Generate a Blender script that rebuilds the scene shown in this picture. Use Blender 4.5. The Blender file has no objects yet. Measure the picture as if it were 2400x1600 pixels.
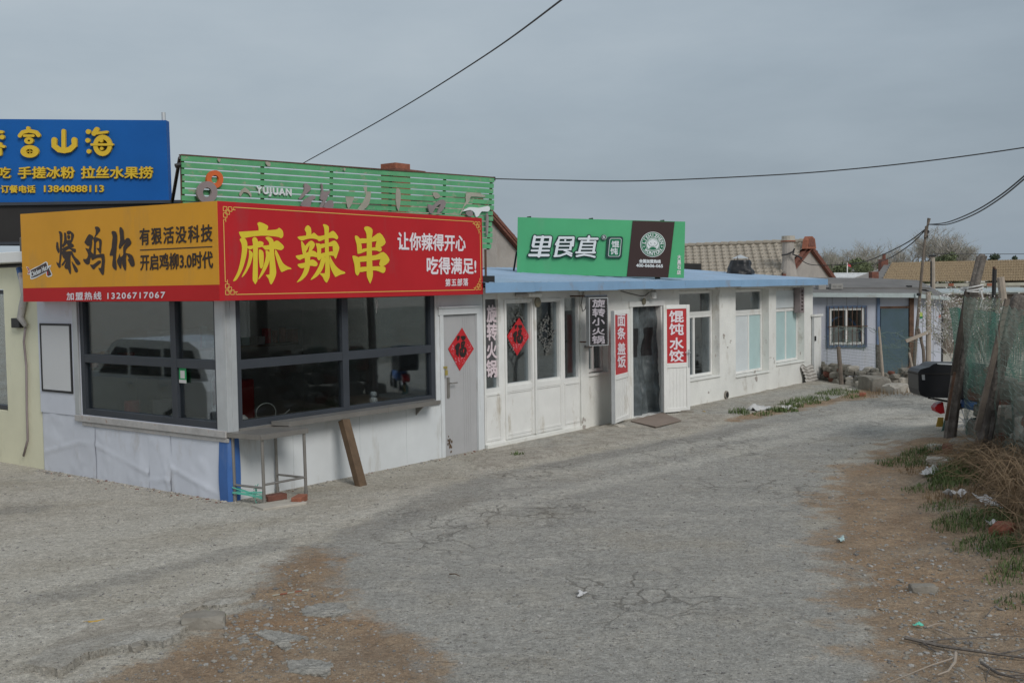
import bpy, bmesh, math, random
import numpy as np
from mathutils import Vector, Matrix, noise as mnoise
from mathutils.geometry import tessellate_polygon
SC = bpy.context.scene
COL = SC.collection
random.seed(7)
# ------------------------------------------------------------------ camera
FOC, EYE = 2524.0, 2.5
def cam_ray(px, py): return np.array([(px-1200)/FOC, -(py-800)/FOC, -1.0])
_a, _b = cam_ray(3120, 640), cam_ray(-2123, 715)
_n = np.cross(_a, _b); _n /= np.linalg.norm(_n)
if _n[1] < 0: _n = -_n
_y = np.array([0, 0, -1.0]); _y -= _n*_y.dot(_n); _y /= np.linalg.norm(_y)
ROT = np.array([np.cross(_y, _n), _y, _n])
O = np.array([0, 0, EYE])
def ray(px, py): return ROT @ cam_ray(px, py)
cam = bpy.data.cameras.new('camera'); cam.lens = 36*FOC/2400; cam.sensor_width = 36; cam.clip_end = 3000; cam.clip_start = .05
co = bpy.data.objects.new('camera', cam); COL.objects.link(co)
m = Matrix([list(r) for r in ROT]).to_4x4(); m.translation = Vector(O); co.matrix_world = m
SC.camera = co
# ------------------------------------------------------------------ light
SUN_EL, SUN_AZ = math.radians(38), math.radians(150)      # azimuth clockwise from +Y: behind the camera, to the right
W = bpy.data.worlds.new('World'); SC.world = W; W.use_nodes = True
nt = W.node_tree; N = nt.nodes; L = nt.links
bg = N['Background']; bg.inputs[1].default_value = .1
sky = N.new('ShaderNodeTexSky'); sky.sky_type = 'NISHITA'; sky.sun_disc = False
sky.sun_elevation = SUN_EL; sky.sun_rotation = SUN_AZ; sky.air_density = 1.5; sky.dust_density = 4
tc = N.new('ShaderNodeTexCoord')
mp = N.new('ShaderNodeMapping'); mp.inputs['Scale'].default_value = (1.3, 1.3, 4.2)
ns = N.new('ShaderNodeTexNoise'); ns.inputs['Scale'].default_value = 1.9; ns.inputs['Detail'].default_value = 7; ns.inputs['Roughness'].default_value = .55
L.new(tc.outputs['Generated'], mp.inputs[0]); L.new(mp.outputs[0], ns.inputs['Vector'])
dot = N.new('ShaderNodeVectorMath'); dot.operation = 'DOT_PRODUCT'; dot.inputs[1].default_value = (-.55, .1, 1.0)
L.new(tc.outputs['Generated'], dot.inputs[0])
ad = N.new('ShaderNodeMath'); ad.operation = 'MULTIPLY_ADD'; ad.inputs[1].default_value = .45; nr = N.new('ShaderNodeMapRange'); nr.inputs[1].default_value = .3; nr.inputs[2].default_value = .7; L.new(ns.outputs['Fac'], nr.inputs[0]); L.new(nr.outputs[0], ad.inputs[0]); L.new(dot.outputs['Value'], ad.inputs[2])
rp = N.new('ShaderNodeValToRGB'); e = rp.color_ramp.elements
SKYK = 1.0
e[0].position = .15; e[0].color = (2.36, 2.86, 3.36, 1)
e[1].position = 1.0; e[1].color = (4.05, 4.45, 4.88, 1)
x = e.new(.45); x.color = (2.9, 3.44, 3.96, 1)
x = e.new(.75); x.color = (3.45, 3.98, 4.45, 1)
L.new(ad.outputs[0], rp.inputs[0])
mx = N.new('ShaderNodeMix'); mx.data_type = 'RGBA'; mx.inputs[0].default_value = .93
L.new(sky.outputs[0], mx.inputs[6]); L.new(rp.outputs[0], mx.inputs[7]); L.new(mx.outputs[2], bg.inputs[0])
sl = bpy.data.lights.new('sun', 'SUN'); sl.energy = 1.5; sl.angle = math.radians(24); sl.color = (1, .97, .93)
so = bpy.data.objects.new('sun', sl); COL.objects.link(so)
sd = Vector((math.sin(SUN_AZ)*math.cos(SUN_EL), math.cos(SUN_AZ)*math.cos(SUN_EL), math.sin(SUN_EL)))
so.rotation_euler = sd.to_track_quat('Z', 'Y').to_euler()
SC.view_settings.view_transform = 'Standard'; SC.view_settings.look = 'None'; SC.view_settings.gamma = 1
SC.view_settings.exposure = 0.28
# ------------------------------------------------------------------ materials
def nm(mat): return mat.node_tree.nodes, mat.node_tree.links
def M(name, c, rough=.6, var=.12, vs=2.5, bump=0.0, bs=60, stain=None, samt=.3, ss=(3, 3, .7), metal=0, c2=None, spec=.4):
    m = bpy.data.materials.new(name); m.use_nodes = True; n, l = nm(m); b = n['Principled BSDF']
    b.inputs['Roughness'].default_value = rough; b.inputs['Metallic'].default_value = metal
    b.inputs['Specular IOR Level'].default_value = spec
    t = n.new('ShaderNodeTexCoord')
    z = n.new('ShaderNodeTexNoise'); z.inputs['Scale'].default_value = vs; z.inputs['Detail'].default_value = 7; z.inputs['Roughness'].default_value = .6
    l.new(t.outputs['Object'], z.inputs['Vector'])
    k = n.new('ShaderNodeMix'); k.data_type = 'RGBA'
    lo = c2 or [max(0, q*(1-var)) for q in c]; hi = [min(1, q*(1+var)) for q in c] if not c2 else c
    k.inputs[6].default_value = (*lo, 1); k.inputs[7].default_value = (*hi, 1)
    mr = n.new('ShaderNodeMapRange'); mr.inputs[1].default_value = .3; mr.inputs[2].default_value = .7
    l.new(z.outputs['Fac'], mr.inputs[0]); l.new(mr.outputs[0], k.inputs[0]); out = k.outputs[2]
    if stain:
        mp = n.new('ShaderNodeMapping'); mp.inputs['Scale'].default_value = ss; l.new(t.outputs['Object'], mp.inputs[0])
        q = n.new('ShaderNodeTexNoise'); q.inputs['Scale'].default_value = 1.6; q.inputs['Detail'].default_value = 9; q.inputs['Roughness'].default_value = .68
        l.new(mp.outputs[0], q.inputs['Vector'])
        r2 = n.new('ShaderNodeMapRange'); r2.inputs[1].default_value = .56; r2.inputs[2].default_value = .74; r2.inputs[4].default_value = samt*2
        l.new(q.outputs['Fac'], r2.inputs[0])
        k2 = n.new('ShaderNodeMix'); k2.data_type = 'RGBA'; k2.inputs[7].default_value = (*stain, 1)
        l.new(r2.outputs[0], k2.inputs[0]); l.new(out, k2.inputs[6]); out = k2.outputs[2]
    l.new(out, b.inputs['Base Color'])
    if bump:
        g = n.new('ShaderNodeTexNoise'); g.inputs['Scale'].default_value = bs; g.inputs['Detail'].default_value = 5
        l.new(t.outputs['Object'], g.inputs['Vector'])
        bp = n.new('ShaderNodeBump'); bp.inputs['Strength'].default_value = bump; bp.inputs['Distance'].default_value = .02
        l.new(g.outputs['Fac'], bp.inputs['Height']); l.new(bp.outputs[0], b.inputs['Normal'])
    return m
def glass(name, tint, rough=.02, gain=1.0):
    m = bpy.data.materials.new(name); m.use_nodes = True; n, l = nm(m); n.remove(n['Principled BSDF'])
    t = n.new('ShaderNodeBsdfTransparent'); t.inputs[0].default_value = (*tint, 1)
    g = n.new('ShaderNodeBsdfGlossy'); g.inputs['Roughness'].default_value = rough; g.inputs[0].default_value = (.9, .95, 1, 1)
    f = n.new('ShaderNodeFresnel'); f.inputs[0].default_value = 1.4
    k = n.new('ShaderNodeMath'); k.operation = 'MULTIPLY'; k.inputs[1].default_value = gain; l.new(f.outputs[0], k.inputs[0])
    x = n.new('ShaderNodeMixShader'); l.new(k.outputs[0], x.inputs[0]); l.new(t.outputs[0], x.inputs[1]); l.new(g.outputs[0], x.inputs[2])
    l.new(x.outputs[0], n['Material Output'].inputs[0]); return m
def leafmat(name, a, b, rough=.7, trans=.25):
    m = bpy.data.materials.new(name); m.use_nodes = True; n, l = nm(m); p = n['Principled BSDF']; p.inputs['Roughness'].default_value = rough; p.inputs['Specular IOR Level'].default_value = .2
    t = n.new('ShaderNodeTexCoord'); z = n.new('ShaderNodeTexNoise'); z.inputs['Scale'].default_value = 2.2; z.inputs['Detail'].default_value = 8; z.inputs['Roughness'].default_value = .75
    l.new(t.outputs['Object'], z.inputs['Vector'])
    mr = n.new('ShaderNodeMapRange'); mr.inputs[1].default_value = .35; mr.inputs[2].default_value = .65; l.new(z.outputs['Fac'], mr.inputs[0])
    k = n.new('ShaderNodeMix'); k.data_type = 'RGBA'; k.inputs[6].default_value = (*a, 1); k.inputs[7].default_value = (*b, 1); l.new(mr.outputs[0], k.inputs[0]); l.new(k.outputs[2], p.inputs['Base Color'])
    return m
D = (.20, .17, .13)
mt = dict(
 panel=M('bluish_steel_panel', (.60, .63, .70), .42, .08, 1.2, stain=(.34, .31, .27), samt=.3, ss=(1.6, 1.6, .8), bump=.08, bs=5),
 panelw=M('white_steel_panel', (.61, .635, .645), .45, .08, 1.2, stain=(.36, .33, .28), samt=.34, ss=(2.2, 2.2, .5), bump=.06, bs=4),
 pvc=M('white_plastic_frame', (.73, .73, .705), .4, .06, 3, stain=(.42, .37, .29), samt=.45, ss=(2.5, 2.5, .9)),
 plaster=M('white_painted_plaster', (.71, .71, .675), .8, .09, 1.4, bump=.25, bs=22, stain=(.36, .32, .26), samt=.45, ss=(1.6, 1.6, .9)),
 plasterg=M('grey_render', (.36, .33, .30), .9, .18, 1.5, bump=.3, bs=18, stain=(.25, .2, .17), samt=.3, ss=(1, 1, .6)),
 yellowwall=M('cream_yellow_render', (.73, .715, .54), .85, .06, 1.2, bump=.15, bs=40, stain=(.42, .40, .32), samt=.2, ss=(1.5, 1.5, .5)),
 white=M('white_paint', (.76, .76, .74), .6, .05), 
 doorgrey=M('grey_steel_door', (.40, .40, .405), .45, .06, 2, stain=(.34, .30, .25), samt=.25, ss=(6, 6, .35)),
 alu=M('aluminium', (.50, .52, .53), .38, .08, 4, metal=.35, stain=(.33, .3, .27), samt=.2, ss=(6, 6, .5)),
 sill=M('weathered_sill', (.40, .39, .38), .6, .18, 8, stain=(.22, .10, .05), samt=.4, ss=(5, 5, 5)),
 steel=M('stainless_steel', (.27, .255, .235), .42, .1, 5, metal=.55),
 slate=M('slate_frame', (.042, .048, .058), .4, .1), 
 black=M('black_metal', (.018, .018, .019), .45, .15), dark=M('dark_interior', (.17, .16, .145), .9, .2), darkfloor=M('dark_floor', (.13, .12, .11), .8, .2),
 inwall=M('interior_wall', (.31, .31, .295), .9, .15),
 bluepad=M('blue_guard', (.045, .13, .36), .4, .1, 3, stain=(.2, .25, .35), samt=.2),
 red=M('red_vinyl', (.44, .018, .024), .5, .08, .9, spec=.2, stain=(.34, .045, .05), samt=.4, ss=(1.2, 1.2, .35), bump=.25, bs=2.2), redstrip=M('red_strip', (.46, .018, .02), .5, .06, 1, spec=.15), yellow=M('orange_yellow_vinyl', (.66, .315, .026), .5, .07, .9, spec=.2, stain=(.50, .27, .06), samt=.4, ss=(1.2, 1.2, .35), bump=.25, bs=2.2),
 ylet=M('yellow_lettering', (.66, .52, .035), .45, .04), gold=M('pale_gold_line', (.70, .45, .11), .5, .05), wlet=M('white_lettering', (.74, .68, .72), .5, .03), blet=M('dark_brown_lettering', (.035, .020, .014), .55, .1),
 blue=M('blue_sign_face', (.008, .10, .36), .5, .12, .6, spec=.2, stain=(.02, .12, .30), samt=.3, ss=(1.5, 1.5, .25)), gletter=M('mustard_letter', (.64, .43, .03), .5, .06),
 signblk=M('sign_black', (.022, .020, .019), .6, .15), 
 green=M('green_sign_face', (.085, .41, .19), .45, .12, .6, spec=.25, stain=(.13, .36, .20), samt=.35, ss=(1.5, 1.5, .25)), brown=M('brown_sign_face', (.045, .024, .022), .4, .05), dgreen=M('dark_green_backing', (.016, .052, .045), .4, .05), bgreen=M('badge_green', (.012, .16, .075), .4, .05), wface=M('white_letter_face', (.72, .75, .76), .35, .03),
 slat=M('peeling_green_paint', (.105, .36, .17), .6, .12, 4, stain=(.38, .33, .26), samt=.5, ss=(4, 4, 9)), rust=M('rusty_iron', (.10, .055, .035), .8, .4, 9), greymetal=M('dull_grey_tin', (.26, .22, .22), .6, .12), orange=M('orange_tin', (.60, .13, .035), .5, .1), peel=M('peeled_primer', (.36, .35, .29), .7, .15), 
 roofblue=M('faded_blue_sheet', (.27, .38, .51), .45, .12, 1.2, stain=(.34, .26, .19), samt=.3, ss=(1.2, 1.2, 6)), fascia=M('blue_fascia', (.21, .355, .53), .42, .1, 1.2, stain=(.26, .17, .11), samt=.28, ss=(1.5, 1.5, 2)),
 curtain=M('dark_plastic_curtain', (.085, .10, .105), .36, .3, 4, bump=1.0, bs=7, stain=(.21, .23, .23), samt=.4, ss=(3, 3, 1)), curtwin=glass('curtain_window', (.25, .26, .25), .15),
 banner=M('red_banner', (.46, .03, .035), .5, .04), strip=M('dark_film', (.075, .072, .075), .5, .1), pinkw=M('pinkish_white', (.66, .56, .59), .55, .05),
 teal=M('pale_teal_film', (.40, .54, .54), .35, .07, 2, stain=(.5, .58, .58), samt=.25), wpane=M('white_film', (.60, .64, .65), .4, .05),
 shedw=M('lilac_white_panel', (.43, .45, .51), .45, .06, 1.5, stain=(.40, .38, .38), samt=.25, ss=(2, 2, .6)), shedroof=M('grey_felt', (.15, .145, .14), .9, .15, 2), shedfas=M('grey_green_fascia', (.36, .41, .41), .5, .1, 3, stain=(.24, .13, .07), samt=.35, ss=(2, 2, 2)),
 shedblue=M('blue_window_trim', (.10, .15, .24), .5, .15), sheddoor=M('blue_green_door', (.060, .10, .135), .5, .15, 2, c2=(.045, .08, .09)), wood=M('old_grey_wood', (.19, .155, .125), .9, .25, 6, bump=.4, bs=25, c2=(.11, .09, .075)), bark=M('bark_post', (.20, .178, .158), .95, .3, 8, bump=.9, bs=30, c2=(.065, .055, .048)), darkplank=M('dark_plank_wood', (.052, .042, .034), .85, .3, 6, bump=.3, bs=30), plank=M('brown_plank', (.115, .075, .045), .8, .25, 5, bump=.2, bs=30), palewood=M('pale_timber', (.33, .28, .23), .85, .15, 5),
 tile=M('grey_brown_tile', (.37, .33, .27), .85, .2, 14, c2=(.27, .235, .19), bump=.15, bs=20), tileb=M('brown_tile', (.36, .275, .17), .85, .2, 16, c2=(.20, .15, .095)), tilew=M('white_sheet_tile', (.58, .59, .59), .6, .08, 5), 
 brick=M('red_brick', (.27, .10, .06), .85, .25, 12, bump=.3, bs=40), brickd=M('dark_brick', (.17, .07, .05), .85, .3, 12, bump=.3, bs=40),
 stone=M('grey_stone', (.28, .26, .225), .9, .25, 6, bump=.6, bs=25, c2=(.17, .155, .13)), stonew=M('pale_stone', (.40, .37, .32), .9, .15, 6, bump=.4, bs=25),
 concrete=M('broken_concrete', (.37, .355, .315), .9, .2, 2.5, bump=.6, bs=24, stain=(.21, .18, .145), samt=.42, ss=(2, 2, 2)), conc2=M('grey_concrete', (.30, .292, .275), .9, .22, 4, bump=.3, bs=30),
 cable=M('black_cable', (.03, .03, .032), .6, .05), wire=M('galvanised_wire', (.30, .31, .29), .5, .1, metal=.3), net=M('green_netting', (.045, .15, .115), .7, .2), greenwire=M('mint_twine', (.12, .50, .38), .5, .1),
 plastic=M('white_plastic_bag', (.52, .515, .50), .45, .08, bump=.3, bs=20), paper=M('litter_paper', (.56, .55, .54), .8, .06), blackplastic=M('black_box_plastic', (.018, .019, .022), .4, .15), redlens=M('red_lens', (.42, .02, .025), .25, .05), rubber=M('rubber', (.025, .025, .025), .8, .2), yellowp=M('yellow_reflector', (.42, .27, .05), .5, .1), flap=M('teal_mudflap', (.05, .20, .18), .6, .15, c2=(.10, .14, .12)),
 brass=M('brass', (.45, .36, .10), .4, .1, metal=.5), qgreen=M('green_card', (.02, .30, .10), .5, .05), redpaper=M('red_paper', (.47, .016, .022), .6, .08, 6), ink=M('black_ink', (.022, .014, .012), .6, .1), residue=M('glue_residue', (.13, .13, .122), .8, .3, 12), pinkp=M('pink_pattern', (.60, .25, .30), .6, .1),
 tarp=M('blue_tarp_sheet', (.12, .25, .50), .5, .08), flagred=M('flag_red', (.5, .06, .07), .7, .05), oil=M('brass_disc', (.17, .15, .10), .5, .2),
 twig=M('hazed_bare_twig', (.30, .28, .25), .9, .2, 3), blossom=leafmat('white_blossom', (.52, .49, .47), (.70, .68, .66)), leafg=leafmat('spring_leaf', (.16, .18, .10), (.23, .25, .15)), leafd=leafmat('evergreen_leaf', (.04, .058, .04), (.08, .105, .065)), leafm=leafmat('mid_green_leaf', (.085, .105, .055), (.15, .175, .09)), grass=leafmat('grass_blade', (.055, .095, .03), (.15, .19, .075)), straw=leafmat('dry_stalk', (.17, .115, .065), (.30, .22, .13)), dry=leafmat('dry_brush', (.13, .09, .058), (.29, .21, .13)),  # twig colour is lightened to paint distance haze into the skyline trees
 glass=glass('dark_window_glass', (.80, .82, .82), .02, .62), glassd=glass('dull_glass', (.8, .82, .82), .05, .5), siglet=M('dull_lilac_letters', (.42, .385, .42), .5, .1), fencewire=M('greenish_fence_wire', (.14, .19, .16), .6, .2), carwhite=M('white_car_paint', (.66, .66, .65), .25, .03, 1, spec=.5), lampw=M('frosted_lamp_jar', (.62, .62, .60), .3, .04), sticker=M('lime_sticker', (.38, .48, .10), .5, .1), osticker=M('orange_sticker', (.52, .12, .07), .5, .1),
 board=M('plain_white_board', (.58, .59, .60), .3, .03, 1), pebbleg=M('pebble', (.27, .262, .245), .9, .5, 3, c2=(.11, .105, .10)), mat=M('door_mat', (.22, .175, .145), .95, .1), corr=M('grey_corrugated_scrap', (.42, .40, .37), .6, .15),
)
# ------------------------------------------------------------------ mesh helpers
class MB:
    def __init__(s): s.v = []; s.f = []; s.m = []
    def face(s, pts, mi=0):
        i = len(s.v); s.v += [tuple(p) for p in pts]; s.f.append(tuple(range(i, i+len(pts)))); s.m.append(mi); return s
    def box8(s, c, mi=0):
        i = len(s.v); s.v += [tuple(p) for p in c]
        for q in ((0,1,3,2),(4,6,7,5),(0,4,5,1),(2,3,7,6),(0,2,6,4),(1,5,7,3)): s.f.append(tuple(i+k for k in q)); s.m.append(mi)
        return s
    def box(s, F, u0, u1, v0, v1, z0, z1, mi=0):
        s.box8([F.p(u, v, z) for u in (u0, u1) for v in (v0, v1) for z in (z0, z1)], mi); return s
    def tube(s, pts, r, n=6, cap=True, mi=0):
        pts = [np.array(p, float) for p in pts]
        if not hasattr(r, '__len__'): r = [r]*len(pts)
        i0 = len(s.v); prev = None
        for k, p in enumerate(pts):
            d = pts[min(k+1, len(pts)-1)]-pts[max(k-1, 0)]; d = d/(np.linalg.norm(d)+1e-9)
            a = np.cross(d, [0, 0, 1.0] if abs(d[2]) < .9 else [1.0, 0, 0]) if prev is None else prev-d*prev.dot(d)
            a /= np.linalg.norm(a)+1e-9; prev = a; b = np.cross(d, a)
            for j in range(n):
                t = 2*math.pi*j/n; s.v.append(tuple(p+r[k]*(a*math.cos(t)+b*math.sin(t))))
        for k in range(len(pts)-1):
            for j in range(n):
                q = i0+k*n; s.f.append((q+j, q+(j+1) % n, q+n+(j+1) % n, q+n+j)); s.m.append(mi)
        if cap:
            s.f.append(tuple(i0+j for j in range(n))); s.m.append(mi); e = i0+(len(pts)-1)*n; s.f.append(tuple(e+j for j in range(n))); s.m.append(mi)
        return s
    def grid(s, fn, nu, nv, mi=0):
        i = len(s.v)
        for a in range(nu+1):
            for b in range(nv+1): s.v.append(tuple(fn(a/nu, b/nv)))
        for a in range(nu):
            for b in range(nv):
                q = i+a*(nv+1)+b; s.f.append((q, q+1, q+nv+2, q+nv+1)); s.m.append(mi)
        return s
    def tris(s, pts, tr, mi=0):
        i = len(s.v); s.v += [tuple(p) for p in pts]
        for t in tr: s.f.append(tuple(i+k for k in t)); s.m.append(mi)
        return s
    def poly(s, pts2, fn, v=.004, thick=0, mi=0):
        """filled outline; fn(x, y, off) gives the 3D point"""
        tr = tessellate_polygon([[Vector((p[0], p[1], 0)) for p in pts2]])
        s.tris([fn(p[0], p[1], v+thick) for p in pts2], tr, mi)
        if thick:
            n = len(pts2)
            for k in range(n):
                a, b = pts2[k], pts2[(k+1) % n]; s.face([fn(*a, v), fn(*b, v), fn(*b, v+thick), fn(*a, v+thick)], mi)
        return s
    def build(s, name, mats, parent=None, org=None, smooth=False, bev=0, solid=0):
        me = bpy.data.meshes.new(name)
        mats = mats if isinstance(mats, (list, tuple)) else [mats]
        o_ = np.zeros(3)
        if parent is not None:
            q = parent
            while q is not None: o_ = o_+np.array(q.location); q = q.parent
        elif org is not None: o_ = np.array(org, float)
        me.from_pydata([tuple(np.array(v)-o_) for v in s.v], [], s.f); 
        for mm in mats: me.materials.append(mt[mm] if isinstance(mm, str) else mm)
        me.polygons.foreach_set('material_index', s.m)
        b = bmesh.new(); b.from_mesh(me)
        if smooth: bmesh.ops.remove_doubles(b, verts=b.verts, dist=1e-5)
        bmesh.ops.recalc_face_normals(b, faces=b.faces); b.to_mesh(me); b.free()
        if smooth: me.polygons.foreach_set('use_smooth', [True]*len(me.polygons))
        ob = bpy.data.objects.new(name, me); COL.objects.link(ob)
        if parent is not None: ob.parent = parent
        elif org is not None: ob.location = Vector(o_)
        if solid: md = ob.modifiers.new('solid', 'SOLIDIFY'); md.thickness = solid
        if bev: md = ob.modifiers.new('bevel', 'BEVEL'); md.width = bev; md.segments = 2; md.limit_method = 'ANGLE'
        return ob
def tag(o, label, cat, group=None):
    o['label'] = label; o['category'] = cat
    if group: o['group'] = group
    return o
def kind(o, k): o['kind'] = k; return o
def root(name, loc, label, cat, group=None):
    o = bpy.data.objects.new(name, None); COL.objects.link(o); o.location = Vector([float(q) for q in loc]); o.empty_display_size = .2
    return tag(o, label, cat, group)
class Fr:
    def __init__(s, o, u, n): s.o = np.array(o, float); s.u = np.array(u, float); s.n = np.array(n, float)
    def p(s, u, v, z): return s.o+s.u*u+s.n*v+np.array([0, 0, z])
    def at(s, px, py, v=0):
        d = ray(px, py); pl = s.o+s.n*v; t = np.dot(pl-O, s.n)/np.dot(d, s.n); q = O+d*t-s.o
        return q.dot(s.u), q[2]
    def w(s, px, py, v=0): u, z = s.at(px, py, v); return s.p(u, v, z)
    def px(s, v): return lambda x, y, off: s.w(x, y, v)+s.n*off       # pixel-traced outline laid on the plane v
    def rect(s, x0, y0, x1, y1, v=0):
        u0, z1 = s.at(x0, y0, v); u1, z0 = s.at(x1, y1, v); return min(u0, u1), max(u0, u1), z0, z1
def G(px, py, z=0.0):
    d = ray(px, py); return O+d*((z-EYE)/d[2])
_u = ray(3120, 640); _u[2] = 0; U = _u/np.linalg.norm(_u); V = np.array([U[1], -U[0], 0])
C0 = G(540, 1175)
FA = Fr(C0, U, V)              # long street front
FL = Fr(C0, -V, -U)            # left side of the kiosk
def FY(y): return Fr((0, y, 0), (1, 0, 0), (0, -1, 0))
WZ = Fr((0, 0, 0), (1, 0, 0), (0, 1, 0))
def smooth_poly(p, k=3):
    n = len(p); out = []
    for i in range(n):
        a, b, c, d = (np.array(p[(i+j) % n], float) for j in (-1, 0, 1, 2))
        for t in range(k):
            t /= k; out.append(tuple(.5*((2*b)+(c-a)*t+(2*a-5*b+4*c-d)*t*t+(3*b-a-3*c+d)*t**3)))
    return out
def strokepoly(pts, w, n=6):
    """outline of a round-capped stroke of width w along pts (2D)"""
    pts = [np.array(p, float) for p in pts]; w = w/2
    if len(pts) == 1: return [tuple(pts[0]+w*np.array([math.cos(t), math.sin(t)])) for t in np.linspace(0, 2*math.pi, 2*n+2)[:-1]]
    L_, R_ = [], []
    for k, p in enumerate(pts):
        d = pts[min(k+1, len(pts)-1)]-pts[max(k-1, 0)]; d /= np.linalg.norm(d); nn = np.array([-d[1], d[0]])
        L_.append(tuple(p+nn*w)); R_.append(tuple(p-nn*w))
    d = pts[-1]-pts[-2]; a = math.atan2(d[1], d[0]); e1 = [tuple(pts[-1]+w*np.array([math.cos(a+t), math.sin(a+t)])) for t in np.linspace(math.pi/2, -math.pi/2, n)[1:-1]]
    d = pts[0]-pts[1]; a = math.atan2(d[1], d[0]); e0 = [tuple(pts[0]+w*np.array([math.cos(a+t), math.sin(a+t)])) for t in np.linspace(math.pi/2, -math.pi/2, n)[1:-1]]
    return L_+e1+R_[::-1]+e0
_tc = {}
def text2d(s, sp=1.0, solid=False):
    key = (s, sp, solid)
    if key not in _tc:
        c = bpy.data.curves.new('t', 'FONT'); c.body = s; c.size = 1; c.space_character = sp; c.resolution_u = 3
        if solid: c.extrude = .5
        o = bpy.data.objects.new('t', c); COL.objects.link(o); bpy.context.view_layer.update()
        me = bpy.data.meshes.new_from_object(o.evaluated_get(bpy.context.evaluated_depsgraph_get()))
        v = np.array([list(q.co) for q in me.vertices]); f = [tuple(p.vertices) for p in me.polygons]
        lo, hi = v.min(0), v.max(0); asp = (hi[0]-lo[0])/(hi[1]-lo[1])
        v[:, 0] = (v[:, 0]-lo[0])/(hi[0]-lo[0]); v[:, 1] = (v[:, 1]-lo[1])/(hi[1]-lo[1]); v[:, 2] = v[:, 2]+.5 if solid else 0
        bpy.data.objects.remove(o); bpy.data.curves.remove(c); bpy.data.meshes.remove(me); _tc[key] = (v, f, asp)
    return _tc[key]
def text(mb, s, quad, F, v, bold=.03, thick=0, sp=1.0, off=.003, mi=0):
    """quad: photo corners TL TR BR BL of the words' own bounding box, laid on plane v of F"""
    V_, f, _ = text2d(s, sp, thick > 0)
    tl, tr, br, bl = (F.w(*q, v) for q in quad)
    a, b = V_[:, :1], V_[:, 1:2]
    up = (tl-bl); h = np.linalg.norm(up); up = up/h; rt = (br-bl)/np.linalg.norm(br-bl)
    base = (bl*(1-a)+br*a)*(1-b)+(tl*(1-a)+tr*a)*b + F.n*off + V_[:, 2:3]*thick*F.n
    w = bold*h
    sh = [(0, 0)] if bold == 0 else [(0, 0), (1, 0), (-1, 0), (0, 1), (0, -1), (.7, .7), (-.7, .7), (.7, -.7), (-.7, -.7)]
    for k, (x, y) in enumerate(sh): mb.tris(base+rt*x*w+up*y*w+F.n*.0004*k, f, mi)
    return mb
def wall_open(mb, F, u0, u1, v0, v1, z0, z1, holes, mi=0):
    us = sorted({u0, u1, *[h[0] for h in holes], *[h[1] for h in holes]}); zs = sorted({z0, z1, *[h[2] for h in holes], *[h[3] for h in holes]})
    us = [q for q in us if u0 <= q <= u1]; zs = [q for q in zs if z0 <= q <= z1]
    for a, b in zip(us, us[1:]):
        run = None
        for c, d in zip(zs, zs[1:]):
            um, zm = (a+b)/2, (c+d)/2
            hole = any(h[0] < um < h[1] and h[2] < zm < h[3] for h in holes)
            if not hole: run = [c, d] if run is None else [run[0], d]
            if (hole or d == zs[-1]) and run: mb.box(F, a, b, v0, v1, *run, mi); run = None
def frame_bars(mb, F, u0, u1, z0, z1, v0, v1, w, us=(), zs=(), mw=None, mi=0):
    mw = mw or w
    mb.box(F, u0, u0+w, v0, v1, z0, z1, mi); mb.box(F, u1-w, u1, v0, v1, z0, z1, mi)
    mb.box(F, u0+w, u1-w, v0, v1-.002, z0, z0+w, mi); mb.box(F, u0+w, u1-w, v0, v1-.002, z1-w, z1, mi)
    for u in us: mb.box(F, u-mw/2, u+mw/2, v0, v1-.001, z0+w, z1-w, mi)
    for z in zs:
        cuts = [u0+w]+[q for u in us for q in (u-mw/2, u+mw/2)]+[u1-w]
        for a, b in zip(cuts[::2], cuts[1::2]): mb.box(F, a, b, v0, v1-.003, z-mw/2, z+mw/2, mi)
def window(parent, F, u0, u1, z0, z1, v, d=.06, w=.06, us=(), zs=(), fm='pvc', gm='glass', mw=None, name='window', label=None):
    mb = MB(); frame_bars(mb, F, u0, u1, z0, z1, v-d, v, w, us, zs, mw); fr = mb.build(name, fm, parent, bev=.004)
    if label: fr['label'] = label
    g = MB().box(F, u0+w*.6, u1-w*.6, v-d*.62, v-d*.5, z0+w*.6, z1-w*.6); g.build('pane', gm, fr); return fr
def fbm(x, y, s=1.0, o=4, seed=0): return mnoise.fractal(Vector((x*s, y*s, seed)), 1.0, 2.0, o)
def rock(mb, c, r, seed, sx=1, sy=1, sz=.7, sub=2, mi=0, rough=.35):
    b = bmesh.new(); bmesh.ops.create_icosphere(b, subdivisions=sub, radius=1); off = Vector((seed*7.13, seed*3.7, seed*1.9)); i = len(mb.v); a = seed*2.4
    for q in b.verts:
        p = q.co.copy(); k = 1+rough*mnoise.noise(p*1.1+off)+rough*.6*mnoise.noise(p*2.6+off); p = p*k
        for ax in range(3): p[ax] = max(-.72, min(.72, p[ax]))/.72*.85
        X, Y, Z = p.x*sx, p.y*sy, p.z*sz
        mb.v.append((c[0]+r*(X*math.cos(a)-Y*math.sin(a)), c[1]+r*(X*math.sin(a)+Y*math.cos(a)), c[2]+r*Z))
    for fc in b.faces: mb.f.append(tuple(i+q.index for q in fc.verts)); mb.m.append(mi)
    b.free(); return mb
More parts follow.
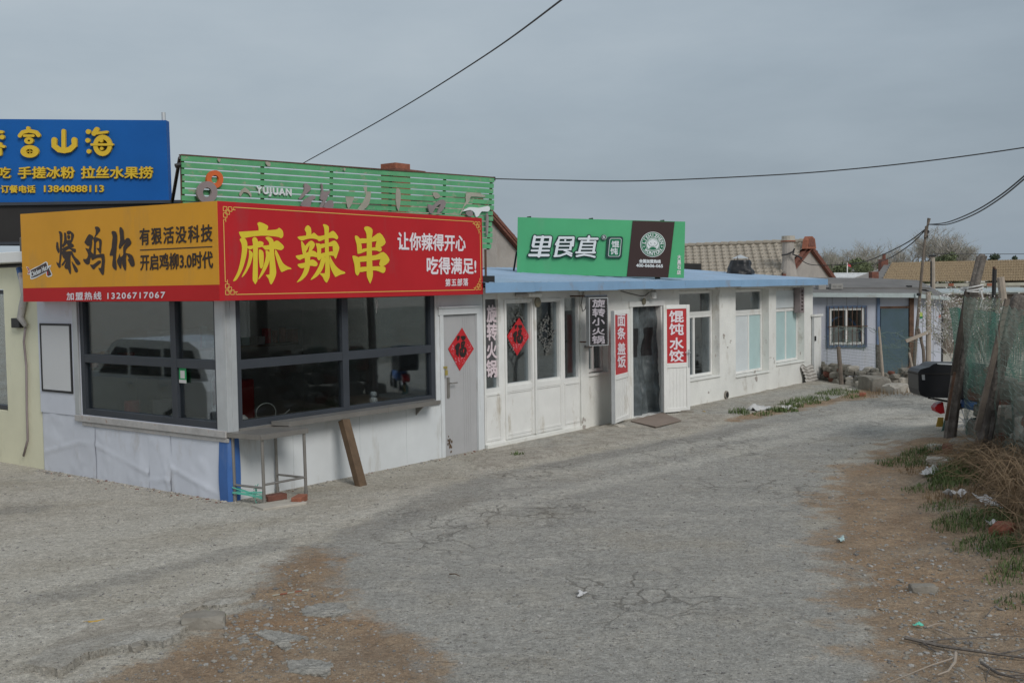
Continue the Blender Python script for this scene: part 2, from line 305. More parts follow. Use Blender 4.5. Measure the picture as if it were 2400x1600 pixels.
def tile_roof(mb, e0, e1, r0, r1, rows, cols, amp, mi=0, ku=4, kv=5):
    e0, e1, r0, r1 = (np.array(q, float) for q in (e0, e1, r0, r1)); nn = np.cross(e1-e0, r0-e0); nn /= np.linalg.norm(nn)
    if nn[2] < 0: nn = -nn
    def fn(a, b):
        p = (e0*(1-a)+e1*a)*(1-b)+(r0*(1-a)+r1*a)*b; x = b*rows; y = a*cols+.5*(int(x) % 2)
        saw = 1-(x-math.floor(x+1e-6)); wv = .5+.5*math.cos(2*math.pi*y)
        j = .25*mnoise.noise(Vector((a*cols*.9, math.floor(x), 3)))
        return p+nn*amp*(saw*1.0+wv**3*.9+j)
    mb.grid(fn, cols*ku, rows*kv, mi); return mb
# ------------------------------------------------------------------ ground, road, pavement
def gw(pts): return np.array([G(*p)[:2] for p in pts])
P_ASPH = gw([(900,1700),(820,1560),(830,1450),(700,1345),(740,1285),(930,1195),(1130,1112),(1400,1064),(1580,1028),(1720,987),(1810,970),(1990,936),(2060,915),(2170,903),(2330,890),(2330,940),(2190,985),(2080,1018),(1965,1090),(1925,1180),(1945,1300),(2010,1420),(2070,1520),(2110,1620),(2150,1800),(900,1800)])
P_DIRT = gw([(1990,1085),(2090,1040),(2180,1040),(2330,1060),(2600,1130),(2900,1400),(2900,1800),(2150,1800),(2100,1620),(2050,1520),(1990,1420),(1930,1300),(1915,1180)])
P_DIRL = gw([(240,1640),(360,1540),(470,1480),(560,1430),(640,1330),(740,1290),(800,1300),(770,1360),(850,1430),(980,1500),(1050,1620),(950,1760),(200,1800)])
P_CONC = gw([(1100,1080),(1140,1058),(1905,893),(1995,905),(1985,928),(1810,962),(1722,978),(1580,1020),(1400,1052),(1130,1106)])
P_STRP = gw([(1690,988),(1722,976),(1812,958),(1985,922),(2120,898),(2130,912),(1990,940),(1810,974),(1722,990)])
def sdist(P, x, y):
    """signed distance to a polygon, positive inside"""
    n = len(P); d = np.full(x.shape, 1e9); ins = np.zeros(x.shape, bool)
    for i in range(n):
        a, b = P[i], P[(i+1) % n]; ex, ey = b-a; wx, wy = x-a[0], y-a[1]
        t = np.clip((wx*ex+wy*ey)/(ex*ex+ey*ey), 0, 1); d = np.minimum(d, np.hypot(wx-ex*t, wy-ey*t))
        c = ((a[1] > y) != (b[1] > y)) & (x < (b[0]-a[0])*(y-a[1])/(b[1]-a[1]+1e-12)+a[0]); ins ^= c
    return np.where(ins, d, -d)
FENCE_A, FENCE_B = np.array([6.43, 15.8]), np.array([5.3, 11.2])
def gz(x, y):
    z = .03*fbm(x, y, .45, 3)+.012*fbm(x, y, 2.2, 3, 5)
    d = -((x-FENCE_A[0])*(FENCE_B-FENCE_A)[1]-(y-FENCE_A[1])*(FENCE_B-FENCE_A)[0])/4.737     # metres beyond the fence line
    d = -d if False else d
    z += .18*min(1, max(0, (d+.9)/1.0))*(1 if y < 17 else max(0, 1-(y-17)/2))
    dv = (x-C0[0])*V[0]+(y-C0[1])*V[1]; du = (x-C0[0])*U[0]+(y-C0[1])*U[1]
    k = min(1, max(0, (max(dv, -du if dv < 0 else dv) -.2)/1.5)) if dv > 0 or du < 0 else 0
    return z*max(k, .12)
rows = [2.2]
while rows[-1] < 60: rows.append(rows[-1]*1.0125+.004)
rows += [75, 100, 150, 250, 500, 1200]
NX = 330; gx, gy = [], []
for yy in rows:
    h = yy*.62+4.5 if yy <= 60 else yy*.62+4.5+(yy-60)*1.5
    gx.append(np.linspace(-h, h, NX)); gy.append(np.full(NX, yy))
gx = np.array(gx); gy = np.array(gy); NR = len(rows)
soft = lambda d, w: np.clip(d/w*.5+.5, 0, 1)
A_as = soft(sdist(P_ASPH, gx, gy), .55); A_di = np.maximum(soft(sdist(P_DIRT, gx, gy), .7), np.maximum(soft(sdist(P_DIRL, gx, gy), .5), soft(sdist(P_STRP, gx, gy), .35)))
def pline(pts, w):
    Q = gw(pts); d = np.full(gx.shape, 1e9)
    for a, b in zip(Q, Q[1:]):
        ex, ey = b-a; t = np.clip(((gx-a[0])*ex+(gy-a[1])*ey)/(ex*ex+ey*ey), 0, 1); d = np.minimum(d, np.hypot(gx-a[0]-ex*t, gy-a[1]-ey*t))
    return soft(w-d, w*.9)
TR_ = [([(-200, 1420), (300, 1330), (700, 1235), (950, 1180), (1250, 1115), (1600, 1048), (1950, 985), (2150, 950)], .26), ([(-200, 1560), (250, 1455), (620, 1335), (900, 1255), (1200, 1180), (1500, 1110), (1850, 1030), (2100, 970)], .22), ([(-100, 1300), (300, 1240), (600, 1200)], .35), ([(2110, 1012), (2210, 985)], .45)]
A_tr = np.max([pline(*q) for q in TR_], 0)
LO_ = [([(620, 1420), (700, 1330), (830, 1260), (1000, 1190), (1130, 1130)], .28), ([(100, 1400), (420, 1330), (640, 1275)], .18), ([(-50, 1205), (60, 1190)], .3), ([(1300, 1090), (1600, 1035), (1760, 1000)], .2), ([(1960, 1230), (1990, 1340), (2060, 1430)], .22)]
A_lo = np.max([pline(*q) for q in LO_], 0)
A_co = soft(sdist(P_CONC, gx, gy), .12)
gzv = np.array([[gz(gx[i, j], gy[i, j]) if gy[i, j] < 62 else 0 for j in range(NX)] for i in range(NR)])
gzv[A_co > .5] += .035
mground = bpy.data.materials.new('ground_surface'); mground.use_nodes = True
def build_ground_mat():
    n, l = nm(mground); b = n['Principled BSDF']; b.inputs['Roughness'].default_value = .92; b.inputs['Specular IOR Level'].default_value = .25
    tc = n.new('ShaderNodeTexCoord')
    def noise(s, d=6, r=.6, vec=None):
        q = n.new('ShaderNodeTexNoise'); q.inputs['Scale'].default_value = s; q.inputs['Detail'].default_value = d; q.inputs['Roughness'].default_value = r; l.new(vec or tc.outputs['Object'], q.inputs['Vector']); return q.outputs['Fac']
    def mth(op, a, b_=0, c=None):
        q = n.new('ShaderNodeMath'); q.operation = op
        for i, k in enumerate((a, b_, c)):
            if k is None: continue
            if isinstance(k, (int, float)): q.inputs[i].default_value = k
            else: l.new(k, q.inputs[i])
        return q.outputs[0]
    def mr(v, a, b_, c=0, d=1):
        q = n.new('ShaderNodeMapRange'); l.new(v, q.inputs[0])
        for i, k in enumerate((a, b_, c, d)): q.inputs[i+1].default_value = k
        return q.outputs[0]
    def mix(f, a, b_, bt='MIX'):
        q = n.new('ShaderNodeMix'); q.data_type = 'RGBA'; q.blend_type = bt
        for i, k in ((0, f), (6, a), (7, b_)):
            if isinstance(k, tuple): q.inputs[i].default_value = (*k, 1)
            elif isinstance(k, (int, float)): q.inputs[i].default_value = k
            else: l.new(k, q.inputs[i])
        return q.outputs[2]
    mp = n.new('ShaderNodeMapping'); mp.inputs['Rotation'].default_value = (0, 0, -math.radians(50)); mp.inputs['Scale'].default_value = (.16, 1.3, 1)
    l.new(tc.outputs['Object'], mp.inputs[0])
    big, mid, fine, track = noise(.55, 8, .62), noise(2.6, 8, .65), noise(38, 6, .7), noise(1.5, 7, .6, mp.outputs[0])
    grit = noise(120, 3, .8); med = noise(11, 7, .75)
    def attr(nme):
        q = n.new('ShaderNodeAttribute'); q.attribute_name = nme; return q.outputs['Fac']
    def mask(nme, ka, kb, sharp):
        v = mth('MULTIPLY_ADD', mth('SUBTRACT', big, .5), ka, attr(nme)); v = mth('MULTIPLY_ADD', mth('SUBTRACT', mid, .5), kb, v); v = mth('MULTIPLY_ADD', mth('SUBTRACT', med, .5), .6, v)
        return mr(v, .5-.5/sharp, .5+.5/sharp)
    t = mr(track, .36, .64)
    sand = mix(mr(big, .35, .65), (.41, .378, .318), (.53, .502, .445)); sand = mix(mth('MULTIPLY', mr(mid, .5, .7), .5), sand, (.30, .27, .225))
    sand = mix(mth('MULTIPLY', t, .45), sand, (.53, .512, .468))
    asph = mix(mth('MULTIPLY', t, .5), (.335, .327, .305), (.445, .435, .405)); asph = mix(mth('MULTIPLY', mr(mid, .45, .68), .6), asph, (.48, .46, .415)); asph = mix(mth('MULTIPLY', mr(big, .52, .66), .5), asph, (.38, .345, .285))
    dirt = mix(mr(mid, .36, .64), (.235, .152, .09), (.37, .262, .168)); dirt = mix(mth('MULTIPLY', mr(big, .5, .68), .7), dirt, (.32, .275, .22)); dirt = mix(mth('MULTIPLY', mr(track, .58, .70), .55), dirt, (.33, .185, .088))
    conc = mix(mr(mid, .38, .65), (.36, .33, .285), (.50, .47, .415)); conc = mix(mth('MULTIPLY', mr(big, .48, .6), .5), conc, (.40, .405, .39))
    c = mix(mask('asph', 1.1, .9, 3.4), sand, asph)
    c = mix(mth('MULTIPLY', mask('track', 1.0, 1.2, 1.8), .42), c, (.56, .545, .50)); c = mix(mth('MULTIPLY', mask('loose', 1.6, 1.6, 2.4), .5), c, (.27, .263, .245))
    c = mix(mth('MULTIPLY', mask('dirt', 1.3, 1.3, 3.6), .9), c, dirt); c = mix(mask('conc', .3, .6, 6), c, conc)
    c = mix(1.0, c, mix(mr(med, .3, .7), (.70, .692, .675), (1.25, 1.25, 1.245)), 'MULTIPLY')
    c = mix(1.0, c, mix(mr(grit, .32, .68), (.62, .62, .62), (1.36, 1.35, 1.33)), 'MULTIPLY')
    c = mix(1.0, c, mix(mr(fine, .3, .7), (.66, .655, .645), (1.33, 1.33, 1.33)), 'MULTIPLY')
    for sc, th, col in ((24, .07, (.13, .125, .118)), (37, .06, (.50, .48, .45)), (55, .10, (.14, .132, .122)), (33, .045, (.32, .21, .13))):
        w = n.new('ShaderNodeTexVoronoi'); w.inputs['Scale'].default_value = sc; w.inputs['Randomness'].default_value = 1; l.new(tc.outputs['Object'], w.inputs['Vector'])
        sp = n.new('ShaderNodeSeparateColor'); l.new(w.outputs['Color'], sp.inputs[0])
        sel = mth('LESS_THAN', sp.outputs[0], .32); rad = mth('MULTIPLY', sp.outputs[1], th*3.2)
        dd = mth('MULTIPLY_ADD', mth('SUBTRACT', fine, .5), .16, w.outputs['Distance'])
        c = mix(mth('MULTIPLY', mth('MULTIPLY', sel, mth('LESS_THAN', dd, rad)), .8), c, col)
    wv = n.new('ShaderNodeTexVoronoi'); wv.feature = 'DISTANCE_TO_EDGE'; wv.inputs['Scale'].default_value = 2.3
    ad_ = n.new('ShaderNodeVectorMath'); ad_.operation = 'MULTIPLY_ADD'; nv = n.new('ShaderNodeTexNoise'); nv.inputs['Scale'].default_value = 3.5; nv.inputs['Detail'].default_value = 6; l.new(tc.outputs['Object'], nv.inputs['Vector']); l.new(nv.outputs['Color'], ad_.inputs[0]); ad_.inputs[1].default_value = (.55, .55, .55); l.new(tc.outputs['Object'], ad_.inputs[2]); l.new(ad_.outputs[0], wv.inputs['Vector'])
    crk = mth('MULTIPLY', mth('MULTIPLY', mr(wv.outputs['Distance'], .012, .05, 1, 0), mr(med, .42, .58)), mth('MULTIPLY', mr(noise(.33, 4, .6), .47, .58), mask('asph', .4, .6, 2)))
    c = mix(mth('MULTIPLY', crk, .42), c, (.20, .165, .125))
    l.new(c, b.inputs['Base Color'])
    hgt = mth('MULTIPLY_ADD', fine, .8, mth('MULTIPLY', grit, .35)); hgt = mth('MULTIPLY_ADD', mid, 2.2, hgt); hgt = mth('MULTIPLY_ADD', t, .5, hgt); hgt = mth('MULTIPLY_ADD', crk, -1.5, hgt); hgt = mth('MULTIPLY_ADD', med, 1.2, hgt)
    bp = n.new('ShaderNodeBump'); bp.inputs['Strength'].default_value = .9; bp.inputs['Distance'].default_value = .03; l.new(hgt, bp.inputs['Height']); l.new(bp.outputs[0], b.inputs['Normal'])
build_ground_mat()
def ground_piece(name, sel, extra=False):
    idx = -np.ones((NR, NX), int); vs, at, fs = [], [], []
    def vid(i, j):
        if idx[i, j] < 0:
            idx[i, j] = len(vs); vs.append((gx[i, j], gy[i, j], gzv[i, j])); at.append((A_as[i, j], A_di[i, j], A_co[i, j], A_tr[i, j], A_lo[i, j]))
        return int(idx[i, j])
    for i in range(NR-1):
        for j in range(NX-1):
            if sel(i, j): fs.append((vid(i, j), vid(i, j+1), vid(i+1, j+1), vid(i+1, j)))
    if extra:      # the land that runs on to the horizon, behind and beside the camera
        B = 1500; h0 = gx[0, 0]
        for q in ([(-B, -B), (B, -B), (B, 2.2), (-B, 2.2)],):
            k = len(vs); vs.extend((a, b_, gzv[0].mean()-.01) for a, b_ in q); at.extend([(0, .3, 0, 0, 0)]*4); fs.append((k, k+1, k+2, k+3))
        for s_ in (-1, 1):
            edge = [(s_*abs(gx[i, 0]), rows[i]) for i in range(NR)]; k = len(vs)
            for (a, b_), i in zip(edge, range(NR)):
                vs.append((a, b_, gzv[i, 0 if s_ < 0 else -1]-.002)); vs.append((s_*3000, b_, 0)); at.extend([(0, .4, 0, 0, 0)]*2)
            for i in range(NR-1): fs.append((k+2*i, k+2*i+1, k+2*i+3, k+2*i+2))
    me = bpy.data.meshes.new(name); me.from_pydata([tuple(map(float, q)) for q in vs], [], fs); me.materials.append(mground)
    for q, nme in enumerate(('asph', 'dirt', 'conc', 'track', 'loose')):
        a = me.attributes.new(nme, 'FLOAT', 'POINT'); a.data.foreach_set('value', [float(w[q]) for w in at])
    me.polygons.foreach_set('use_smooth', [True]*len(me.polygons))
    ob = bpy.data.objects.new(name, me); COL.objects.link(ob); kind(ob, 'structure'); return ob
cen = lambda A, i, j: (A[i, j]+A[i, j+1]+A[i+1, j]+A[i+1, j+1])/4
isc = lambda i, j: cen(A_co, i, j) > .5
isr = lambda i, j: cen(A_as, i, j) > .5 and not isc(i, j)
ground_piece('ground', lambda i, j: not isc(i, j) and not isr(i, j), True)
ground_piece('road', isr); ground_piece('pavement', isc)
# ------------------------------------------------------------------ yellow building and its roof sign
yb = root('yellow_building', FL.p(4.2, 0, 0), 'cream yellow rendered shop wall at the left edge with a white roof ledge', 'building')
u1, z1 = FL.at(12, 678); u2, z2 = FL.at(0, 962); uz_ = FL.at(0, 600)
mb = MB(); wall_open(mb, FL, 4.115, 9.5, -.25, -.004, -.1, 3.0, [(4.8, 5.62, .96, 2.38)]); 
uw = FL.at(12, 800)[0]
mb = MB(); wall_open(mb, FL, 4.115, 9.5, -.25, -.004, -.1, 2.85, [(uw, uw+1.3, FL.at(6, 962)[1], FL.at(6, 678)[1])]); mb.build('wall', 'yellowwall', yb)
window(yb, FL, uw+.01, uw+1.29, FL.at(6, 962)[1]+.01, FL.at(6, 678)[1]-.01, -.06, .08, .06, [uw+.65], [], 'slate', 'glass')
zl1, zl0 = FL.at(30, 590, .18)[1], FL.at(30, 615, .18)[1]
MB().box(FL, FL.at(64, 600, .18)[0], 9.6, -.3, .18, zl0, zl1).build('ledge', 'white', yb, bev=.01)
MB().box(FL, 4.3, 9.5, -4.5, -.3, zl0-.02, zl1+.02).build('roof', 'signblk', yb)
for u, w, h, mm in ((5.15, .5, .22, 'greymetal'), (4.85, .12, .2, 'alu'), (5.9, .7, .3, 'dark')): MB().box(FL, u, u+w, -1.5, -1.1, zl1+.02, zl1+.02+h).build('roof_vent', mm, yb, bev=.02)
pts = [FL.w(*q, .05) for q in ((49, 640), (58, 690), (52, 720), (48, 745), (60, 764))]
MB().tube(pts, [.042, .05, .05, .05, .03], 10).build('pipe_bend', 'sill', yb, smooth=True)
MB().tube([FL.w(*q, .03) for q in ((60, 764), (56, 800), (62, 858), (63, 960), (65, 1030), (55, 1068))], .016, 6).build('drain_hose', 'greymetal', yb, smooth=True)
MB().box(FL, *FL.rect(36, 745, 56, 768)[:2], 0, .07, *FL.rect(36, 745, 56, 768)[2:]).build('junction_box', 'black', yb, bev=.01)
MB().tube([FL.w(44, 628, .05), FL.w(50, 654, .05)], .04, 8).build('blue_pipe_cap', 'bluepad', yb)
F17 = FY(17.5)
bs = root('rooftop_sign', F17.p(-8, 0, 3.2), 'large blue rooftop signboard with mustard yellow raised Chinese lettering and a phone number', 'signboard')
q = [F17.w(*p) for p in ((-190, 278), (389, 282), (396, 473), (-190, 475))]
def slab(mb, q, n, t, mi=0):
    q = [np.array(a) for a in q]; mb.box8([q[0], q[0]-n*t, q[3], q[3]-n*t, q[1], q[1]-n*t, q[2], q[2]-n*t], mi); return mb
slab(MB(), q, F17.n, .16).build('sign_panel', 'blue', bs)
f = F17.px(0.0)
C1 = lambda x, y: (x/3.92, 240+y/3.92)
mb = MB(); k = [0]
def st(pts, w, v=.012, sc=C1, fn=f, thick=.05, m_=None):
    k[0] += 1; pp = [sc(*p) for p in pts]; w2 = w/3.92 if sc is C1 else w/5.345
    mb.poly(strokepoly(pp, w2), fn, v+.0008*(k[0] % 17), thick)
for pts, w in (([(272, 243)], 34), ([(197, 312), (222, 280), (280, 266), (345, 280), (368, 308)], 36), ([(238, 312), (322, 312)], 24),
               ([(597, 268), (597, 420)], 36), ([(512, 350), (512, 405), (555, 440), (605, 448), (655, 438), (697, 400), (695, 350)], 50),
               ([(825, 275)], 46), ([(820, 355)], 44), ([(830, 455)], 42), ([(878, 292), (903, 255)], 46), ([(900, 290), (998, 278)], 24), ([(855, 393), (1048, 393)], 22), ([(945, 358)], 34), ([(948, 430)], 32),
               ([(-30, 278), (38, 278)], 28), ([(38, 325)], 44), ([(-20, 398), (55, 412)], 26), ([(18, 385), (18, 482)], 28)): st(pts, w)
def ring(cx, cy, rx, ry, w, n=20, sc=C1):
    for a in range(n):
        t0, t1 = 2*math.pi*a/n, 2*math.pi*(a+1)/n+.02
        pp = [sc(cx+r_*math.cos(t)*rx, cy+r_*math.sin(t)*ry) for r_, t in ((1, t0), (1, t1), (1-w/max(rx, ry), t1), (1-w/max(rx, ry), t0))]; mb.poly(pp, f, .012+.0006*(a % 2), .05)
ring(280, 357, 42, 32, 30); ring(287, 455, 84, 58, 52); ring(955, 400, 86, 98, 44)
for a, b_, c_, d_ in ((284, 425, 290, 485), (258, 452, 316, 459)): mb.poly([C1(*p) for p in ((a, b_), (c_, b_), (c_, d_), (a, d_))], f, .013, .04)
text(mb, '吃', ((0, 392.5), (27, 392.5), (27, 418), (0, 418)), F17, 0, .02, .04)
text(mb, '手搓冰粉', ((45.4, 392), (176.5, 391.5), (176.5, 418.5), (45.4, 419)), F17, 0, .028, .04)
text(mb, '拉丝水果捞', ((193, 391), (359, 391.5), (359, 419), (193, 418.6)), F17, 0, .028, .04)
text(mb, '订餐电话', ((4.3, 435), (84.2, 435), (84.2, 452.2), (4.3, 452.5)), F17, 0, .028, .03)
text(mb, '13840888113', ((105.4, 435.5), (244.4, 435), (244.4, 450.5), (105.4, 450.5)), F17, 0, .035, .03)
mb.build('lettering', 'gletter', bs)
for cx, cy, rx, ry in ((280, 357, 13, 10), (287, 455, 30, 28), (955, 400, 46, 58)): MB().poly([C1(cx+rx*math.cos(t), cy+ry*math.sin(t)) for t in np.linspace(0, 6.283, 21)[:-1]], f, .006).build('letter_hollow', 'black', bs)
q = [F17.w(*p) for p in ((-190, 477), (545, 470), (545, 576), (-190, 574))]
slab(MB(), q, F17.n, .3).build('sign_base', 'signblk', bs)
MB().box(F17, F17.at(-190, 480)[0], F17.at(545, 480)[0], .001, .05, F17.at(300, 478)[1], F17.at(300, 471)[1]).build('base_rail', 'slate', bs)
MB().box(F17, F17.at(-190, 480)[0], F17.at(300, 480)[0], .001, .05, F17.at(30, 574)[1], F17.at(30, 567)[1]).build('base_rail', 'slate', bs)
MB().tube([F17.w(383, 264, -.1), F17.w(392, 470, -.1)], .035, 8).build('post', 'alu', bs)
# ------------------------------------------------------------------ snack kiosk
KW = 4.80; KT = 2.52
kk = root('snack_kiosk', FA.p(2.4, -2, 0), 'low bluish white corner kiosk with wide dark framed windows under red and yellow signs', 'kiosk')
wu0, wu1, wz0, wz1 = .137, 3.70, .845, 2.44
lu0, lu1, lz0, lz1 = .15, 3.10, .84, 2.44
mb = MB(); wall_open(mb, FA, .02, wu1+.06, -.12, 0, -.1, KT, [(wu0, wu1, wz0, wz1)]); mb.build('street_wall', 'panelw', kk)
mb = MB(); dl, dr = 3.79, 4.70
wall_open(mb, FA, wu1+.06, KW, -.12, -.003, -.1, KT, [(dl, dr, -.1, 2.16)]); mb.build('door_wall', 'panelw', kk)
mb = MB(); wall_open(mb, FL, .12, 4.10, -.12, 0, -.1, KT, [(lu0, lu1, lz0, lz1)]); 
mb.build('side_wall', 'panel', kk)
# buckled sheet skirting of the side wall, in overlapping sheets
us = [FL.at(x, 1050)[0] for x in (524, 402, 350, 226, 106)]
for i, (a, b_) in enumerate(zip(us, us[1:])):
    mbs = MB(); rr = random.Random(i+3)
    def fn(s, t, a=a, b_=b_, i=i):
        u = a+(b_-a)*s; z = -.06+(lz0-.0+.06)*t; lift = 0
        ridge = [.20, .10, .40, .30][i]+[.10, .0, .06, .08][i]*math.sin(s*3.0+i)
        ridge = {0: .30-.26*(1-s), 1: .12+.02*math.sin(6*s), 2: .18+.27*s, 3: .46-.30*max(0, s-.3)}[i]
        d = (z-ridge); lift = .011*math.exp(-(d/.028)**2)*(.35+.65*abs(math.sin(2.3*s+i)))+.010*(1 if d < 0 else math.exp(-(d/.2)**2))*(.5+.5*math.sin(3*s+i))
        return FL.p(u+(.006*math.sin(9*z+i) if s in (0, 1) else 0), .006+.004*(i % 2)+lift+.012*max(0, fbm(u, z, 3, 3, 9)), z)
    mbs.grid(fn, 36, 30); mbs.build('skirt_sheet', 'panel', kk, smooth=True)
MB().box(FL, 3.11, 4.10, .001, .022, lz0-.02, KT).build('side_panel', 'panel', kk)
MB().box(FL, 0, .175, 0, .022, lz0-.06, KT).build('corner_post', 'alu', kk, bev=.004)
mb = MB().box(FA, -.022, .135, 0, .022, lz0-.02, KT); mb.box(FA, .05, .065, .022, .03, lz0, KT); mb.build('corner_post', 'alu', kk, bev=.004)
mb = MB(); mb.box(FL, .0, 3.2, .005, .05, lz0-.085, lz0-.005); mb.box(FL, -.02, 3.05, .005, .03, lz0-.14, lz0-.09); mb.build('window_sill', 'sill', kk, bev=.004)
MB().box(FL, lu1, lu1+.11, .002, .028, lz0, KT).build('window_jamb', 'alu', kk, bev=.004)
# blue plastic corner guard
def guard(s, t):
    w = .155+.01*math.sin(t*math.pi); z = .0+.74*t
    return FA.p(-.03 + 0, .03, z) if 0 else (FL.p(w*(1-s/.5), .026+.008*math.sin(7*z), z) if s <= .5 else FA.p(w*(s-.5)/.5-.026, .026+.006*math.sin(5*z), z))
mbg = MB().grid(guard, 8, 12); mbg.build('corner_guard', 'bluepad', kk, solid=.004)
midz = 1.60
window(kk, FL, lu0, lu1, lz0, lz1, -.01, .09, .085, [1.04], [midz], 'slate', 'glass', mw=.11, name='side_window')
window(kk, FA, wu0, wu1, wz0, wz1, -.01, .09, .085, [1.93], [midz], 'slate', 'glass', mw=.11, name='serving_window')
MB().box(FA, .1, 4.75, -4.05, .28, KT, KT+.12).build('roof', 'signblk', kk)
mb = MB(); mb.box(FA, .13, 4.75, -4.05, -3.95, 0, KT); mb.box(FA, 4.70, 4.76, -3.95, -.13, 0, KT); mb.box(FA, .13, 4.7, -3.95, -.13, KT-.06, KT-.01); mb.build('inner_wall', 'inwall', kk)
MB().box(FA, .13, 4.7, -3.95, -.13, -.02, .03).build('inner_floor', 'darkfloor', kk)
# door of the kiosk
MBd = MB(); MBd.box(FA, dl, dl+.075, -.10, .02, -.02, 2.16); MBd.box(FA, dr-.06, dr, -.10, .02, -.02, 2.16); MBd.box(FA, dl-.03, dr+.02, -.10, .025, 2.075, 2.17); MBd.box(FA, dl-.05, dr+.03, -.03, .045, 2.17, 2.20)
MBd.build('door_frame', 'panelw', kk, bev=.006)
door = MB(); door.box(FA, dl+.085, dr-.065, -.07, -.02, 0.0, 2.065)
for q in (.55, .60, .65, .70): door.box(FA, dl+q, dl+q+.012, -.02, -.0165, .02, 2.05)
door = door.build('door', 'doorgrey', kk, bev=.004); door['label'] = 'grey steel door with a rust spot near its foot'
uh = dl+.165
mb = MB().box(FA, uh, uh+.05, -.02, -.002, .86, 1.16); mb.tube([FA.p(uh+.025, 0, 1.075), FA.p(uh+.025, .05, 1.075), FA.p(uh+.16, .05, 1.075)], .011, 6); mb.build('handle', 'steel', door, bev=.003)
mb = MB().box(FA, dl+.05, dl+.13, .02, .03, 1.30, 1.33); mb.box(FA, dl+.075, dl+.115, .03, .05, 1.20, 1.27); mb.tube([FA.p(dl+.083, .04, 1.27), FA.p(dl+.083, .04, 1.31), FA.p(dl+.107, .04, 1.31), FA.p(dl+.107, .04, 1.27)], .005, 5); mb.build('padlock', 'brass', door)
mb = MB(); rr = random.Random(4)
for i_ in range(26):
    cx_, cz_ = dl+.20+rr.gauss(0, .022), .19+rr.gauss(0, .045); r0_ = rr.uniform(.006, .026)
    mb.poly([(cx_+r0_*math.cos(t)*rr.uniform(.5, 1), cz_+1.4*r0_*math.sin(t)*rr.uniform(.5, 1)) for t in np.linspace(0, 6.28, 9)[:-1]], lambda x, y, o_: FA.p(x, -.02+o_, y), .001+.0001*i_)
mb.build('rust_spot', 'plank', door)
# seams on the lower street wall
for u, w in ((.98, .008), (2.14, .05), (3.05, .01)): MB().box(FA, u, u+w, .0005, .006, -.02, wz0-.06).build('panel_seam', 'panelw', kk)
# notice board hung on the side wall
a = FL.rect(98, 757, 176, 922); r_ = root('notice_board', FL.p((a[0]+a[1])/2, 0, a[2]), 'blank white notice board in a thin black frame hung on the kiosk side wall', 'notice board')
mb = MB(); frame_bars(mb, FL, a[0], a[1], a[2], a[3], .013, .04, .03); mb.build('frame', 'black', r_, bev=.003); MB().box(FL, a[0]+.02, a[1]-.02, .013, .032, a[2]+.02, a[3]-.02).build('board', 'board', r_)
# green card on the side window
a = FL.rect(418.5, 858, 436.5, 898, -.03); r_ = root('payment_card', FL.p(a[0], -.03, a[2]), 'small green and white card stuck inside the side window glass of the kiosk', 'card')
MB().box(FL, a[0], a[1], -.036, -.033, a[2], a[3]).build('card', 'qgreen', r_)
h = a[3]-a[2]; w = a[1]-a[0]
MB().box(FL, a[0]+.2*w, a[1]-.2*w, -.0325, -.031, a[2]+.28*h, a[2]+.75*h).build('white_square', 'paper', r_); MB().box(FL, a[0], a[1], -.0325, -.031, a[2], a[2]+.2*h).build('white_strip', 'paper', r_)
# shelf, prop, bracket
F_SH = FA
sh = root('counter_shelf', FA.p(2, .15, .8), 'long stainless steel counter shelf under the serving window', 'shelf')
mb = MB(); shp = [FA.p(.62, .03, 0), FA.p(3.62, .03, 0), FA.p(3.42, .24, 0), FA.p(.70, .26, 0)]; mb.box8([p+[0, 0, z] for p in (shp[0], shp[1], shp[3], shp[2]) for z in (.877, .885)]); ed = shp[2]-shp[3]; en = np.array([ed[1], -ed[0], 0])/np.linalg.norm(ed)
mb.box8([p+en*o_+[0, 0, z] for p in (shp[3], shp[2]) for o_ in (-.006, .002) for z in (.825, .8855)]); sp_ = lambda t: shp[3]+ed*t
for t_ in (.56, .64): mb.box8([sp_(t_)+ed*w__+en*o_+[0, 0, z] for w__ in (0, .007) for o_ in (.0022, .006) for z in (.823, .887)])
mb.box8([shp[3]+[0, 0, z]+q_ for z in (.835, .8765) for q_ in (np.zeros(3), ed*.002, (shp[0]-shp[3]), (shp[0]-shp[3])+ed*.002)])
mb.box(FA, .14, 3.76, .001, .026, .79, .846); mb.build('shelf_top', 'steel', sh)
mb = MB(); c = [FA.p(3.25, v, z) for v, z in ((.0, .875), (.22, .875), (.0, .68))]; mb.face(c); mb.build('bracket', 'steel', sh, solid=.02)
pr = MB(); a0, a1 = FA.w(806, 984, .22), G(846, 1137); dd = (a1-a0)/np.linalg.norm(a1-a0); s_ = np.cross(dd, V); s_ /= np.linalg.norm(s_); t_ = np.cross(dd, s_)
pr.box8([p+s_*x*.065+t_*y*.045 for p in (a0, a1+dd*.03) for x in (-1, 1) for y in (-1, 1)]); o = pr.build('wooden_prop', 'plank', org=a1, bev=.006); tag(o, 'slanted brown timber propping up the long steel counter shelf', 'timber prop')
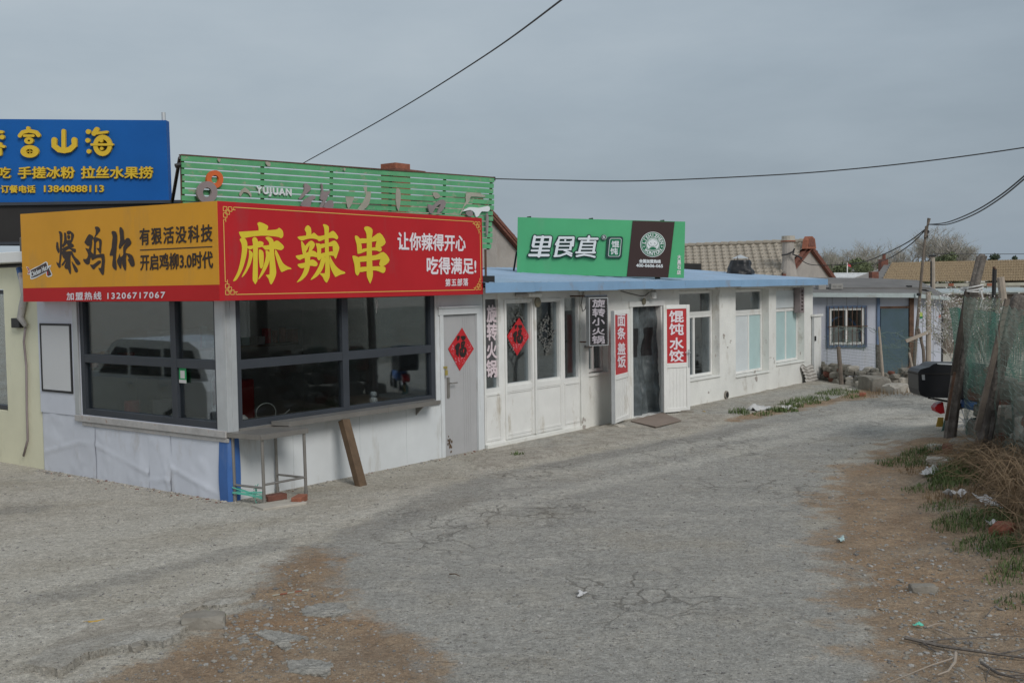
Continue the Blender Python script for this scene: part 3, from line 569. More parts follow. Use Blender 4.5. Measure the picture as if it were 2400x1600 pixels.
# stainless table
tb = root('steel_table', FA.p(.35, .3, 0), 'small stainless steel table with four tube legs at the kiosk corner', 'table')
def FT(u, v, z): return FA.p(u, v, z)
Lg = [(0.03, .035), (.08, .50), (.70, .52), (.66, .05)]
mb = MB(); q = [(-.02, -.0), (.03, .54), (.74, .55), (.70, .03)]
mb.box8([FA.p(u, v, z) for (u, v) in (q[0], q[1], q[3], q[2]) for z in (.815, .823)]); 
for a, b_ in ((q[0], q[1]), (q[1], q[2])):
    d = np.array(b_)-np.array(a); nn = np.array([-d[1], d[0]])/np.linalg.norm(d)*.008
    mb.box8([FA.p(p[0]+s_*nn[0], p[1]+s_*nn[1], z) for p in (a, b_) for s_ in (0, 1) for z in (.765, .8145)])
mb.build('table_top', 'steel', tb)
for i, (u, v) in enumerate(Lg): mb = MB().tube([FA.p(u, v, .8), FA.p(u+.01, v, .07)], .019, 10).tube([FA.p(u+.01, v, .075), FA.p(u+.01, v, -.01)], .024, 10); mb.build('leg', 'steel', tb, smooth=False)
for a, b_, z in ((0, 1, .20), (1, 2, .235), (3, 2, .23)): MB().tube([FA.p(*Lg[a], z), FA.p(*Lg[b_], z)], .014, 8).build('stretcher', 'steel', tb)
mb = MB(); rr = random.Random(2); p0, p1 = FA.p(*Lg[0], .13), FA.p(*Lg[1], .11)
for i in range(12):
    z = rr.uniform(-.05, .05); s_ = rr.choice((-1, 1))*.024; mid_ = (p0+p1)/2+np.array([0, 0, rr.uniform(-.015, .01)])
    mb.tube([p0+U*s_+[0, 0, z], mid_+U*s_*.6+[0, 0, z*.4], p1+U*s_+[0, 0, z*1.1]], .0045, 5)
pk = p0*.35+p1*.65
for q in ([(0, 0, .10), (.02, 0, .03), (0, 0, -.04), (.03, 0, -.11)], [(.05, 0, .12), (.01, 0, .06), (-.01, 0, 0), (-.02, 0, -.06)], [(-.03, 0, .05), (.03, 0, .07), (.02, 0, 0), (-.03, 0, -.05), (-.03, 0, .03)]): mb.tube([pk+U*.03+V*(a+.1*c)+[0, 0, c] for a, b_, c in q], .0045, 5)
tag(mb.build('plastic_twine', 'greenwire', org=p0), 'mint green plastic twine wound around the legs of the steel table', 'twine')
def brickbox(name, c, ang, l_=.23, w_=.11, h_=.06, m_='brick'):
    d = U*math.cos(ang)+V*math.sin(ang); e_ = np.array([-d[1], d[0], 0]); mb = MB(); mb.box8([c+d*a*l_/2+e_*b_*w_/2+[0, 0, z] for a in (-1, 1) for b_ in (-1, 1) for z in (0, h_)]); return mb.build(name, m_, org=c, bev=.008)
g = G(645, 1171); tag(brickbox('brick', g, .15, .26, .12, .07, 'brickd'), 'dark red brick lying under the steel table against the kiosk wall', 'brick', 'loose bricks by the table')
g = G(702, 1176); tag(brickbox('brick', g, -.5, .24, .12, .075), 'lighter red brick lying beside the right front leg of the steel table', 'brick', 'loose bricks by the table')
g = G(655, 1184); tag(brickbox('paving_slab', g-[0, 0, .008], .25, .55, .30, .035, 'stonew'), 'thin pale slab lying on the ground beneath the steel table', 'slab')
# items behind the glass
def blob(name, c, r, s, m_, label, cat, n=3, rough=.3):
    mb = MB(); rock(mb, c, r, random.randint(1, 99), *s, sub=n, rough=rough); return tag(mb.build(name, m_, org=c, smooth=True), label, cat)
tbl = root('work_table', FA.p(2, -.5, .1), 'dark work counter standing inside the kiosk behind the serving window', 'counter')
MB().box(FA, .2, 3.6, -.75, -.16, .80, .84).build('counter_top', 'dark', tbl); MB().box(FA, .25, 3.5, -.7, -.65, .03, .8).build('counter_front', 'dark', tbl); MB().box(FL, .2, 2.9, -.7, -.16, .78, .82).build('counter_top', 'dark', tbl)
blob('plastic_bag', FL.p(.50, -.34, .95), .2, (.9, .9, .75), 'plastic', 'crumpled white plastic bag inside the side window near the corner post', 'plastic bag')
blob('plastic_bag', FA.p(.36, -.32, .90), .12, (1.2, .8, .6), 'plastic', 'small white plastic bag at the lower corner of the serving window', 'plastic bag')
c = FA.p(.24, -.25, .84); mb = MB().tube([c, c+[0, 0, .13]], [.035, .045], 12); r_ = root('chopstick_cup', c, 'paper cup of wooden sticks inside the serving window beside the corner post', 'cup'); mb.build('cup', 'paper', r_); MB().tube([c+[0, 0, .13], c+[0, 0, .17]], [.046, .047], 12).build('red_band', 'red', r_)
mb = MB(); rr = random.Random(5)
for i in range(12): mb.tube([c+[rr.uniform(-.02, .02), rr.uniform(-.02, .02), .1], c+[rr.uniform(-.05, .05), rr.uniform(-.03, .03), .25+rr.uniform(-.02, .02)]], .004, 4)
mb.build('sticks', 'palewood', r_)
c = FA.p(.75, -.22, .86); mb = MB().tube([c+U*.13*math.cos(t)+V*.03*math.cos(t)+np.array([0, 0, .1+.12*math.sin(t)]) for t in np.linspace(-.5, 3.7, 20)], .006, 5); mb.tube([c+U*.12, c+U*.42+[0, 0, .05]], .006, 5); mb.tube([c+U*.2, c+U*.38+[0, 0, .1]], .005, 5); tag(mb.build('wire_sieve', 'wire', org=c), 'round wire sieve and tongs lying on the counter behind the serving window', 'kitchen tool')
c = FA.p(2.60, -.18, .90); mb = MB(); rock(mb, c+[0, 0, .04], .05, 3, 1, 1, 1.1, 2, rough=.08); rock(mb, c+[0, 0, .13], .042, 5, 1, 1, 1, 2, rough=.05); tag(mb.build('figurine', 'wface', org=c, smooth=True), 'tiny white figurine standing on the window ledge behind the serving window glass', 'figurine')
for (u, v, w, d, h0, h1, mm, lb) in ((2.35, -3.4, .5, .4, .03, 1.1, 'red', 'red plastic crate stack standing at the back of the kiosk'), (.7, -2.9, .9, .5, .03, 1.3, 'black', 'black cooker cabinet standing in the kiosk interior'), (1.5, -3.8, .7, .35, .03, 1.9, 'inwall', 'tall pale cupboard at the back wall inside the kiosk')):
    r_ = root('cabinet', FA.p(u, v, 0), lb, 'cabinet'); MB().box(FA, u, u+w, v, v+d, h0, h1).build('body', mm, r_, bev=.02); MB().box(FA, u+.04, u+w-.04, v+d, v+d+.02, h0+.1, h1-.1).build('door', mm, r_, bev=.01)
r_ = root('wall_shelf', FA.p(2, -3.8, 1.3), 'wall shelf of jars and boxes at the back of the kiosk interior', 'shelf'); rr = random.Random(14)
MB().box(FA, .3, 1.4, -3.94, -3.6, 1.38, 1.42).box(FA, 2.1, 4.3, -3.94, -3.6, 1.55, 1.59).build('board', 'plank', r_)
for u0_, u1_, z_ in ((.35, 1.35, 1.42), (2.15, 4.25, 1.59)):
    u = u0_
    while u < u1_: w = rr.uniform(.08, .22); h_ = rr.uniform(.12, .34); c_ = FA.p(u+w/2, -3.75, z_); (MB().tube([c_, c_+[0, 0, h_]], w*.42, 10) if rr.random() < .5 else MB().box(FA, u, u+w, -3.88, -3.64, z_, z_+h_)).build('jar' if 0 else 'container', rr.choice(['paper', 'orange', 'steel', 'brick', 'teal', 'redstrip', 'board']), r_); u += w+.04
r_ = root('hanging_towel', FA.p(1.2, -1.2, 1.3), 'pale cloth hanging from the ceiling inside the kiosk serving window', 'towel'); MB().grid(lambda a_, b_: FA.p(1.15+.28*a_, -1.3+.03*math.sin(a_*12), 2.4-.55*b_), 14, 6).build('cloth', 'board', r_, solid=.004)
r_ = root('side_counter', FA.p(.6, -2.9, 0), 'steel food counter inside the kiosk side window', 'counter'); MB().box(FA, .3, .8, -3.2, -1.2, .72, .78).build('top', 'steel', r_, bev=.005); MB().box(FA, .35, .75, -3.15, -1.25, .03, .72).build('cabinet', 'dark', r_); MB().tube([FA.p(.55, -2.0, .78), FA.p(.55, -2.0, 1.05)], [.16, .18], 16).build('pot', 'steel', r_); MB().tube([FA.p(.5, -2.7, .78), FA.p(.5, -2.7, 1.0)], .10, 12).build('bucket', 'redstrip', r_)
mb = MB()
for dx, l_ in ((0, .18), (.035, .11), (.05, .15)): a = FA.w(880+dx*60, 702, .02); mb.tube([a, a+U*.02+[0, 0, -l_*.5], a+U*(.01-dx*.6)+[0, 0, -l_]], .004, 4)
tag(mb.build('loose_cords', 'paper', org=FA.w(880, 702, .02)), 'pale loose cord ends dangling over the serving window', 'cord')
# ------------------------------------------------------------------ red and yellow signs of the kiosk
SV = .30
rs = root('red_sign', FA.p(2, SV, 2.37), 'wide red signboard with large yellow Chinese brush lettering above the serving window', 'signboard')
ru0 = -SV; ru1 = FA.at(1131, 600, SV)[0]; sz0, sz1 = 2.366, 3.487
MB().box(FA, ru0+.002, ru1, .02, SV, sz0, sz1).build('sign_panel', 'red', rs, bev=.004)
C4 = lambda p: (400+p[0]/3.0154, 340+p[1]/3.0154)
R1 = lambda p: (530+p[0]/5.88, 540+p[1]/5.88)
fr = FA.px(SV); mb = MB()
MA = [[(612,555),(632,545),(685,570),(683,595),(672,615),(640,625),(622,615),(620,580)],
 [(482,615),(500,612),(612,605),(740,598),(765,585),(790,605),(795,640),(780,658),(750,648),(640,640),(530,655),(508,662),(490,640)],
 [(487,668),(505,655),(525,660),(540,690),(540,740),(530,800),(505,880),(470,945),(447,962),(442,955),(470,900),(490,830),(502,750),(500,700)],
 [(540,715),(585,708),(620,680),(650,685),(655,700),(642,720),(590,728),(560,738),(540,725)],
 [(575,668),(590,650),(608,660),(616,690),(614,790),(614,940),(605,970),(597,982),(585,965),(578,940),(582,800),(580,700)],
 [(553,740),(580,765),(575,800),(560,850),(530,905),(506,932),(503,925),(530,870),(548,810),(553,770)],
 [(622,745),(632,738),(655,760),(655,840),(645,868),(636,872),(628,855),(622,800)],
 [(645,712),(700,705),(745,675),(775,690),(800,720),(785,740),(770,742),(735,735),(690,740),(668,740),(655,728)],
 [(668,655),(690,648),(715,660),(728,690),(730,760),(740,850),(745,900),(735,940),(712,983),(700,975),(690,945),(675,925),(672,918),(690,915),(698,905),(697,800),(695,700),(688,680)],
 [(670,745),(695,755),(700,790),(690,840),(660,900),(625,945),(620,940),(645,880),(665,820),(672,780)],
 [(740,738),(760,770),(790,830),(820,855),(848,868),(850,877),(825,880),(790,895),(778,892),(760,850),(742,790),(735,760)]]
LC = [[(955,360),(1000,320)]]
LA = [[(1080,-10),(1095,-50),(1125,-70),(1165,-30),(1172,60),(1165,80),(1105,85),(1100,30)],
 [(980,90),(1100,72),(1165,60),(1210,32),(1270,78),(1360,62),(1410,40),(1475,8),(1540,88),(1520,125),(1480,105),(1410,108),(1350,125),(1280,150),(1250,125),(1180,112),(1110,120),(1035,140)],
 [(1030,145),(1090,222),(1100,300),(1085,345),(1055,340)], [(1080,225),(1165,140),(1222,195),(1175,280),(1130,312),(1146,205),(1098,290)],
 [(955,352),(1050,330),(1180,278),(1250,315),(1250,370),(1180,360),(1060,385),(1005,408)], [(980,468),(1080,445),(1185,400),(1255,450),(1235,495),(1150,488),(1035,522)],
 [(1075,320),(1150,330),(1150,440),(1145,520),(1110,610),(1045,680),(980,715),(975,705),(1030,630),(1070,540),(1082,450),(1080,380)],
 [(1230,180),(1245,178),(1300,195),(1305,320),(1310,375),(1280,412),(1250,380),(1250,260)], [(1290,193),(1400,175),(1495,140),(1550,225),(1470,218),(1380,225),(1300,248)],
 [(1470,210),(1555,225),(1530,330),(1505,392),(1480,350),(1470,295)], [(1300,322),(1400,300),(1475,290),(1485,350),(1430,345),(1370,360),(1305,380)],
 [(1330,-70),(1350,-85),(1410,-50),(1408,60),(1412,300),(1420,430),(1425,620),(1400,690),(1380,720),(1350,690),(1325,640),(1292,605),(1290,590),(1345,590),(1358,570),(1362,430),(1358,300),(1350,0)],
 [(1310,380),(1365,375),(1358,440),(1310,560),(1240,640),(1170,680),(1162,672),(1220,590),(1280,480)], [(1425,345),(1440,380),(1500,480),(1570,545),(1632,572),(1630,595),(1570,610),(1505,640),(1490,625),(1445,540),(1420,440)]]
CH = [[(1895,-30),(1945,-55),(2012,-12),(2005,100),(2005,300),(2012,500),(2018,560),(2015,640),(1985,725),(1975,725),(1945,660),(1932,590),(1932,300),(1930,60)],
 [(1768,90),(1795,72),(1840,115),(1858,180),(1868,260),(1870,305),(1825,322),(1805,310),(1795,200)], [(1840,115),(1930,112),(2010,95),(2115,35),(2195,165),(2115,235),(2055,230),(2065,160),(2055,150),(1858,180)],
 [(1868,262),(1935,245),(2110,230),(2140,265),(2115,295),(2060,278),(1935,285),(1830,322)], [(1735,365),(1755,348),(1815,370),(1838,435),(1845,510),(1838,570),(1808,622),(1775,585),(1762,470)],
 [(1815,370),(1935,350),(2060,340),(2165,298),(2248,410),(2160,495),(2105,475),(2117,410),(2105,400),(1838,435)], [(1845,510),(1935,500),(2160,495),(2192,540),(2160,587),(2060,552),(1935,560),(1838,572)]]
k = 0
for src, mp_ in ((MA, C4), (LA, R1), (CH, R1)):
    for p in src: mb.poly(smooth_poly([mp_(q) for q in p]), fr, .002+.00015*k); k += 1
mb.build('big_lettering', 'ylet', rs)
mb = MB()
text(mb, '让你辣得开心', ((931.6, 544), (1091, 552), (1090, 588.7), (932, 585.4)), FA, SV, .03)
text(mb, '吃得满足!', ((1000, 602), (1115, 606), (1115, 641), (1000.5, 642.5)), FA, SV, .03)
text(mb, '第五部落', ((1043.4, 653.6), (1096.5, 652.4), (1096.5, 669.3), (1043.5, 670.8)), FA, SV, .025, sp=1.18)
mb.build('small_lettering', 'wlet', rs)
mb = MB(); c = [(522.7, 484.3), (1124.6, 521.7), (1125.6, 679), (527.7, 690.5)]; cu = [FA.at(*q, SV) for q in c]
bu0, bu1, bz0, bz1 = cu[0][0], cu[1][0], cu[3][1], cu[0][1]
def ln(u0, u1, z0, z1): mb.box(FA, min(u0, u1), max(u0, u1), SV+.001, SV+.004, min(z0, z1), max(z0, z1))
t = .009; K = .17
for z in (bz0, bz1): ln(bu0+K, bu1-K, z-t/2, z+t/2)
for u in (bu0, bu1): ln(u-t/2, u+t/2, bz0+K, bz1-K)
for u, su in ((bu0, 1), (bu1, -1)):
    for z, s2 in ((bz0, 1), (bz1, -1)):
        def h(a, b_, y): ln(u+su*a, u+su*b_, z+s2*y-t/2.4, z+s2*y+t/2.4)
        def v_(x_, a, b_): ln(u+su*x_-t/2.4, u+su*x_+t/2.4, z+s2*a, z+s2*b_)
        for (x0, y0, s) in ((0, 0, .05), (.035, .035, .05), (.0, .07, .05), (.07, .0, .05)): h(x0, x0+s, y0); h(x0, x0+s, y0+s); v_(x0, y0, y0+s); v_(x0+s, y0, y0+s)
        h(.12, K, .03); v_(.145, 0, .03); h(.145, K, 0); v_(.03, .12, K); h(0, .03, .145); v_(0, .145, K)
mb.build('fret_border', 'gold', rs)
ys = root('yellow_sign', FL.p(2, SV, 2.37), 'orange yellow signboard with black brush lettering over a red phone strip around the kiosk corner', 'signboard')
yu1 = 3.94; fl = FL.px(SV); yz = FL.at(55.4, 675.3, SV)[1]; yz = (yz+FL.at(512, 666.8, SV)[1])/2; ztop = 3.555
mb = MB(); mb.box8([FL.p(u, v, z) for u, zt in ((-SV+.002, sz1), (yu1, ztop)) for v in (.02, SV) for z in (yz, zt)]); mb.build('sign_panel', 'yellow', ys)
MB().box(FL, -SV+.002, yu1, .02, SV+.001, sz0, yz-.001).build('phone_strip', 'redstrip', ys)
R2 = lambda p: (60+p[0]/8.711, 510+p[1]/8.711)
BR = [[(678,285),(735,295),(755,370),(750,560),(740,760),(720,920),(720,1010),(680,1025),(630,920),(640,905),(680,920),(700,700),(700,400)], [(632,500),(665,510),(680,600),(692,640),(695,700),(670,725),(630,640)], [(785,315),(825,315),(840,400),(845,520),(790,590),(760,610),(750,560),(780,500),(790,420)],
 [(845,290),(895,268),(970,310),(990,370),(970,460),(935,520),(915,510),(930,400),(925,330),(890,350),(855,340)], [(850,370),(910,370),(910,430),(870,440)], [(840,470),(930,460),(935,520),(980,545),(980,590),(930,610),(860,560)],
 [(750,640),(800,600),(880,570),(980,560),(985,600),(930,620),(1020,640),(1020,715),(960,690),(900,640),(820,680),(770,700)], [(740,690),(830,690),(910,680),(960,700),(1000,790),(1080,860),(1125,940),(1070,970),(1020,920),(960,810),(930,760),(920,870),(930,1130),(900,1140),(870,1060),(820,1045),(795,990),(830,890),(770,975),(735,965),(800,860),(760,800)], [(940,900),(975,930),(1050,1020),(1070,1100),(1030,1120),(985,1040)],
 [(1420,190),(1500,195),(1525,260),(1480,330),(1415,410),(1395,420),(1430,340),(1435,260)], [(1210,490),(1290,350),(1345,355),(1390,400),(1370,460),(1310,570),(1265,575),(1215,520)], [(1225,620),(1290,640),(1310,560),(1360,470),(1360,560),(1340,690),(1390,750),(1330,830),(1310,940),(1240,950),(1175,850),(1250,840),(1280,740)],
 [(1390,410),(1470,410),(1540,440),(1560,500),(1545,700),(1530,740),(1490,680),(1450,620),(1500,620),(1500,480),(1440,520),(1440,760),(1395,760),(1400,520)], [(1350,760),(1440,760),(1590,735),(1615,780),(1625,900),(1600,1150),(1570,1165),(1530,1110),(1490,1025),(1540,1020),(1555,830),(1440,830),(1360,870)], [(1320,960),(1380,960),(1480,885),(1535,880),(1540,920),(1450,1000),(1400,1055),(1370,1040)],
 [(1760,285),(1850,290),(1880,440),(1860,680),(1850,860),(1865,1050),(1830,1065),(1770,970),(1790,790),(1730,780),(1725,730),(1760,600),(1780,400)], [(1920,210),(1975,215),(2010,290),(2020,450),(2080,415),(2130,430),(2165,530),(2100,600),(2060,650),(2050,720),(2130,740),(2200,800),(2235,960),(2180,1005),(2140,960),(2090,850),(2115,840),(2060,760),(2060,1050),(2025,1065),(1980,960),(1975,880),(1955,1030),(1930,1030),(1870,900),(1900,810),(1925,730),(1945,800),(2000,750),(2000,600),(2060,510),(1990,570),(1930,640),(1905,590),(1935,450)]]
mb = MB(); rj = random.Random(3)
for k, p in enumerate(BR):
    pp = smooth_poly([R2(q) for q in p], 3); pp = [(x+rj.uniform(-.35, .35), y+rj.uniform(-.35, .35)) for x, y in pp]; mb.poly(pp, fl, .002+.00015*k)
mb.build('brush_lettering', 'blet', ys)
mb = MB()
text(mb, '有狠活没科技', ((327.8, 536), (498, 526.2), (498, 565.3), (328.6, 574.2)), FL, SV, .028, sp=1.2)
text(mb, '开启鸡柳3.0时代', ((329.6, 597), (498.7, 588.5), (499.5, 628), (330, 633.5)), FL, SV, .028)
mb.poly([(328.3, 585), (498.2, 576.8), (498.2, 579.4), (328.3, 587.6)], fl, .003); mb.build('slogan', 'blet', ys)
mb = MB(); text(mb, '加盟热线 13206717067', ((157, 685.5), (387.8, 681), (387.2, 699.5), (157.4, 703.3)), FL, SV+.001, .03, sp=1.22); mb.build('phone_lettering', 'wlet', ys)
RB = [(14,1000),(60,1010),(90,1075),(170,1030),(300,970),(390,910),(430,895),(455,925),(465,985),(530,965),(500,1045),(552,1165),(530,1200),(460,1215),(430,1190),(420,1120),(330,1170),(220,1230),(130,1262),(100,1250),(98,1165),(40,1160),(60,1090)]
MB().poly([R2(p) for p in RB], fl, .003).build('ribbon_edge', 'wface', ys)
sh_ = lambda P_, k: [(q[0]+(np.mean([w[0] for w in P_])-q[0])*k, q[1]+(np.mean([w[1] for w in P_])-q[1])*k) for q in P_]
RI = [(108,1080),(220,1025),(330,965),(425,915),(445,985),(448,1090),(330,1150),(220,1205),(125,1235)]
mb = MB().poly([R2(p) for p in RI], fl, .0045); mb = MB(); mb.poly([R2(p) for p in RI], fl, .0045); mb.poly([R2(p) for p in ((440,1085),(480,1020),(515,985),(485,1045),(535,1165),(470,1195),(445,1170))], fl, .005); mb.build('ribbon', 'brown', ys)
mb = MB(); mb.poly([R2(p) for p in ((30,1010),(62,1022),(88,1085),(90,1140),(55,1145),(75,1090))], fl, .005); mb.poly([R2(p) for p in ((438,1090),(470,1110),(460,1190),(445,1175))], fl, .0055); mb.build('ribbon_fold', 'red', ys)
mb = MB(); text(mb, 'Chicken Hut', ((73.5, 638), (110, 620.5), (111, 632.5), (75, 649.5)), FL, SV, .035, off=.0065); mb.build('ribbon_lettering', 'wface', ys)
# ------------------------------------------------------------------ green slatted billboard
BV = -.8
bb = root('slatted_billboard', FA.p(3, BV, 2.64), 'peeling green slatted rooftop billboard with leftover letters behind the red sign', 'billboard')
TLq, TRq, BLq, BRq = (FA.w(*q, BV) for q in ((425, 365), (1158, 418), (428.5, 566), (1150, 585)))
def bp_(a, b_, off=0): return (TLq*(1-a)+TRq*a)*(1-b_)+(BLq*(1-a)+BRq*a)*b_+V*off
mb = MB(); NS = 13; rs_ = random.Random(9)
for i in range(NS):
    b0 = i/NS; b1 = (i+.80)/NS; prev = None
    mb.grid(lambda s, t_, b0=b0, b1=b1, i=i: bp_(s, b0+(b1-b0)*t_, .006+.006*math.sin(s*9+i)+.004*fbm(s*8, i, 1, 2)), 24, 1)
mb.build('slat', 'slat', bb, solid=.018)
for a in (.003, .205, .405, .60, .80, .993): 
    mb = MB(); mb.box8([bp_(a+x, b_, o_) for x in (0, .006) for o_ in (-.055, -.02) for b_ in (-.01, 1.0)]); mb.build('upright', 'rust', bb)
mb = MB(); mb.box8([bp_(a, b_, o_) for a in (0, 1) for o_ in (-.05, .012) for b_ in (-.018, -.002)]); mb.build('top_rail', 'rust', bb)
for a in (.01, .30, .6, .985):
    p = bp_(a, 1.0, -.04); q = p.copy(); q[2] = KT+.115; MB().tube([p, q], .022, 6).build('support_leg', 'rust', bb)
MB().tube([bp_(.0, .02, -.03), FA.w(404, 471, BV-.9), FA.p(*FA.at(402, 480, BV-.9)[:1], BV-1.0, KT+.11)], .022, 6).build('rear_strut', 'black', bb)
MB().tube([FA.w(411, 389, BV-.05), FA.w(424, 386, BV-.03)], .03, 6).build('bracket', 'black', bb)
mb = MB(); qk = bp_(.985, 1, 0)
for z in np.linspace(.04, .3, 4): mb.tube([qk-U*.4-V*.05-[0, 0, .36], qk+U*.03-V*.05-[0, 0, .3]], .01, 4)
mb.build('lower_brace', 'rust', bb)
fb = FA.px(BV)
def ringp(cx, cy, R_, r_, name, mm, v):
    mb = MB(); n = 28
    for i in range(n):
        a0, a1 = 2*math.pi*i/n, 2*math.pi*(i+1)/n
        P_ = lambda r, a, o_: fb(cx+r*math.cos(a)*.92, cy+r*math.sin(a), o_)
        for (ra, oa), (rb, ob_) in (((R_, v), (R_, v+.03)), ((R_, v+.03), (r_, v+.03)), ((r_, v+.03), (r_, v))): mb.face([P_(ra, a0, oa), P_(ra, a1, oa), P_(rb, a1, ob_), P_(rb, a0, ob_)])
    mb.build(name, mm, bb)
ringp(497, 421, 21, 9.5, 'orange_ring', 'orange', .03); ringp(475, 452, 26, 11, 'grey_ring', 'greymetal', .062)
mb = MB(); text(mb, 'YUJUAN', ((595.7, 438), (677, 444), (677, 465), (596.5, 459)), FA, BV, .03, .02, sp=1.25, off=.03); mb.build('lettering', 'wface', bb)
C4p = lambda P_: [C4(q) for q in P_]
for mm, nme, polys in (('greymetal', 'letter_scrap', [[(925,280),(945,275),(975,310),(935,350),(905,382),(888,380),(925,330)], [(900,430),(930,385),(985,358),(1005,375),(975,400),(960,450)], [(1042,275),(1055,290),(1060,330),(1108,325),(1090,360),(1060,390),(1035,385),(1045,330)], [(1055,440),(1095,395),(1125,400),(1122,450)], [(1030,440),(1075,360),(1085,370),(1045,445)], [(1795,420),(1830,430),(1870,395),(1905,388),(1920,420),(1890,470),(1860,480),(1885,420),(1850,440),(1820,488),(1800,470)], [(2060,480),(2100,465),(2110,500),(2080,505)], [(2205,490),(2220,510),(2215,620),(2205,640)]]),
                       ('peel', 'paint_scar', [[(1225,340),(1250,330),(1270,300),(1290,295),(1285,380),(1250,450),(1235,420)], [(1350,300),(1395,300),(1405,350),(1390,420),(1350,460),(1310,455),(1345,410),(1370,350)], [(1585,310),(1610,320),(1615,380),(1600,470),(1580,400)], [(1840,340),(1870,335),(1895,365),(1860,380)], [(2075,345),(2140,340),(2205,355),(2200,370),(2110,365),(2100,400),(2060,440),(2050,470),(2030,490),(2075,400)], [(655,120),(690,125),(690,150),(672,150)], [(315,98),(340,100),(330,125)], [(470,345),(510,300),(555,345),(552,372),(535,345),(500,335),(480,365)], [(1205,165),(1222,168),(1215,188)]]),
                       ('wface', 'bent_white_scrap', [[(2050,470),(2095,440),(2160,445),(2225,432),(2238,450),(2225,472),(2180,470),(2160,500),(2140,510),(2130,480),(2100,460)]])):
    mb = MB(); sc_ = random.Random(12)
    for i, P_ in enumerate(polys): MB().poly(smooth_poly(C4p(P_), 2), fb, .022+.002*i if nme == 'paint_scar' else .035+.004*i, .006 if nme == 'paint_scar' else .02).build(nme, mm, bb)
mb = MB(); p_ = FA.w(1158, 419, BV)
for i in range(5): mb.tube([p_+[.02*math.cos(t+i), .02*i/5, .03*math.sin(t)] for t in np.linspace(0, 6, 10)], .005, 4)
mb.build('cable_knot', 'cable', bb)
# ------------------------------------------------------------------ long white restaurant
rt = root('white_restaurant', FA.p(11, -2, 0), 'long low white restaurant with a faded blue metal roof and many doors and windows', 'building')
E = 17.93; WT = 2.47
s0 = 4.815
# plastic glazed front, u s0..7.66
pv = MB()
PA = (4.862, 5.18); PB = (FA.at(1187, 800)[0], FA.at(1243.6, 800)[0]); PC = (FA.at(1257, 800)[0], FA.at(1311, 800)[0]); PD = (FA.at(1323.5, 800)[0], FA.at(1355, 800)[0])
hz0, hz1 = .93, 2.22
holes = [(PA[0], PA[1], .91, 2.285), (*PB, .95, 2.21), (*PC, .95, 2.21), (*PD, .905, 2.27)]
wall_open(pv, FA, s0, 7.44, -.10, 0, .02, WT, holes)
pv.build('shopfront_frame', 'pvc', rt)
for (a, b_, c, d) in holes: g = MB().box(FA, a-.01, b_+.01, -.06, -.052, c-.01, d+.01); g.build('pane', 'glass', rt)
mb = MB()
for a, b_, zt, zb in ((PA[0]+.0, PA[1], .80, .13), (PB[0]-.01, PB[1], .80, .16), (PC[0]-.01, PC[1], .80, .16), (PD[0], PD[1], .80, .16)):
    for (q0, q1, w0, w1) in ((a-.025, a, zb, zt), (b_, b_+.025, zb, zt), (a-.025, b_+.025, zt, zt+.03), (a-.025, b_+.025, zb-.03, zb)): mb.box(FA, q0, q1, .0005, .012, w0, w1)
mb.build('panel_bead', 'pvc', rt)
for a, b_ in (PB, PC):
    mb = MB(); frame_bars(mb, FA, a-.06, b_+.055, .08, 2.27, .0005, .022, .045, [], [.87], .09); mb.build('sliding_door', 'pvc', rt, bev=.003)
MB().box(FA, PB[1]+.06, PC[0]-.055, .0005, .05, .08, WT-.02).build('door_post', 'pvc', rt, bev=.004)
MB().box(FA, s0, 7.44, -.1, .05, -.12, .06).build('step', 'plaster', rt, bev=.01)
# piers, window F, and the plaster walls
Fu0, Fu1, Fz0, Fz1 = 7.70, 8.36, .92, 2.26
du0, du1, dz1 = 9.17, 10.29, 2.06
W1 = (FA.at(1592, 700)[0], 12.777, .53, 2.335); W2 = (13.555, FA.at(1802, 700)[0], .44, 2.335); W3 = (FA.at(1819, 700)[0], FA.at(1885, 730)[0], .55, 2.335)
mb = MB(); wall_open(mb, FA, 7.44, E, -.26, 0, -.15, WT, [(Fu0, Fu1, Fz0, Fz1), (du0, du1, -.15, dz1), W1, W2, W3]); mb.build('front_wall', 'plaster', rt)
MB().box(FA, 7.44, 7.68, .001, .035, -.05, WT).build('pier', 'plaster', rt, bev=.008)
mb = MB(); mb.box(FA, E-.26, E-.002, -4.0, -.262, -.1, WT+.1); mb.box(FA, s0+.05, E-.27, -4.02, -3.9, 0, 2.7); mb.build('end_wall', 'plaster', rt)
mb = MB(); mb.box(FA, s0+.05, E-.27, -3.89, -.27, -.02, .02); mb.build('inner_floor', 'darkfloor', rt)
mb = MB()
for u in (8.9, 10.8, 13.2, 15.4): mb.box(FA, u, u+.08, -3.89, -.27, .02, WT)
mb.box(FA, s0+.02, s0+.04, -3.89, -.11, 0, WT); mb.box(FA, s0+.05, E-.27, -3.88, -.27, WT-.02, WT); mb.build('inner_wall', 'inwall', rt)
window(rt, FA, Fu0+.01, Fu1-.01, Fz0+.02, Fz1-.01, -.11, .06, .055, [(Fu0+Fu1)/2], [], 'pvc', 'glass')
def winset(Wn, usp, zr, label=None):
    a, b_, c, d = Wn
    window(rt, FA, a+.008, b_-.008, zr+.002, d-.008, -.172, .06, .06, [], [], 'pvc', 'glass', name='transom_window')
    return window(rt, FA, a+.008, b_-.008, c+.01, zr, -.17, .06, .06, usp, [], 'pvc', 'glass', label=label)
zr1 = 1.83
winset(W1, [FA.at(1627, 800, -.17)[0]], zr1); f2 = winset(W2, [FA.at(1755, 760, -.17)[0]], 1.80, 'white window with one white filmed sash and one teal sash'); f3 = winset(W3, [FA.at(1842, 760, -.17)[0]], 1.83, 'white window with two teal sashes and a louvred vent above')
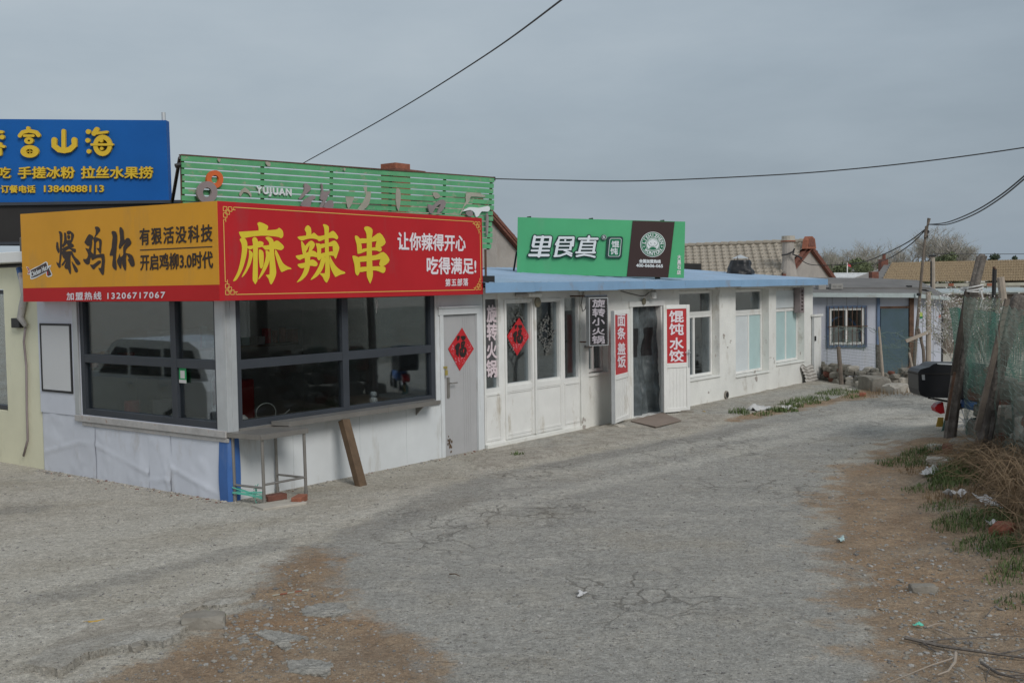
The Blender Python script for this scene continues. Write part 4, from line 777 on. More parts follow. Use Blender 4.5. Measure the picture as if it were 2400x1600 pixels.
def pane(par, F, u0, u1, z0, z1, v, mm, name): MB().box(F, u0, u1, v-.004, v, z0, z1).build(name, mm, par)
m2 = FA.at(1755, 760, -.17)[0]; m3 = FA.at(1842, 760, -.17)[0]
pane(f2, FA, W2[0]+.07, m2-.03, W2[2]+.07, 1.77, -.19, 'wpane', 'white_film'); pane(f2, FA, m2+.035, W2[1]-.07, W2[2]+.07, 1.77, -.192, 'teal', 'teal_film')
pane(f3, FA, W3[0]+.07, m3-.03, W3[2]+.07, 1.80, -.19, 'teal', 'teal_film'); pane(f3, FA, m3+.03, W3[1]-.07, W3[2]+.07, 1.80, -.191, 'teal', 'teal_film'); 
lm = FA.at(1858, 690, -.17)[0]; pane(f3, FA, W3[0]+.07, lm, 1.86, 2.27, -.15, 'wpane', 'white_panel')
lv = MB(); frame_bars(lv, FA, lm+.02, W3[1]-.05, 1.72, 2.33, -.14, .02, .05); 
for i in range(6): z = 1.78+i*.09; lv.box8([FA.p(u, v, z+dz) for u in (lm+.07, W3[1]-.1) for v, dd_ in ((-.10, 0), (.03, -.05)) for dz in (dd_, dd_+.015)])
lv.build('louvre_vent', 'greymetal', f3)
for Wn in (W1, W2, W3): MB().box(FA, Wn[0]-.02, Wn[1]+.0, -.17, .03, Wn[2]-.03, Wn[2]+.004).build('window_sill', 'plaster', rt, bev=.006)
MB().box(FA, Fu0-.02, Fu1, -.11, .03, Fz0-.03, Fz0+.006).build('window_sill', 'plaster', rt)
# roof
RV, RB_ = .36, -3.8
zf0, zf1 = 2.39, 2.525; ra0, ra1 = 4.42, FA.at(1940, 660, RV)[0]
def roofz(v): return zf1+(RV-v)/(RV-RB_)*.34
mb = MB(); nrib = int((ra1-ra0)/.20)
def rf(s, t_):
    u = ra0+(ra1-ra0)*s; v = RV+(RB_-RV)*t_; ph = (u/.20) % 1.0; return FA.p(u, v, roofz(v)+(.013 if ph < .25 else 0)+.006*fbm(u, v, 1.2, 2))
mb.grid(rf, nrib*8, 8); mb.build('roof', 'roofblue', rt, solid=.004)
mb = MB(); cuts = list(np.linspace(ra0, ra1, 12)); jr = random.Random(8)
for i, (a, b_) in enumerate(zip(cuts, cuts[1:])): 
    z_ = jr.uniform(-.006, .006); mb.box(FA, a+.004, b_+(.012 if i < 10 else 0), RV-.002+.003*(i % 2), RV+.006+.003*(i % 2), zf0+z_, zf1+.01)
mb.build('fascia', 'fascia', rt)
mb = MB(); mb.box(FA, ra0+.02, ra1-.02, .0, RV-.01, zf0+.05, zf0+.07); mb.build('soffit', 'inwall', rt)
mb = MB(); mb.box8([FA.p(u, v, roofz(v)-.02+dz) for u in (ra1-.015, ra1) for v in (RV, RB_) for dz in (-.1, .02)]); mb.build('roof_verge', 'fascia', rt)
mb = MB(); mb.box(FA, 4.0, 9.2, RB_-.3, RB_-.02, 2.5, 2.98); mb.build('rear_parapet', 'signblk', rt); MB().box(FA, 4.0, 9.3, RB_-.4, RB_-.02, 2.981, 3.07).build('parapet_coping', 'shedroof', rt)
mb = MB(); mb.box(FA, FA.at(1585, 625, RB_)[0], FA.at(1645, 625, RB_)[0], RB_-.25, RB_-.02, 2.8, 3.02); mb.build('rear_parapet', 'signblk', rt)
# doorway: frame, curtain, open leaves
mb = MB(); mb.box(FA, du0-.05, du0+.03, -.2, .02, -.1, dz1+.04); mb.box(FA, du1-.05, du1+.05, -.2, .02, -.1, dz1+.04); mb.box(FA, du0-.1, du1+.08, -.2, .04, dz1, dz1+.1); mb.box(FA, du0, du1, -.2, .12, -.12, .02); mb.build('door_frame', 'pvc', rt, bev=.006)
def curt(s, t_, side):
    top = 2.06; u = du0+.04+(du1-du0-.1)*s; z = top-(top-.02)*t_; pin = math.exp(-((t_-.42)/.14)**2)*math.exp(-((s-.5)/.22)**2)
    v = -.09+.025*math.sin(s*23+2*math.sin(t_*3))*(.4+t_*.6)+.05*math.sin(s*6.5)*t_-.07*pin+.055*fbm(u*2.2, z*1.3, 1.5, 4, 3)
    if abs(s-.42) < .04: v -= .05*(1-t_)
    return FA.p(u+.02*math.sin(t_*4+s*3)+(.06*(s-.5)*t_), v+.10*t_*s, z)
cu = MB().grid(lambda a, b_: curt(a, b_, 0), 70, 80).build('door_curtain', 'curtain', rt, smooth=True)
for a0, a1 in ((.08, .26), (.56, .82)):
    mb = MB(); mb.grid(lambda s, t_, a0=a0, a1=a1: curt(a0+(a1-a0)*s, .20+.26*t_, 0)+V*.012, 8, 8); mb.build('curtain_window', 'black', cu, smooth=True)
def leaf(name, pa, pb, z0, z1, bz, text_rows, label, textcol='wlet'):
    """door leaf from foot point pa to pb (ground XY), red banner above a ribbed panel"""
    pa, pb = np.array([*pa, 0.0]), np.array([*pb, 0.0]); d = pb-pa; w = np.linalg.norm(d); d /= w; n_ = np.array([d[1], -d[0], 0]); 
    F = Fr(pa, d, n_); r_ = root(name, pa+d*w/2+[0, 0, z0], label, 'door')
    mb = MB(); frame_bars(mb, F, 0, w, z0, z1, -.045, 0, .075, [], [bz-.06], .09); mb.build('frame', 'pvc', r_, bev=.005)
    mb = MB(); mb.box(F, .07, w-.07, -.035, -.018, z0+.07, bz-.1)
    for i in range(1, 6): q = .07+(w-.14)*i/6; mb.box(F, q-.004, q+.004, -.018, -.013, z0+.08, bz-.11)
    mb.build('lower_panel', 'pvc', r_)
    MB().box(F, .07, w-.07, -.03, -.012, bz-.02, z1-.07).build('red_banner', 'banner', r_)
    return F, r_, w
# left leaf
gl = G(1441, 993, .08); gr_ = G(1476.5, 979, .08)
F_l, r_l, w_l = leaf('door_leaf', gl[:2], gr_[:2], .08, 2.03, .93, None, 'open white door leaf with a narrow red banner standing left of the dark curtain')
mb = MB()
def vcol(mb, chars, boxes, sc, F, v, bold=.035, off=.003):
    for ch, (x0, x1, y0, y1) in zip(chars, boxes): text(mb, ch, (sc(x0, y0), sc(x1, y0), sc(x1, y1), sc(x0, y1)), F, v, bold, off=off)
C7 = lambda x, y: (1000+x/3.92, 680+y/3.92)
CA = lambda x, y: (1400+x/3.92, 660+y/3.92)
vcol(mb, '面条盖饭', [(1750, 1822, 222, 330), (1750, 1822, 342, 450), (1752, 1824, 482, 588), (1752, 1826, 602, 708)], C7, F_l, -.012); mb.build('lettering', 'wlet', r_l)
MB().box(F_l, -.02, .0, -.05, .01, .08, 2.03).build('edge_profile', 'alu', r_l); 
mb = MB().box(F_l, -.012, .02, .0, .012, 1.02, 1.22); mb.build('lock_plate', 'alu', r_l)
gl = G(1557, 967, .06); gr_ = G(1618, 962, .06)
F_r, r_r, w_r = leaf('door_leaf', gl[:2], gr_[:2], .06, 2.08, 1.0, None, 'open white door leaf with a wide red banner standing right of the dark curtain')
mb = MB(); vcol(mb, '馄饨水饺', [(660, 790, 268, 372), (660, 790, 385, 487), (665, 790, 515, 620), (660, 790, 630, 732)], CA, F_r, -.012); mb.build('lettering', 'wlet', r_r)
hh = F_r.at(1612, 826); mb = MB().box(F_r, w_r-.05, w_r-.015, 0, .012, hh[1]-.28, hh[1]+.06); mb.tube([F_r.p(w_r-.03, .0, hh[1]), F_r.p(w_r-.03, .05, hh[1]), F_r.p(w_r-.15, .05, hh[1]+.01)], .01, 6); mb.build('handle', 'alu', r_r)
# lamp, disc, cables on the front
c = FA.w(1531, 691, .12); r_ = root('jar_lamp', c, 'white jar shaped lamp hanging under the blue eave beside the doorway', 'lamp'); MB().tube([c-[0, 0, .07], c-[0, 0, .06], c+[0, 0, .05]], [.055, .062, .062], 14).build('lamp_shade', 'lampw', r_, smooth=False); MB().tube([c+[0, 0, .05], c+[0, 0, .09]], [.066, .04], 12).build('cap', 'sill', r_)
pts = [FA.w(*q, .05) for q in ((1455, 682), (1478, 688), (1500, 693), (1512, 693), (1520, 686), (1528, 682))]; tag(MB().tube(pts, .008, 5).build('lamp_cable', 'cable', org=pts[0]), 'thin dark cable looping under the eave to the jar lamp', 'cable')
pts = [FA.w(*q, .05) for q in ((1367, 684), (1362, 715), (1366, 729), (1372, 724), (1378, 692))]; tag(MB().tube(pts, .006, 5).build('lamp_cable', 'cable', org=pts[0]), 'loose thin cable loop hanging left of the black hanging sign', 'cable')
def disc(px, py, rx, ry, v, label):
    c = FA.w(px, py, v); a = FA.at(px+rx, py, v)[0]-FA.at(px, py, v)[0]; h_ = FA.at(px, py-ry, v)[1]-c[2]
    mb = MB(); ring_ = [FA.p(FA.at(px, py, v)[0]+a*math.cos(t), v+.02, c[2]+h_*math.sin(t)) for t in np.linspace(0, 6.283, 25)[:-1]]; mb.face(ring_); mb.face([p-V*.02 for p in ring_])
    for i in range(24): mb.face([ring_[i], ring_[(i+1) % 24], ring_[(i+1) % 24]-V*.02, ring_[i]-V*.02])
    tag(mb.build('round_plaque', 'oil', org=c), label, 'plaque', 'bronze door plaques')
disc(1259, 708, 6.5, 11.5, .06, 'larger dull bronze round plaque above the glass sliding doors'); disc(1508.5, 706, 3.5, 8, .05, 'smaller dull bronze oval plaque above the curtained doorway')
c = FA.w(1245, 690, .1); r_ = root('security_camera', c, 'small pale security camera under the eave above the glass sliding doors', 'camera'); MB().tube([c-U*.1, c+U*.25], [.04, .045], 10).build('body', 'pvc', r_); MB().tube([c-U*.1-V*.02, c-U*.25-V*.05, c-U*.3-V*.09], .03, 8).build('bracket', 'sill', r_)
# vertical film sign, hanging lightbox
a = (PA[0]+.005, PA[1]-.03, 1.19, 2.28)
r_ = root('film_sign', FA.p(a[0], -.05, a[2]), 'narrow dark window film with pinkish white vertical lettering beside the grey door', 'window sign'); MB().box(FA, a[0], a[1], -.05, -.045, a[2], a[3]).build('film', 'strip', r_)
mb = MB(); vcol(mb, '旋转火锅', [(552, 640, 140, 292), (552, 640, 305, 458), (552, 640, 478, 622), (548, 640, 645, 795)], C7, FA, -.045, .04); mb.build('lettering', 'pinkw', r_)
p0 = FA.w(1380, 760, .42); hd = np.array([.93, .37, 0]); hd = (FA.u*.62+V*.0)+np.array([.62, 0, 0]); hd /= np.linalg.norm(hd); hn = np.array([hd[1], -hd[0], 0]); FH = Fr([p0[0], p0[1], 0], hd, hn)
a = FH.rect(1380, 698, 1426, 809); r_ = root('hanging_sign', FH.p(a[0], 0, a[2]), 'black hanging lightbox sign with grey vertical lettering under the blue eave', 'signboard')
MB().box(FH, a[0]+.012, a[1]-.012, -.085, .0, a[2]+.015, a[3]-.015).build('face_panel', 'black', r_)
mb = MB(); frame_bars(mb, FH, a[0], a[1], a[2], a[3], -.10, .004, .013); mb.build('frame', 'alu', r_); mb = MB(); 
for u in np.linspace(a[0]+.03, a[1]-.03, 12): 
    for z in (a[2]+.035, a[3]-.035): mb.box(FH, u-.004, u+.004, .001, .004, z-.004, z+.004)
for z in np.linspace(a[2]+.05, a[3]-.05, 26): 
    for u in (a[0]+.03, a[1]-.03): mb.box(FH, u-.004, u+.004, .001, .004, z-.004, z+.004)
mb.build('bulb_dot', 'greymetal', r_)
mb = MB(); vcol(mb, '旋转小火锅', [(1522, 1636, 85, 155), (1522, 1636, 168, 242), (1520, 1634, 255, 322), (1520, 1634, 345, 408), (1518, 1632, 420, 490)], C7, FH, .0, .04); mb.build('lettering', 'siglet', r_)
MB().tube([FH.p(a[0]-.06, -.04, a[3]+.03), FH.p(a[1], -.04, a[3]+.03)], .02, 6).build('hanger_bar', 'slate', r_); MB().tube([FH.p(a[1]-.1, -.04, a[2]+.05), FH.p(a[1]-.1, -.04, a[2]+.05)-V*.45], .012, 5).build('wall_arm', 'rust', r_); MB().tube([FH.p(a[0]+.05, -.04, a[3]+.03), FH.p(a[0]+.05, -.04, a[3]+.03)-V*.40], .015, 5).build('wall_arm', 'rust', r_)
c = FA.w(1370, 811, .0); tag(MB().box(FA, FA.at(1368, 811)[0]-.04, FA.at(1372, 811)[0]+.06, .036, .11, c[2]-.03, c[2]+.02).build('tap', 'steel', org=c, bev=.01), 'small metal tap sticking out of the white pier below the hanging sign', 'tap')
# fortune diamonds
FU = [[(335,540),(380,518),(412,530),(405,600),(350,665),(345,600)], [(440,535),(540,522),(570,560),(550,620),(500,650),(475,640),(445,580)], [(470,670),(530,655),(555,690),(540,760),(525,820),(480,830),(445,830),(440,720)], [(370,705),(405,715),(420,770),(395,850),(385,960),(380,1070),(350,1060),(340,1025),(305,1010),(310,910),(285,860),(285,800),(320,750)], [(400,880),(450,835),(550,815),(590,880),(590,960),(540,1070),(480,1085),(430,1060),(400,980)]]
FR_ = [[(495,880),(525,870),(515,950),(490,980)], [(432,930),(452,905),(448,950)], [(475,740),(495,710),(490,750)]]
def diamond(F, v, mapf, label, tilt=0):
    fn = F.px(v); c = [mapf(q) for q in ((475, 310), (785, 865), (415, 1440), (110, 865))]
    u_, z_ = F.at(*c[2], v); r_ = root('fortune_diamond', F.p(u_, v, z_), label, 'paper decoration', 'red paper diamonds')
    MB().poly(c, fn, .002, .003).build('paper', 'redpaper', r_)
    mb = MB()
    for i, p in enumerate(FU): mb.poly(smooth_poly([mapf(q) for q in p], 2), fn, .007+.0006*i)
    mb.build('character', 'ink', r_); mb = MB(); rr = random.Random(6)
    for p in FR_: mb.poly([mapf(q) for q in p], fn, .0115)
    mb.build('character_gap', 'redpaper', r_); mb = MB()
    for (cx, cy, sx_, sy_, nn) in ((220, 830, 50, 90, 10), (670, 830, 50, 90, 10), (420, 1180, 130, 90, 22), (240, 970, 30, 60, 4), (610, 970, 30, 60, 4)):
        for _ in range(nn):
            x, y = cx+rr.uniform(-sx_, sx_), cy+rr.uniform(-sy_, sy_); a, b_ = rr.uniform(4, 22), rr.uniform(3, 9); t = rr.uniform(0, 3.1)
            mb.poly([mapf((x+a*math.cos(t)*i-b_*math.sin(t)*j, y+a*math.sin(t)*i+b_*math.cos(t)*j)) for i, j in ((-1, -1), (1, -1), (1, 1), (-1, 1))], fn, .006)
    mb.build('pattern', 'pinkp', r_)
diamond(FA, -.016, lambda q: (1040+q[0]/11.2, 740+q[1]/11.2), 'red paper diamond with a black character pasted on the grey kiosk door')
diamond(FA, -.045, lambda q: (1000+(735+(q[0]-110)*.3067)/3.92, 680+(252+(q[1]-310)*.308)/3.92), 'red paper diamond with a black character pasted inside the glass sliding door')
fn = FA.px(-.047); mb = MB(); rr = random.Random(10); c = [(1105, 195), (1190, 400), (1105, 608), (1015, 400)]
for i in range(420):
    a, b_ = rr.uniform(-1, 1), rr.uniform(-1, 1)
    if abs(a)+abs(b_) > 1 or (abs(a)+abs(b_) < .55 and rr.random() < .55): continue
    x, y = 1103+88*a, 400+205*b_; s_ = rr.uniform(3, 10)
    pts = [(C7(x+s_*math.cos(t)*rr.uniform(.5, 1), y+1.3*s_*math.sin(t)*rr.uniform(.5, 1))) for t in np.linspace(0, 6.28, 7)[:-1]]; mb.poly(pts, fn, .001+.00002*i)
tag(mb.build('fortune_diamond', 'residue', org=FA.w(1282, 835, -.047)), 'torn grey glue remains of a diamond poster on the right glass sliding door', 'paper decoration', 'red paper diamonds')
mb = MB(); rr = random.Random(11)
for i in range(60):
    t = rr.random(); s_ = rr.choice(((845, 215, 735, 400), (845, 215, 890, 290), (735, 440, 840, 615))); x, y = s_[0]+(s_[2]-s_[0])*t+rr.uniform(-8, 10), s_[1]+(s_[3]-s_[1])*t+rr.uniform(-8, 8); r0 = rr.uniform(4, 11)
    mb.poly([C7(x+r0*math.cos(q)*rr.uniform(.5, 1), y+r0*1.3*math.sin(q)*rr.uniform(.5, 1)) for q in np.linspace(0, 6.28, 7)[:-1]], FA.px(-.0475), .0005+.00002*i)
tag(mb.build('glue_remains', 'residue', org=FA.w(1212, 790, -.0475)), 'grey glue remains around the red diamond on the left glass sliding door', 'paper decoration')
# wear on the front wall
c = FA.w(1701, 925, 0); mb = MB(); ringpts = lambda r, v: [FA.p(FA.at(1701, 925)[0]+r*math.cos(t), v, c[2]+r*math.sin(t)) for t in np.linspace(0, 6.283, 17)[:-1]]
mb.tube([c-V*.0, c+V*.035], [.09, .085], 16, cap=True); r_ = root('drain_pipe', c, 'short round drain pipe mouth low on the white wall', 'pipe'); mb.build('pipe_rim', 'stone', r_); MB().tube([c+V*.03, c+V*.037], .06, 14).build('hole', 'black', r_)
rr = random.Random(21)
for (x, y, w, h_) in ((1662, 920, 4, 3), (1685, 941, 3, 2), (1773, 893, 5, 12), (1770, 872, 4, 8), (1806, 838, 3, 2), (1814, 845, 2, 8), (1705, 815, 3, 3), (1697, 790, 4, 8), (1876, 825, 2, 9), (1685, 808, 1, 5), (1366, 1000, 8, 8), (1368, 985, 5, 10), (1360, 770, 1.5, 3), (1678, 790, 2, 5), (1677, 835, 2, 7), (1795, 800, 1.5, 6), (1712, 800, 3, 4)):
    mb = MB()
    for _ in range(4):
        xx, yy = x+rr.uniform(-w, w)*.6, y+rr.uniform(-h_, h_)*.7; mb.poly([(xx+w*.5*math.cos(t)*rr.uniform(.4, 1), yy+h_*.6*math.sin(t)*rr.uniform(.4, 1)) for t in np.linspace(0, 6.28, 8)[:-1]], FA.px(.0 if x > 1376 else .035), .002+.0003*_)
    mb.build('plaster_chip', 'plasterg', rt)
# green roof sign
FG = FY(20.7)
gs = root('green_sign', FG.p(1.7, 0, 2.6), 'bright green rooftop sign with white raised characters and a round emblem on a brown band', 'signboard')
q = [FG.w(*p) for p in ((1213.5, 509), (1606, 519.5), (1603, 651.4), (1211.5, 641.5))]; slab(MB(), q, FG.n, .14).build('sign_panel', 'green', gs)
fg = FG.px(0); R3 = lambda x, y: (1200+x/5.345, 520+y/5.345)
mb = MB(); mb.poly([(1482.7, 517.3), (1581, 520), (1566, 650.2), (1469, 647.8)], fg, .002, .012); mb.build('brown_band', 'brown', gs)
LI = [([(285,185),(262,300)],34),([(278,195),(480,192)],26),([(484,198),(465,312)],32),([(270,255),(470,255)],20),([(262,312),(462,312)],24),([(385,190),(335,430)],38),([(245,360),(462,360)],24),([(218,418),(455,418)],32),
 ([(600,195),(548,285)],24),([(592,200),(768,200)],30),([(768,200),(758,298)],28),([(665,232)],26),([(588,255),(755,255)],18),([(575,302),(748,302)],18),([(565,348),(735,348)],18),([(578,245),(545,420)],34),([(742,250),(728,345)],28),([(530,430),(600,425),(680,395),(740,425)],24),([(650,355),(745,398)],22),
 ([(838,214),(1068,214)],26),([(962,185),(948,250)],30),([(872,250),(838,385)],30),([(1038,250),(1015,385)],30),([(870,252),(1038,252)],22),([(858,297),(1028,297)],18),([(850,340),(1020,340)],18),([(802,385),(1035,385)],24),([(808,430),(900,412),(980,425),(1032,440)],24)]
mb = MB()
for i, (pts, w) in enumerate(LI): mb.poly([R3(*p) for p in strokepoly(pts, w+30)], fg, .004, .03+.0005*i)
mb.build('letter_backing', 'dgreen', gs)
mb = MB()
for i, (pts, w) in enumerate(LI): mb.poly([R3(*p) for p in strokepoly(pts, w)], fg, .03, .035+.0006*i)
mb.build('raised_lettering', 'wface', gs)
def rrect(x0, y0, x1, y1, r, sk=0):
    P_ = []
    for cx, cy, a0 in ((x1-r, y0+r, -90), (x1-r, y1-r, 0), (x0+r, y1-r, 90), (x0+r, y0+r, 180)):
        for t in np.linspace(a0, a0+90, 6): y = cy+r*math.sin(math.radians(t)); P_.append(R3(cx+r*math.cos(math.radians(t))-sk*(y-y0)/(y1-y0), y))
    return P_
circ = lambda cx, cy, r, n=36: [R3(cx+r*math.cos(t), cy+r*math.sin(t)) for t in np.linspace(0, 2*math.pi, n+1)[:-1]]
mb = MB(); mb.poly(rrect(1190, 184, 1392, 458, 30, 20), fg, .004, .03); mb.poly(circ(1148, 196, 36), fg, .004, .03); mb.build('badge_backing', 'dgreen', gs)
mb = MB(); mb.poly(rrect(1222, 206, 1372, 436, 24, 22), fg, .036, .004); mb.poly(circ(1152, 195, 29), fg, .036, .004); mb.build('badge_outline', 'wface', gs)
MB().poly(rrect(1228, 212, 1366, 430, 20, 22), fg, .0405, .002).build('badge_face', 'bgreen', gs); MB().poly(circ(1152, 195, 25), fg, .0405, .002).build('badge_face', 'dgreen', gs)
mb = MB(); q4 = lambda a, b_, c, d: (R3(a, c), R3(b_, c), R3(b_, d), R3(a, d))
text(mb, '馄', q4(1245, 1338, 240, 320), FG, 0, .03, off=.043); text(mb, '饨', q4(1232, 1320, 330, 408), FG, 0, .03, off=.043); text(mb, 'R', q4(1141, 1164, 179, 211), FG, 0, .03, off=.043); mb.build('badge_lettering', 'wface', gs)
cx, cy = 1763, 283
for r, mm, v, nme in ((158, 'wface', .016, 'emblem_rim'), (150, 'bgreen', .0185, 'emblem_face'), (140, 'wface', .019, 'emblem_ring'), (136, 'bgreen', .0195, 'emblem_ring_face'), (90, 'wface', .020, 'emblem_ring'), (86, 'bgreen', .0205, 'emblem_ring_face'), (78, 'wface', .021, 'emblem_disc')): MB().poly(circ(cx, cy, r, 48), fg, .003 if nme == 'emblem_rim' else v, .013 if nme == 'emblem_rim' else .0004).build(nme, mm, gs)
mb = MB()
def arc(s, r, a0, a1, h_, flip=False):
    for i, ch in enumerate(s):
        t = math.radians(a0+(a1-a0)*i/(len(s)-1)); w_ = h_*min(.95, text2d(ch)[2])
        er = np.array([math.cos(t), math.sin(t)]); et = np.array([-er[1], er[0]])
        if flip: up, rt_ = -er, -et
        else: up, rt_ = er, et
        c = np.array([cx, cy])+er*r
        q = [c+up*h_/2-rt_*w_/2, c+up*h_/2+rt_*w_/2, c-up*h_/2+rt_*w_/2, c-up*h_/2-rt_*w_/2]; text(mb, ch, [R3(*p) for p in q], FG, 0, .05, off=.0225)
arc('LISHIZHEN', 113, -168, -12, 38); arc('WONTON', 113, 140, 40, 38, True)
for sx_ in (-1, 1):
    P_ = []
    for k in range(10): t = math.radians(-90+36*k); r = 13 if k % 2 == 0 else 5.5; P_.append(R3(cx+sx_*111+r*math.cos(t), cy+26+r*math.sin(t)))
    mb.poly(P_, fg, .0225)
mb.build('emblem_lettering', 'wface', gs)
mb = MB()
bk = [0]
def blobc(px_, py_, rx, ry, v, n=24):
    bk[0] += 1; v += .00012*(bk[0] % 5); mb.poly([R3(px_+rx*math.cos(t), py_+ry*math.sin(t)) for t in np.linspace(0, 6.283, n+1)[:-1]], fg, v)
for x, y, rx, ry in ((1735, 262, 38, 36), (1790, 262, 38, 36), (1763, 246, 40, 32), (1763, 278, 52, 38)): blobc(x, y, rx, ry, .0225)
blobc(1762, 335, 46, 18, .0226); mb.build('emblem_figure_outline', 'bgreen', gs)
mb = MB()
for x, y, rx, ry in ((1735, 262, 33, 31), (1790, 262, 33, 31), (1763, 246, 35, 27), (1763, 278, 47, 33)): blobc(x, y, rx, ry, .0232)
mb.build('emblem_figure', 'wface', gs); mb = MB()
for x in (1738, 1788): mb.poly([R3(*p) for p in strokepoly([(x-3, 262), (x+3, 278)], 6)], fg, .0238)
mb.poly([R3(*p) for p in strokepoly([(1745, 297), (1757, 304), (1772, 302), (1780, 295)], 4)], fg, .0239); mb.build('emblem_features', 'black', gs)
mb = MB(); text(mb, '全国加盟热线', ((1497.8, 607.6), (1548, 608.8), (1548, 616.8), (1497.8, 615.8)), FG, 0, .05, off=.017); text(mb, '400-0606-065', ((1491, 618.4), (1553.2, 620), (1553.2, 627), (1491, 625.4)), FG, 0, .05, off=.017); mb.build('phone_lettering', 'wface', gs)
mb = MB(); vcol(mb, '大黑石店', [(2072, 2116, 415, 465), (2072, 2116, 478, 530), (2070, 2114, 542, 592), (2068, 2112, 605, 658)], R3, FG, 0, .045); mb.build('branch_lettering', 'wlet', gs)
for px_ in (1240, 1380, 1541):
    p = FG.w(px_, 646, -.1); b_ = p.copy(); dv = np.dot(p-C0, V); b_[2] = roofz(dv)+.01 if RB_ < dv < RV else 2.54; p = p+np.array([0, 0, .1])
    d_ = np.array([.035, 0, 0]) if px_ < 1500 else np.array([.05, 0, 0]); MB().box8([w_+s_*d_+t_*np.array([0, .03, 0]) for w_ in (p, b_) for s_ in (-1, 1) for t_ in (-1, 1)]).build('support_leg', 'black', gs)
for px_ in (1240, 1385, 1552): p = FG.w(px_, 509+(px_-1213)*.0267, -.07); MB().tube([p-np.array([.04, 0, 0]), p+np.array([.04, 0, 0.01])], .018, 6).build('fixing_lug', 'black', gs)
MB().tube([FG.w(1211, 590, -.1), FG.w(1204, 634, -.3)], .02, 6).build('side_stay', 'black', gs)
# exhaust stack on the roof
fx = FA.at(1735, 640, -1.6)[0]; c = FA.p(fx, -1.6, roofz(-1.6)); r_ = root('exhaust_stack', c, 'black wrapped exhaust stack with a white cone cap on the blue roof', 'chimney')
mb = MB(); mb.grid(lambda s, t_: c+np.array([math.cos(s*6.2832), math.sin(s*6.2832), 0])*((.36-.12*t_)*(1+.05*math.sin(s*25.13)+.04*math.sin(t_*9+s*6.2832)+.12*mnoise.noise(Vector((math.cos(s*6.28)*2, math.sin(s*6.28)*2, t_*3)))))+np.array([0, 0, .36*t_]), 30, 12); mb.build('wrapped_body', 'black', r_)
zc = FA.at(1730, 602, -1.6)[1]; mb = MB(); mb.tube([c*[1, 1, 0]+[0, 0, zc-.04], c*[1, 1, 0]+[0, 0, zc+.05]], [.22, .02], 18); mb.build('cone_cap', 'alu', r_)
mb = MB()
for t in (0, 2.1, 4.2): e_ = np.array([.22*math.cos(t), .22*math.sin(t), 0]); mb.tube([c+e_+[0, 0, .3], c*[1, 1, 0]+e_+[0, 0, zc]], .008, 4)
mb.build('cap_stay', 'rust', r_)
# ------------------------------------------------------------------ far shed
FS = FY(27.5)
hd = root('panel_shed', FS.p(9.0, -1, 0), 'small lilac white panel shed with a barred window and a blue green door', 'shed')
def fq(F, c, v=0): return [F.w(*p, v) for p in c]
a = FS.rect(1905, 697, 2138, 872); sw = FS.rect(1943, 722, 2025, 807); sdr = FS.rect(2061, 718, 2129, 880)
mb = MB(); wall_open(mb, FS, a[0], a[1], -.1, 0, -.1, a[3]+.06, [sw]); mb.build('front_wall', 'shedw', hd)
for x in (1938, 2056, 1950, 1984, 2010): u = FS.at(x, 750)[0]; MB().box(FS, u, u+.008, .0005, .004, -.1 if x in (1938, 2056) else sw[3]+.02, a[3]).build('panel_seam', 'shedroof', hd)
w_ = window(hd, FS, *sw, .02, .1, .06, [(sw[0]+sw[1])/2], [], 'pvc', 'glassd'); o_ = FS.rect(1937, 717, 2031, 813)
mb = MB(); frame_bars(mb, FS, *o_, .001, .05, .055); mb.build('window_trim', 'shedblue', w_)
mb = MB()
for i in range(9): u = sw[0]-.02+(sw[1]-sw[0]+.04)*i/8; mb.tube([FS.p(u, .10, sw[2]-.04), FS.p(u, .10, sw[3]+.04)], .011, 5)
z = (sw[2]+sw[3])/2; mb.tube([FS.p(sw[0]-.06, .1, z), FS.p(sw[1]+.06, .1, z)], .012, 5); mb.build('window_bar', 'rust', w_)
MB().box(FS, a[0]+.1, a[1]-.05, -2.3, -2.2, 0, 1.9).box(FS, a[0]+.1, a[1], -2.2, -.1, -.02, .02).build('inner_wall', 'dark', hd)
mb = MB(); c = FS.p((sw[0]+sw[1])/2+.05, -.45, 1.12)
mb.grid(lambda s, t: c+np.array([.46*math.cos(math.pi*s), .25*t, -.15+.58*math.sin(math.pi*s)]), 20, 2); tag(mb.build('air_mattress', 'tarp', org=c), 'blue and white rounded sheet piled inside the shed window', 'sheet'); 
blob('plastic_bag', FS.p((sw[0]+sw[1])/2, -.28, 1.0), .46, (1.0, .4, .75), 'plastic', 'grey white plastic sacks leaning inside the barred shed window', 'plastic bag')
MB().box(FS, sdr[0]+.02, sdr[1]-.02, .005, .04, -.1, sdr[3]-.06).build('door', 'sheddoor', hd, bev=.01)
mb = MB(); mb.box(FS, sdr[0]-.07, sdr[0], .002, .05, -.1, a[3]+.04); mb.build('door_post', 'shedblue', hd); MB().box(FS, sdr[1], sdr[1]+.11, .002, .07, -.1, a[3]+.04).build('door_post', 'rust', hd); MB().box(FS, sdr[0], sdr[1], .003, .05, sdr[3]-.05, sdr[3]).build('door_lintel', 'rust', hd)
FS2 = Fr(FS.p(a[1]+.02, 0, 0), (math.cos(.35), math.sin(.35), 0), (math.sin(.35), -math.cos(.35), 0))
c = fq(FS2, ((2139, 697), (2208, 703), (2205, 890), (2139, 890))); slab(MB(), c, FS2.n, .08).build('side_wall', 'shedw', hd)
for x in (2162, 2187): u = FS2.at(x, 750)[0]; MB().box(FS2, u, u+.01, .0005, .004, 0, 1.9).build('panel_seam', 'shedroof', hd)
MB().box(FS2, FS2.at(2206, 780)[0], FS2.at(2210, 780)[0], -.05, .01, 0, 1.9).build('corner_strip', 'black', hd)
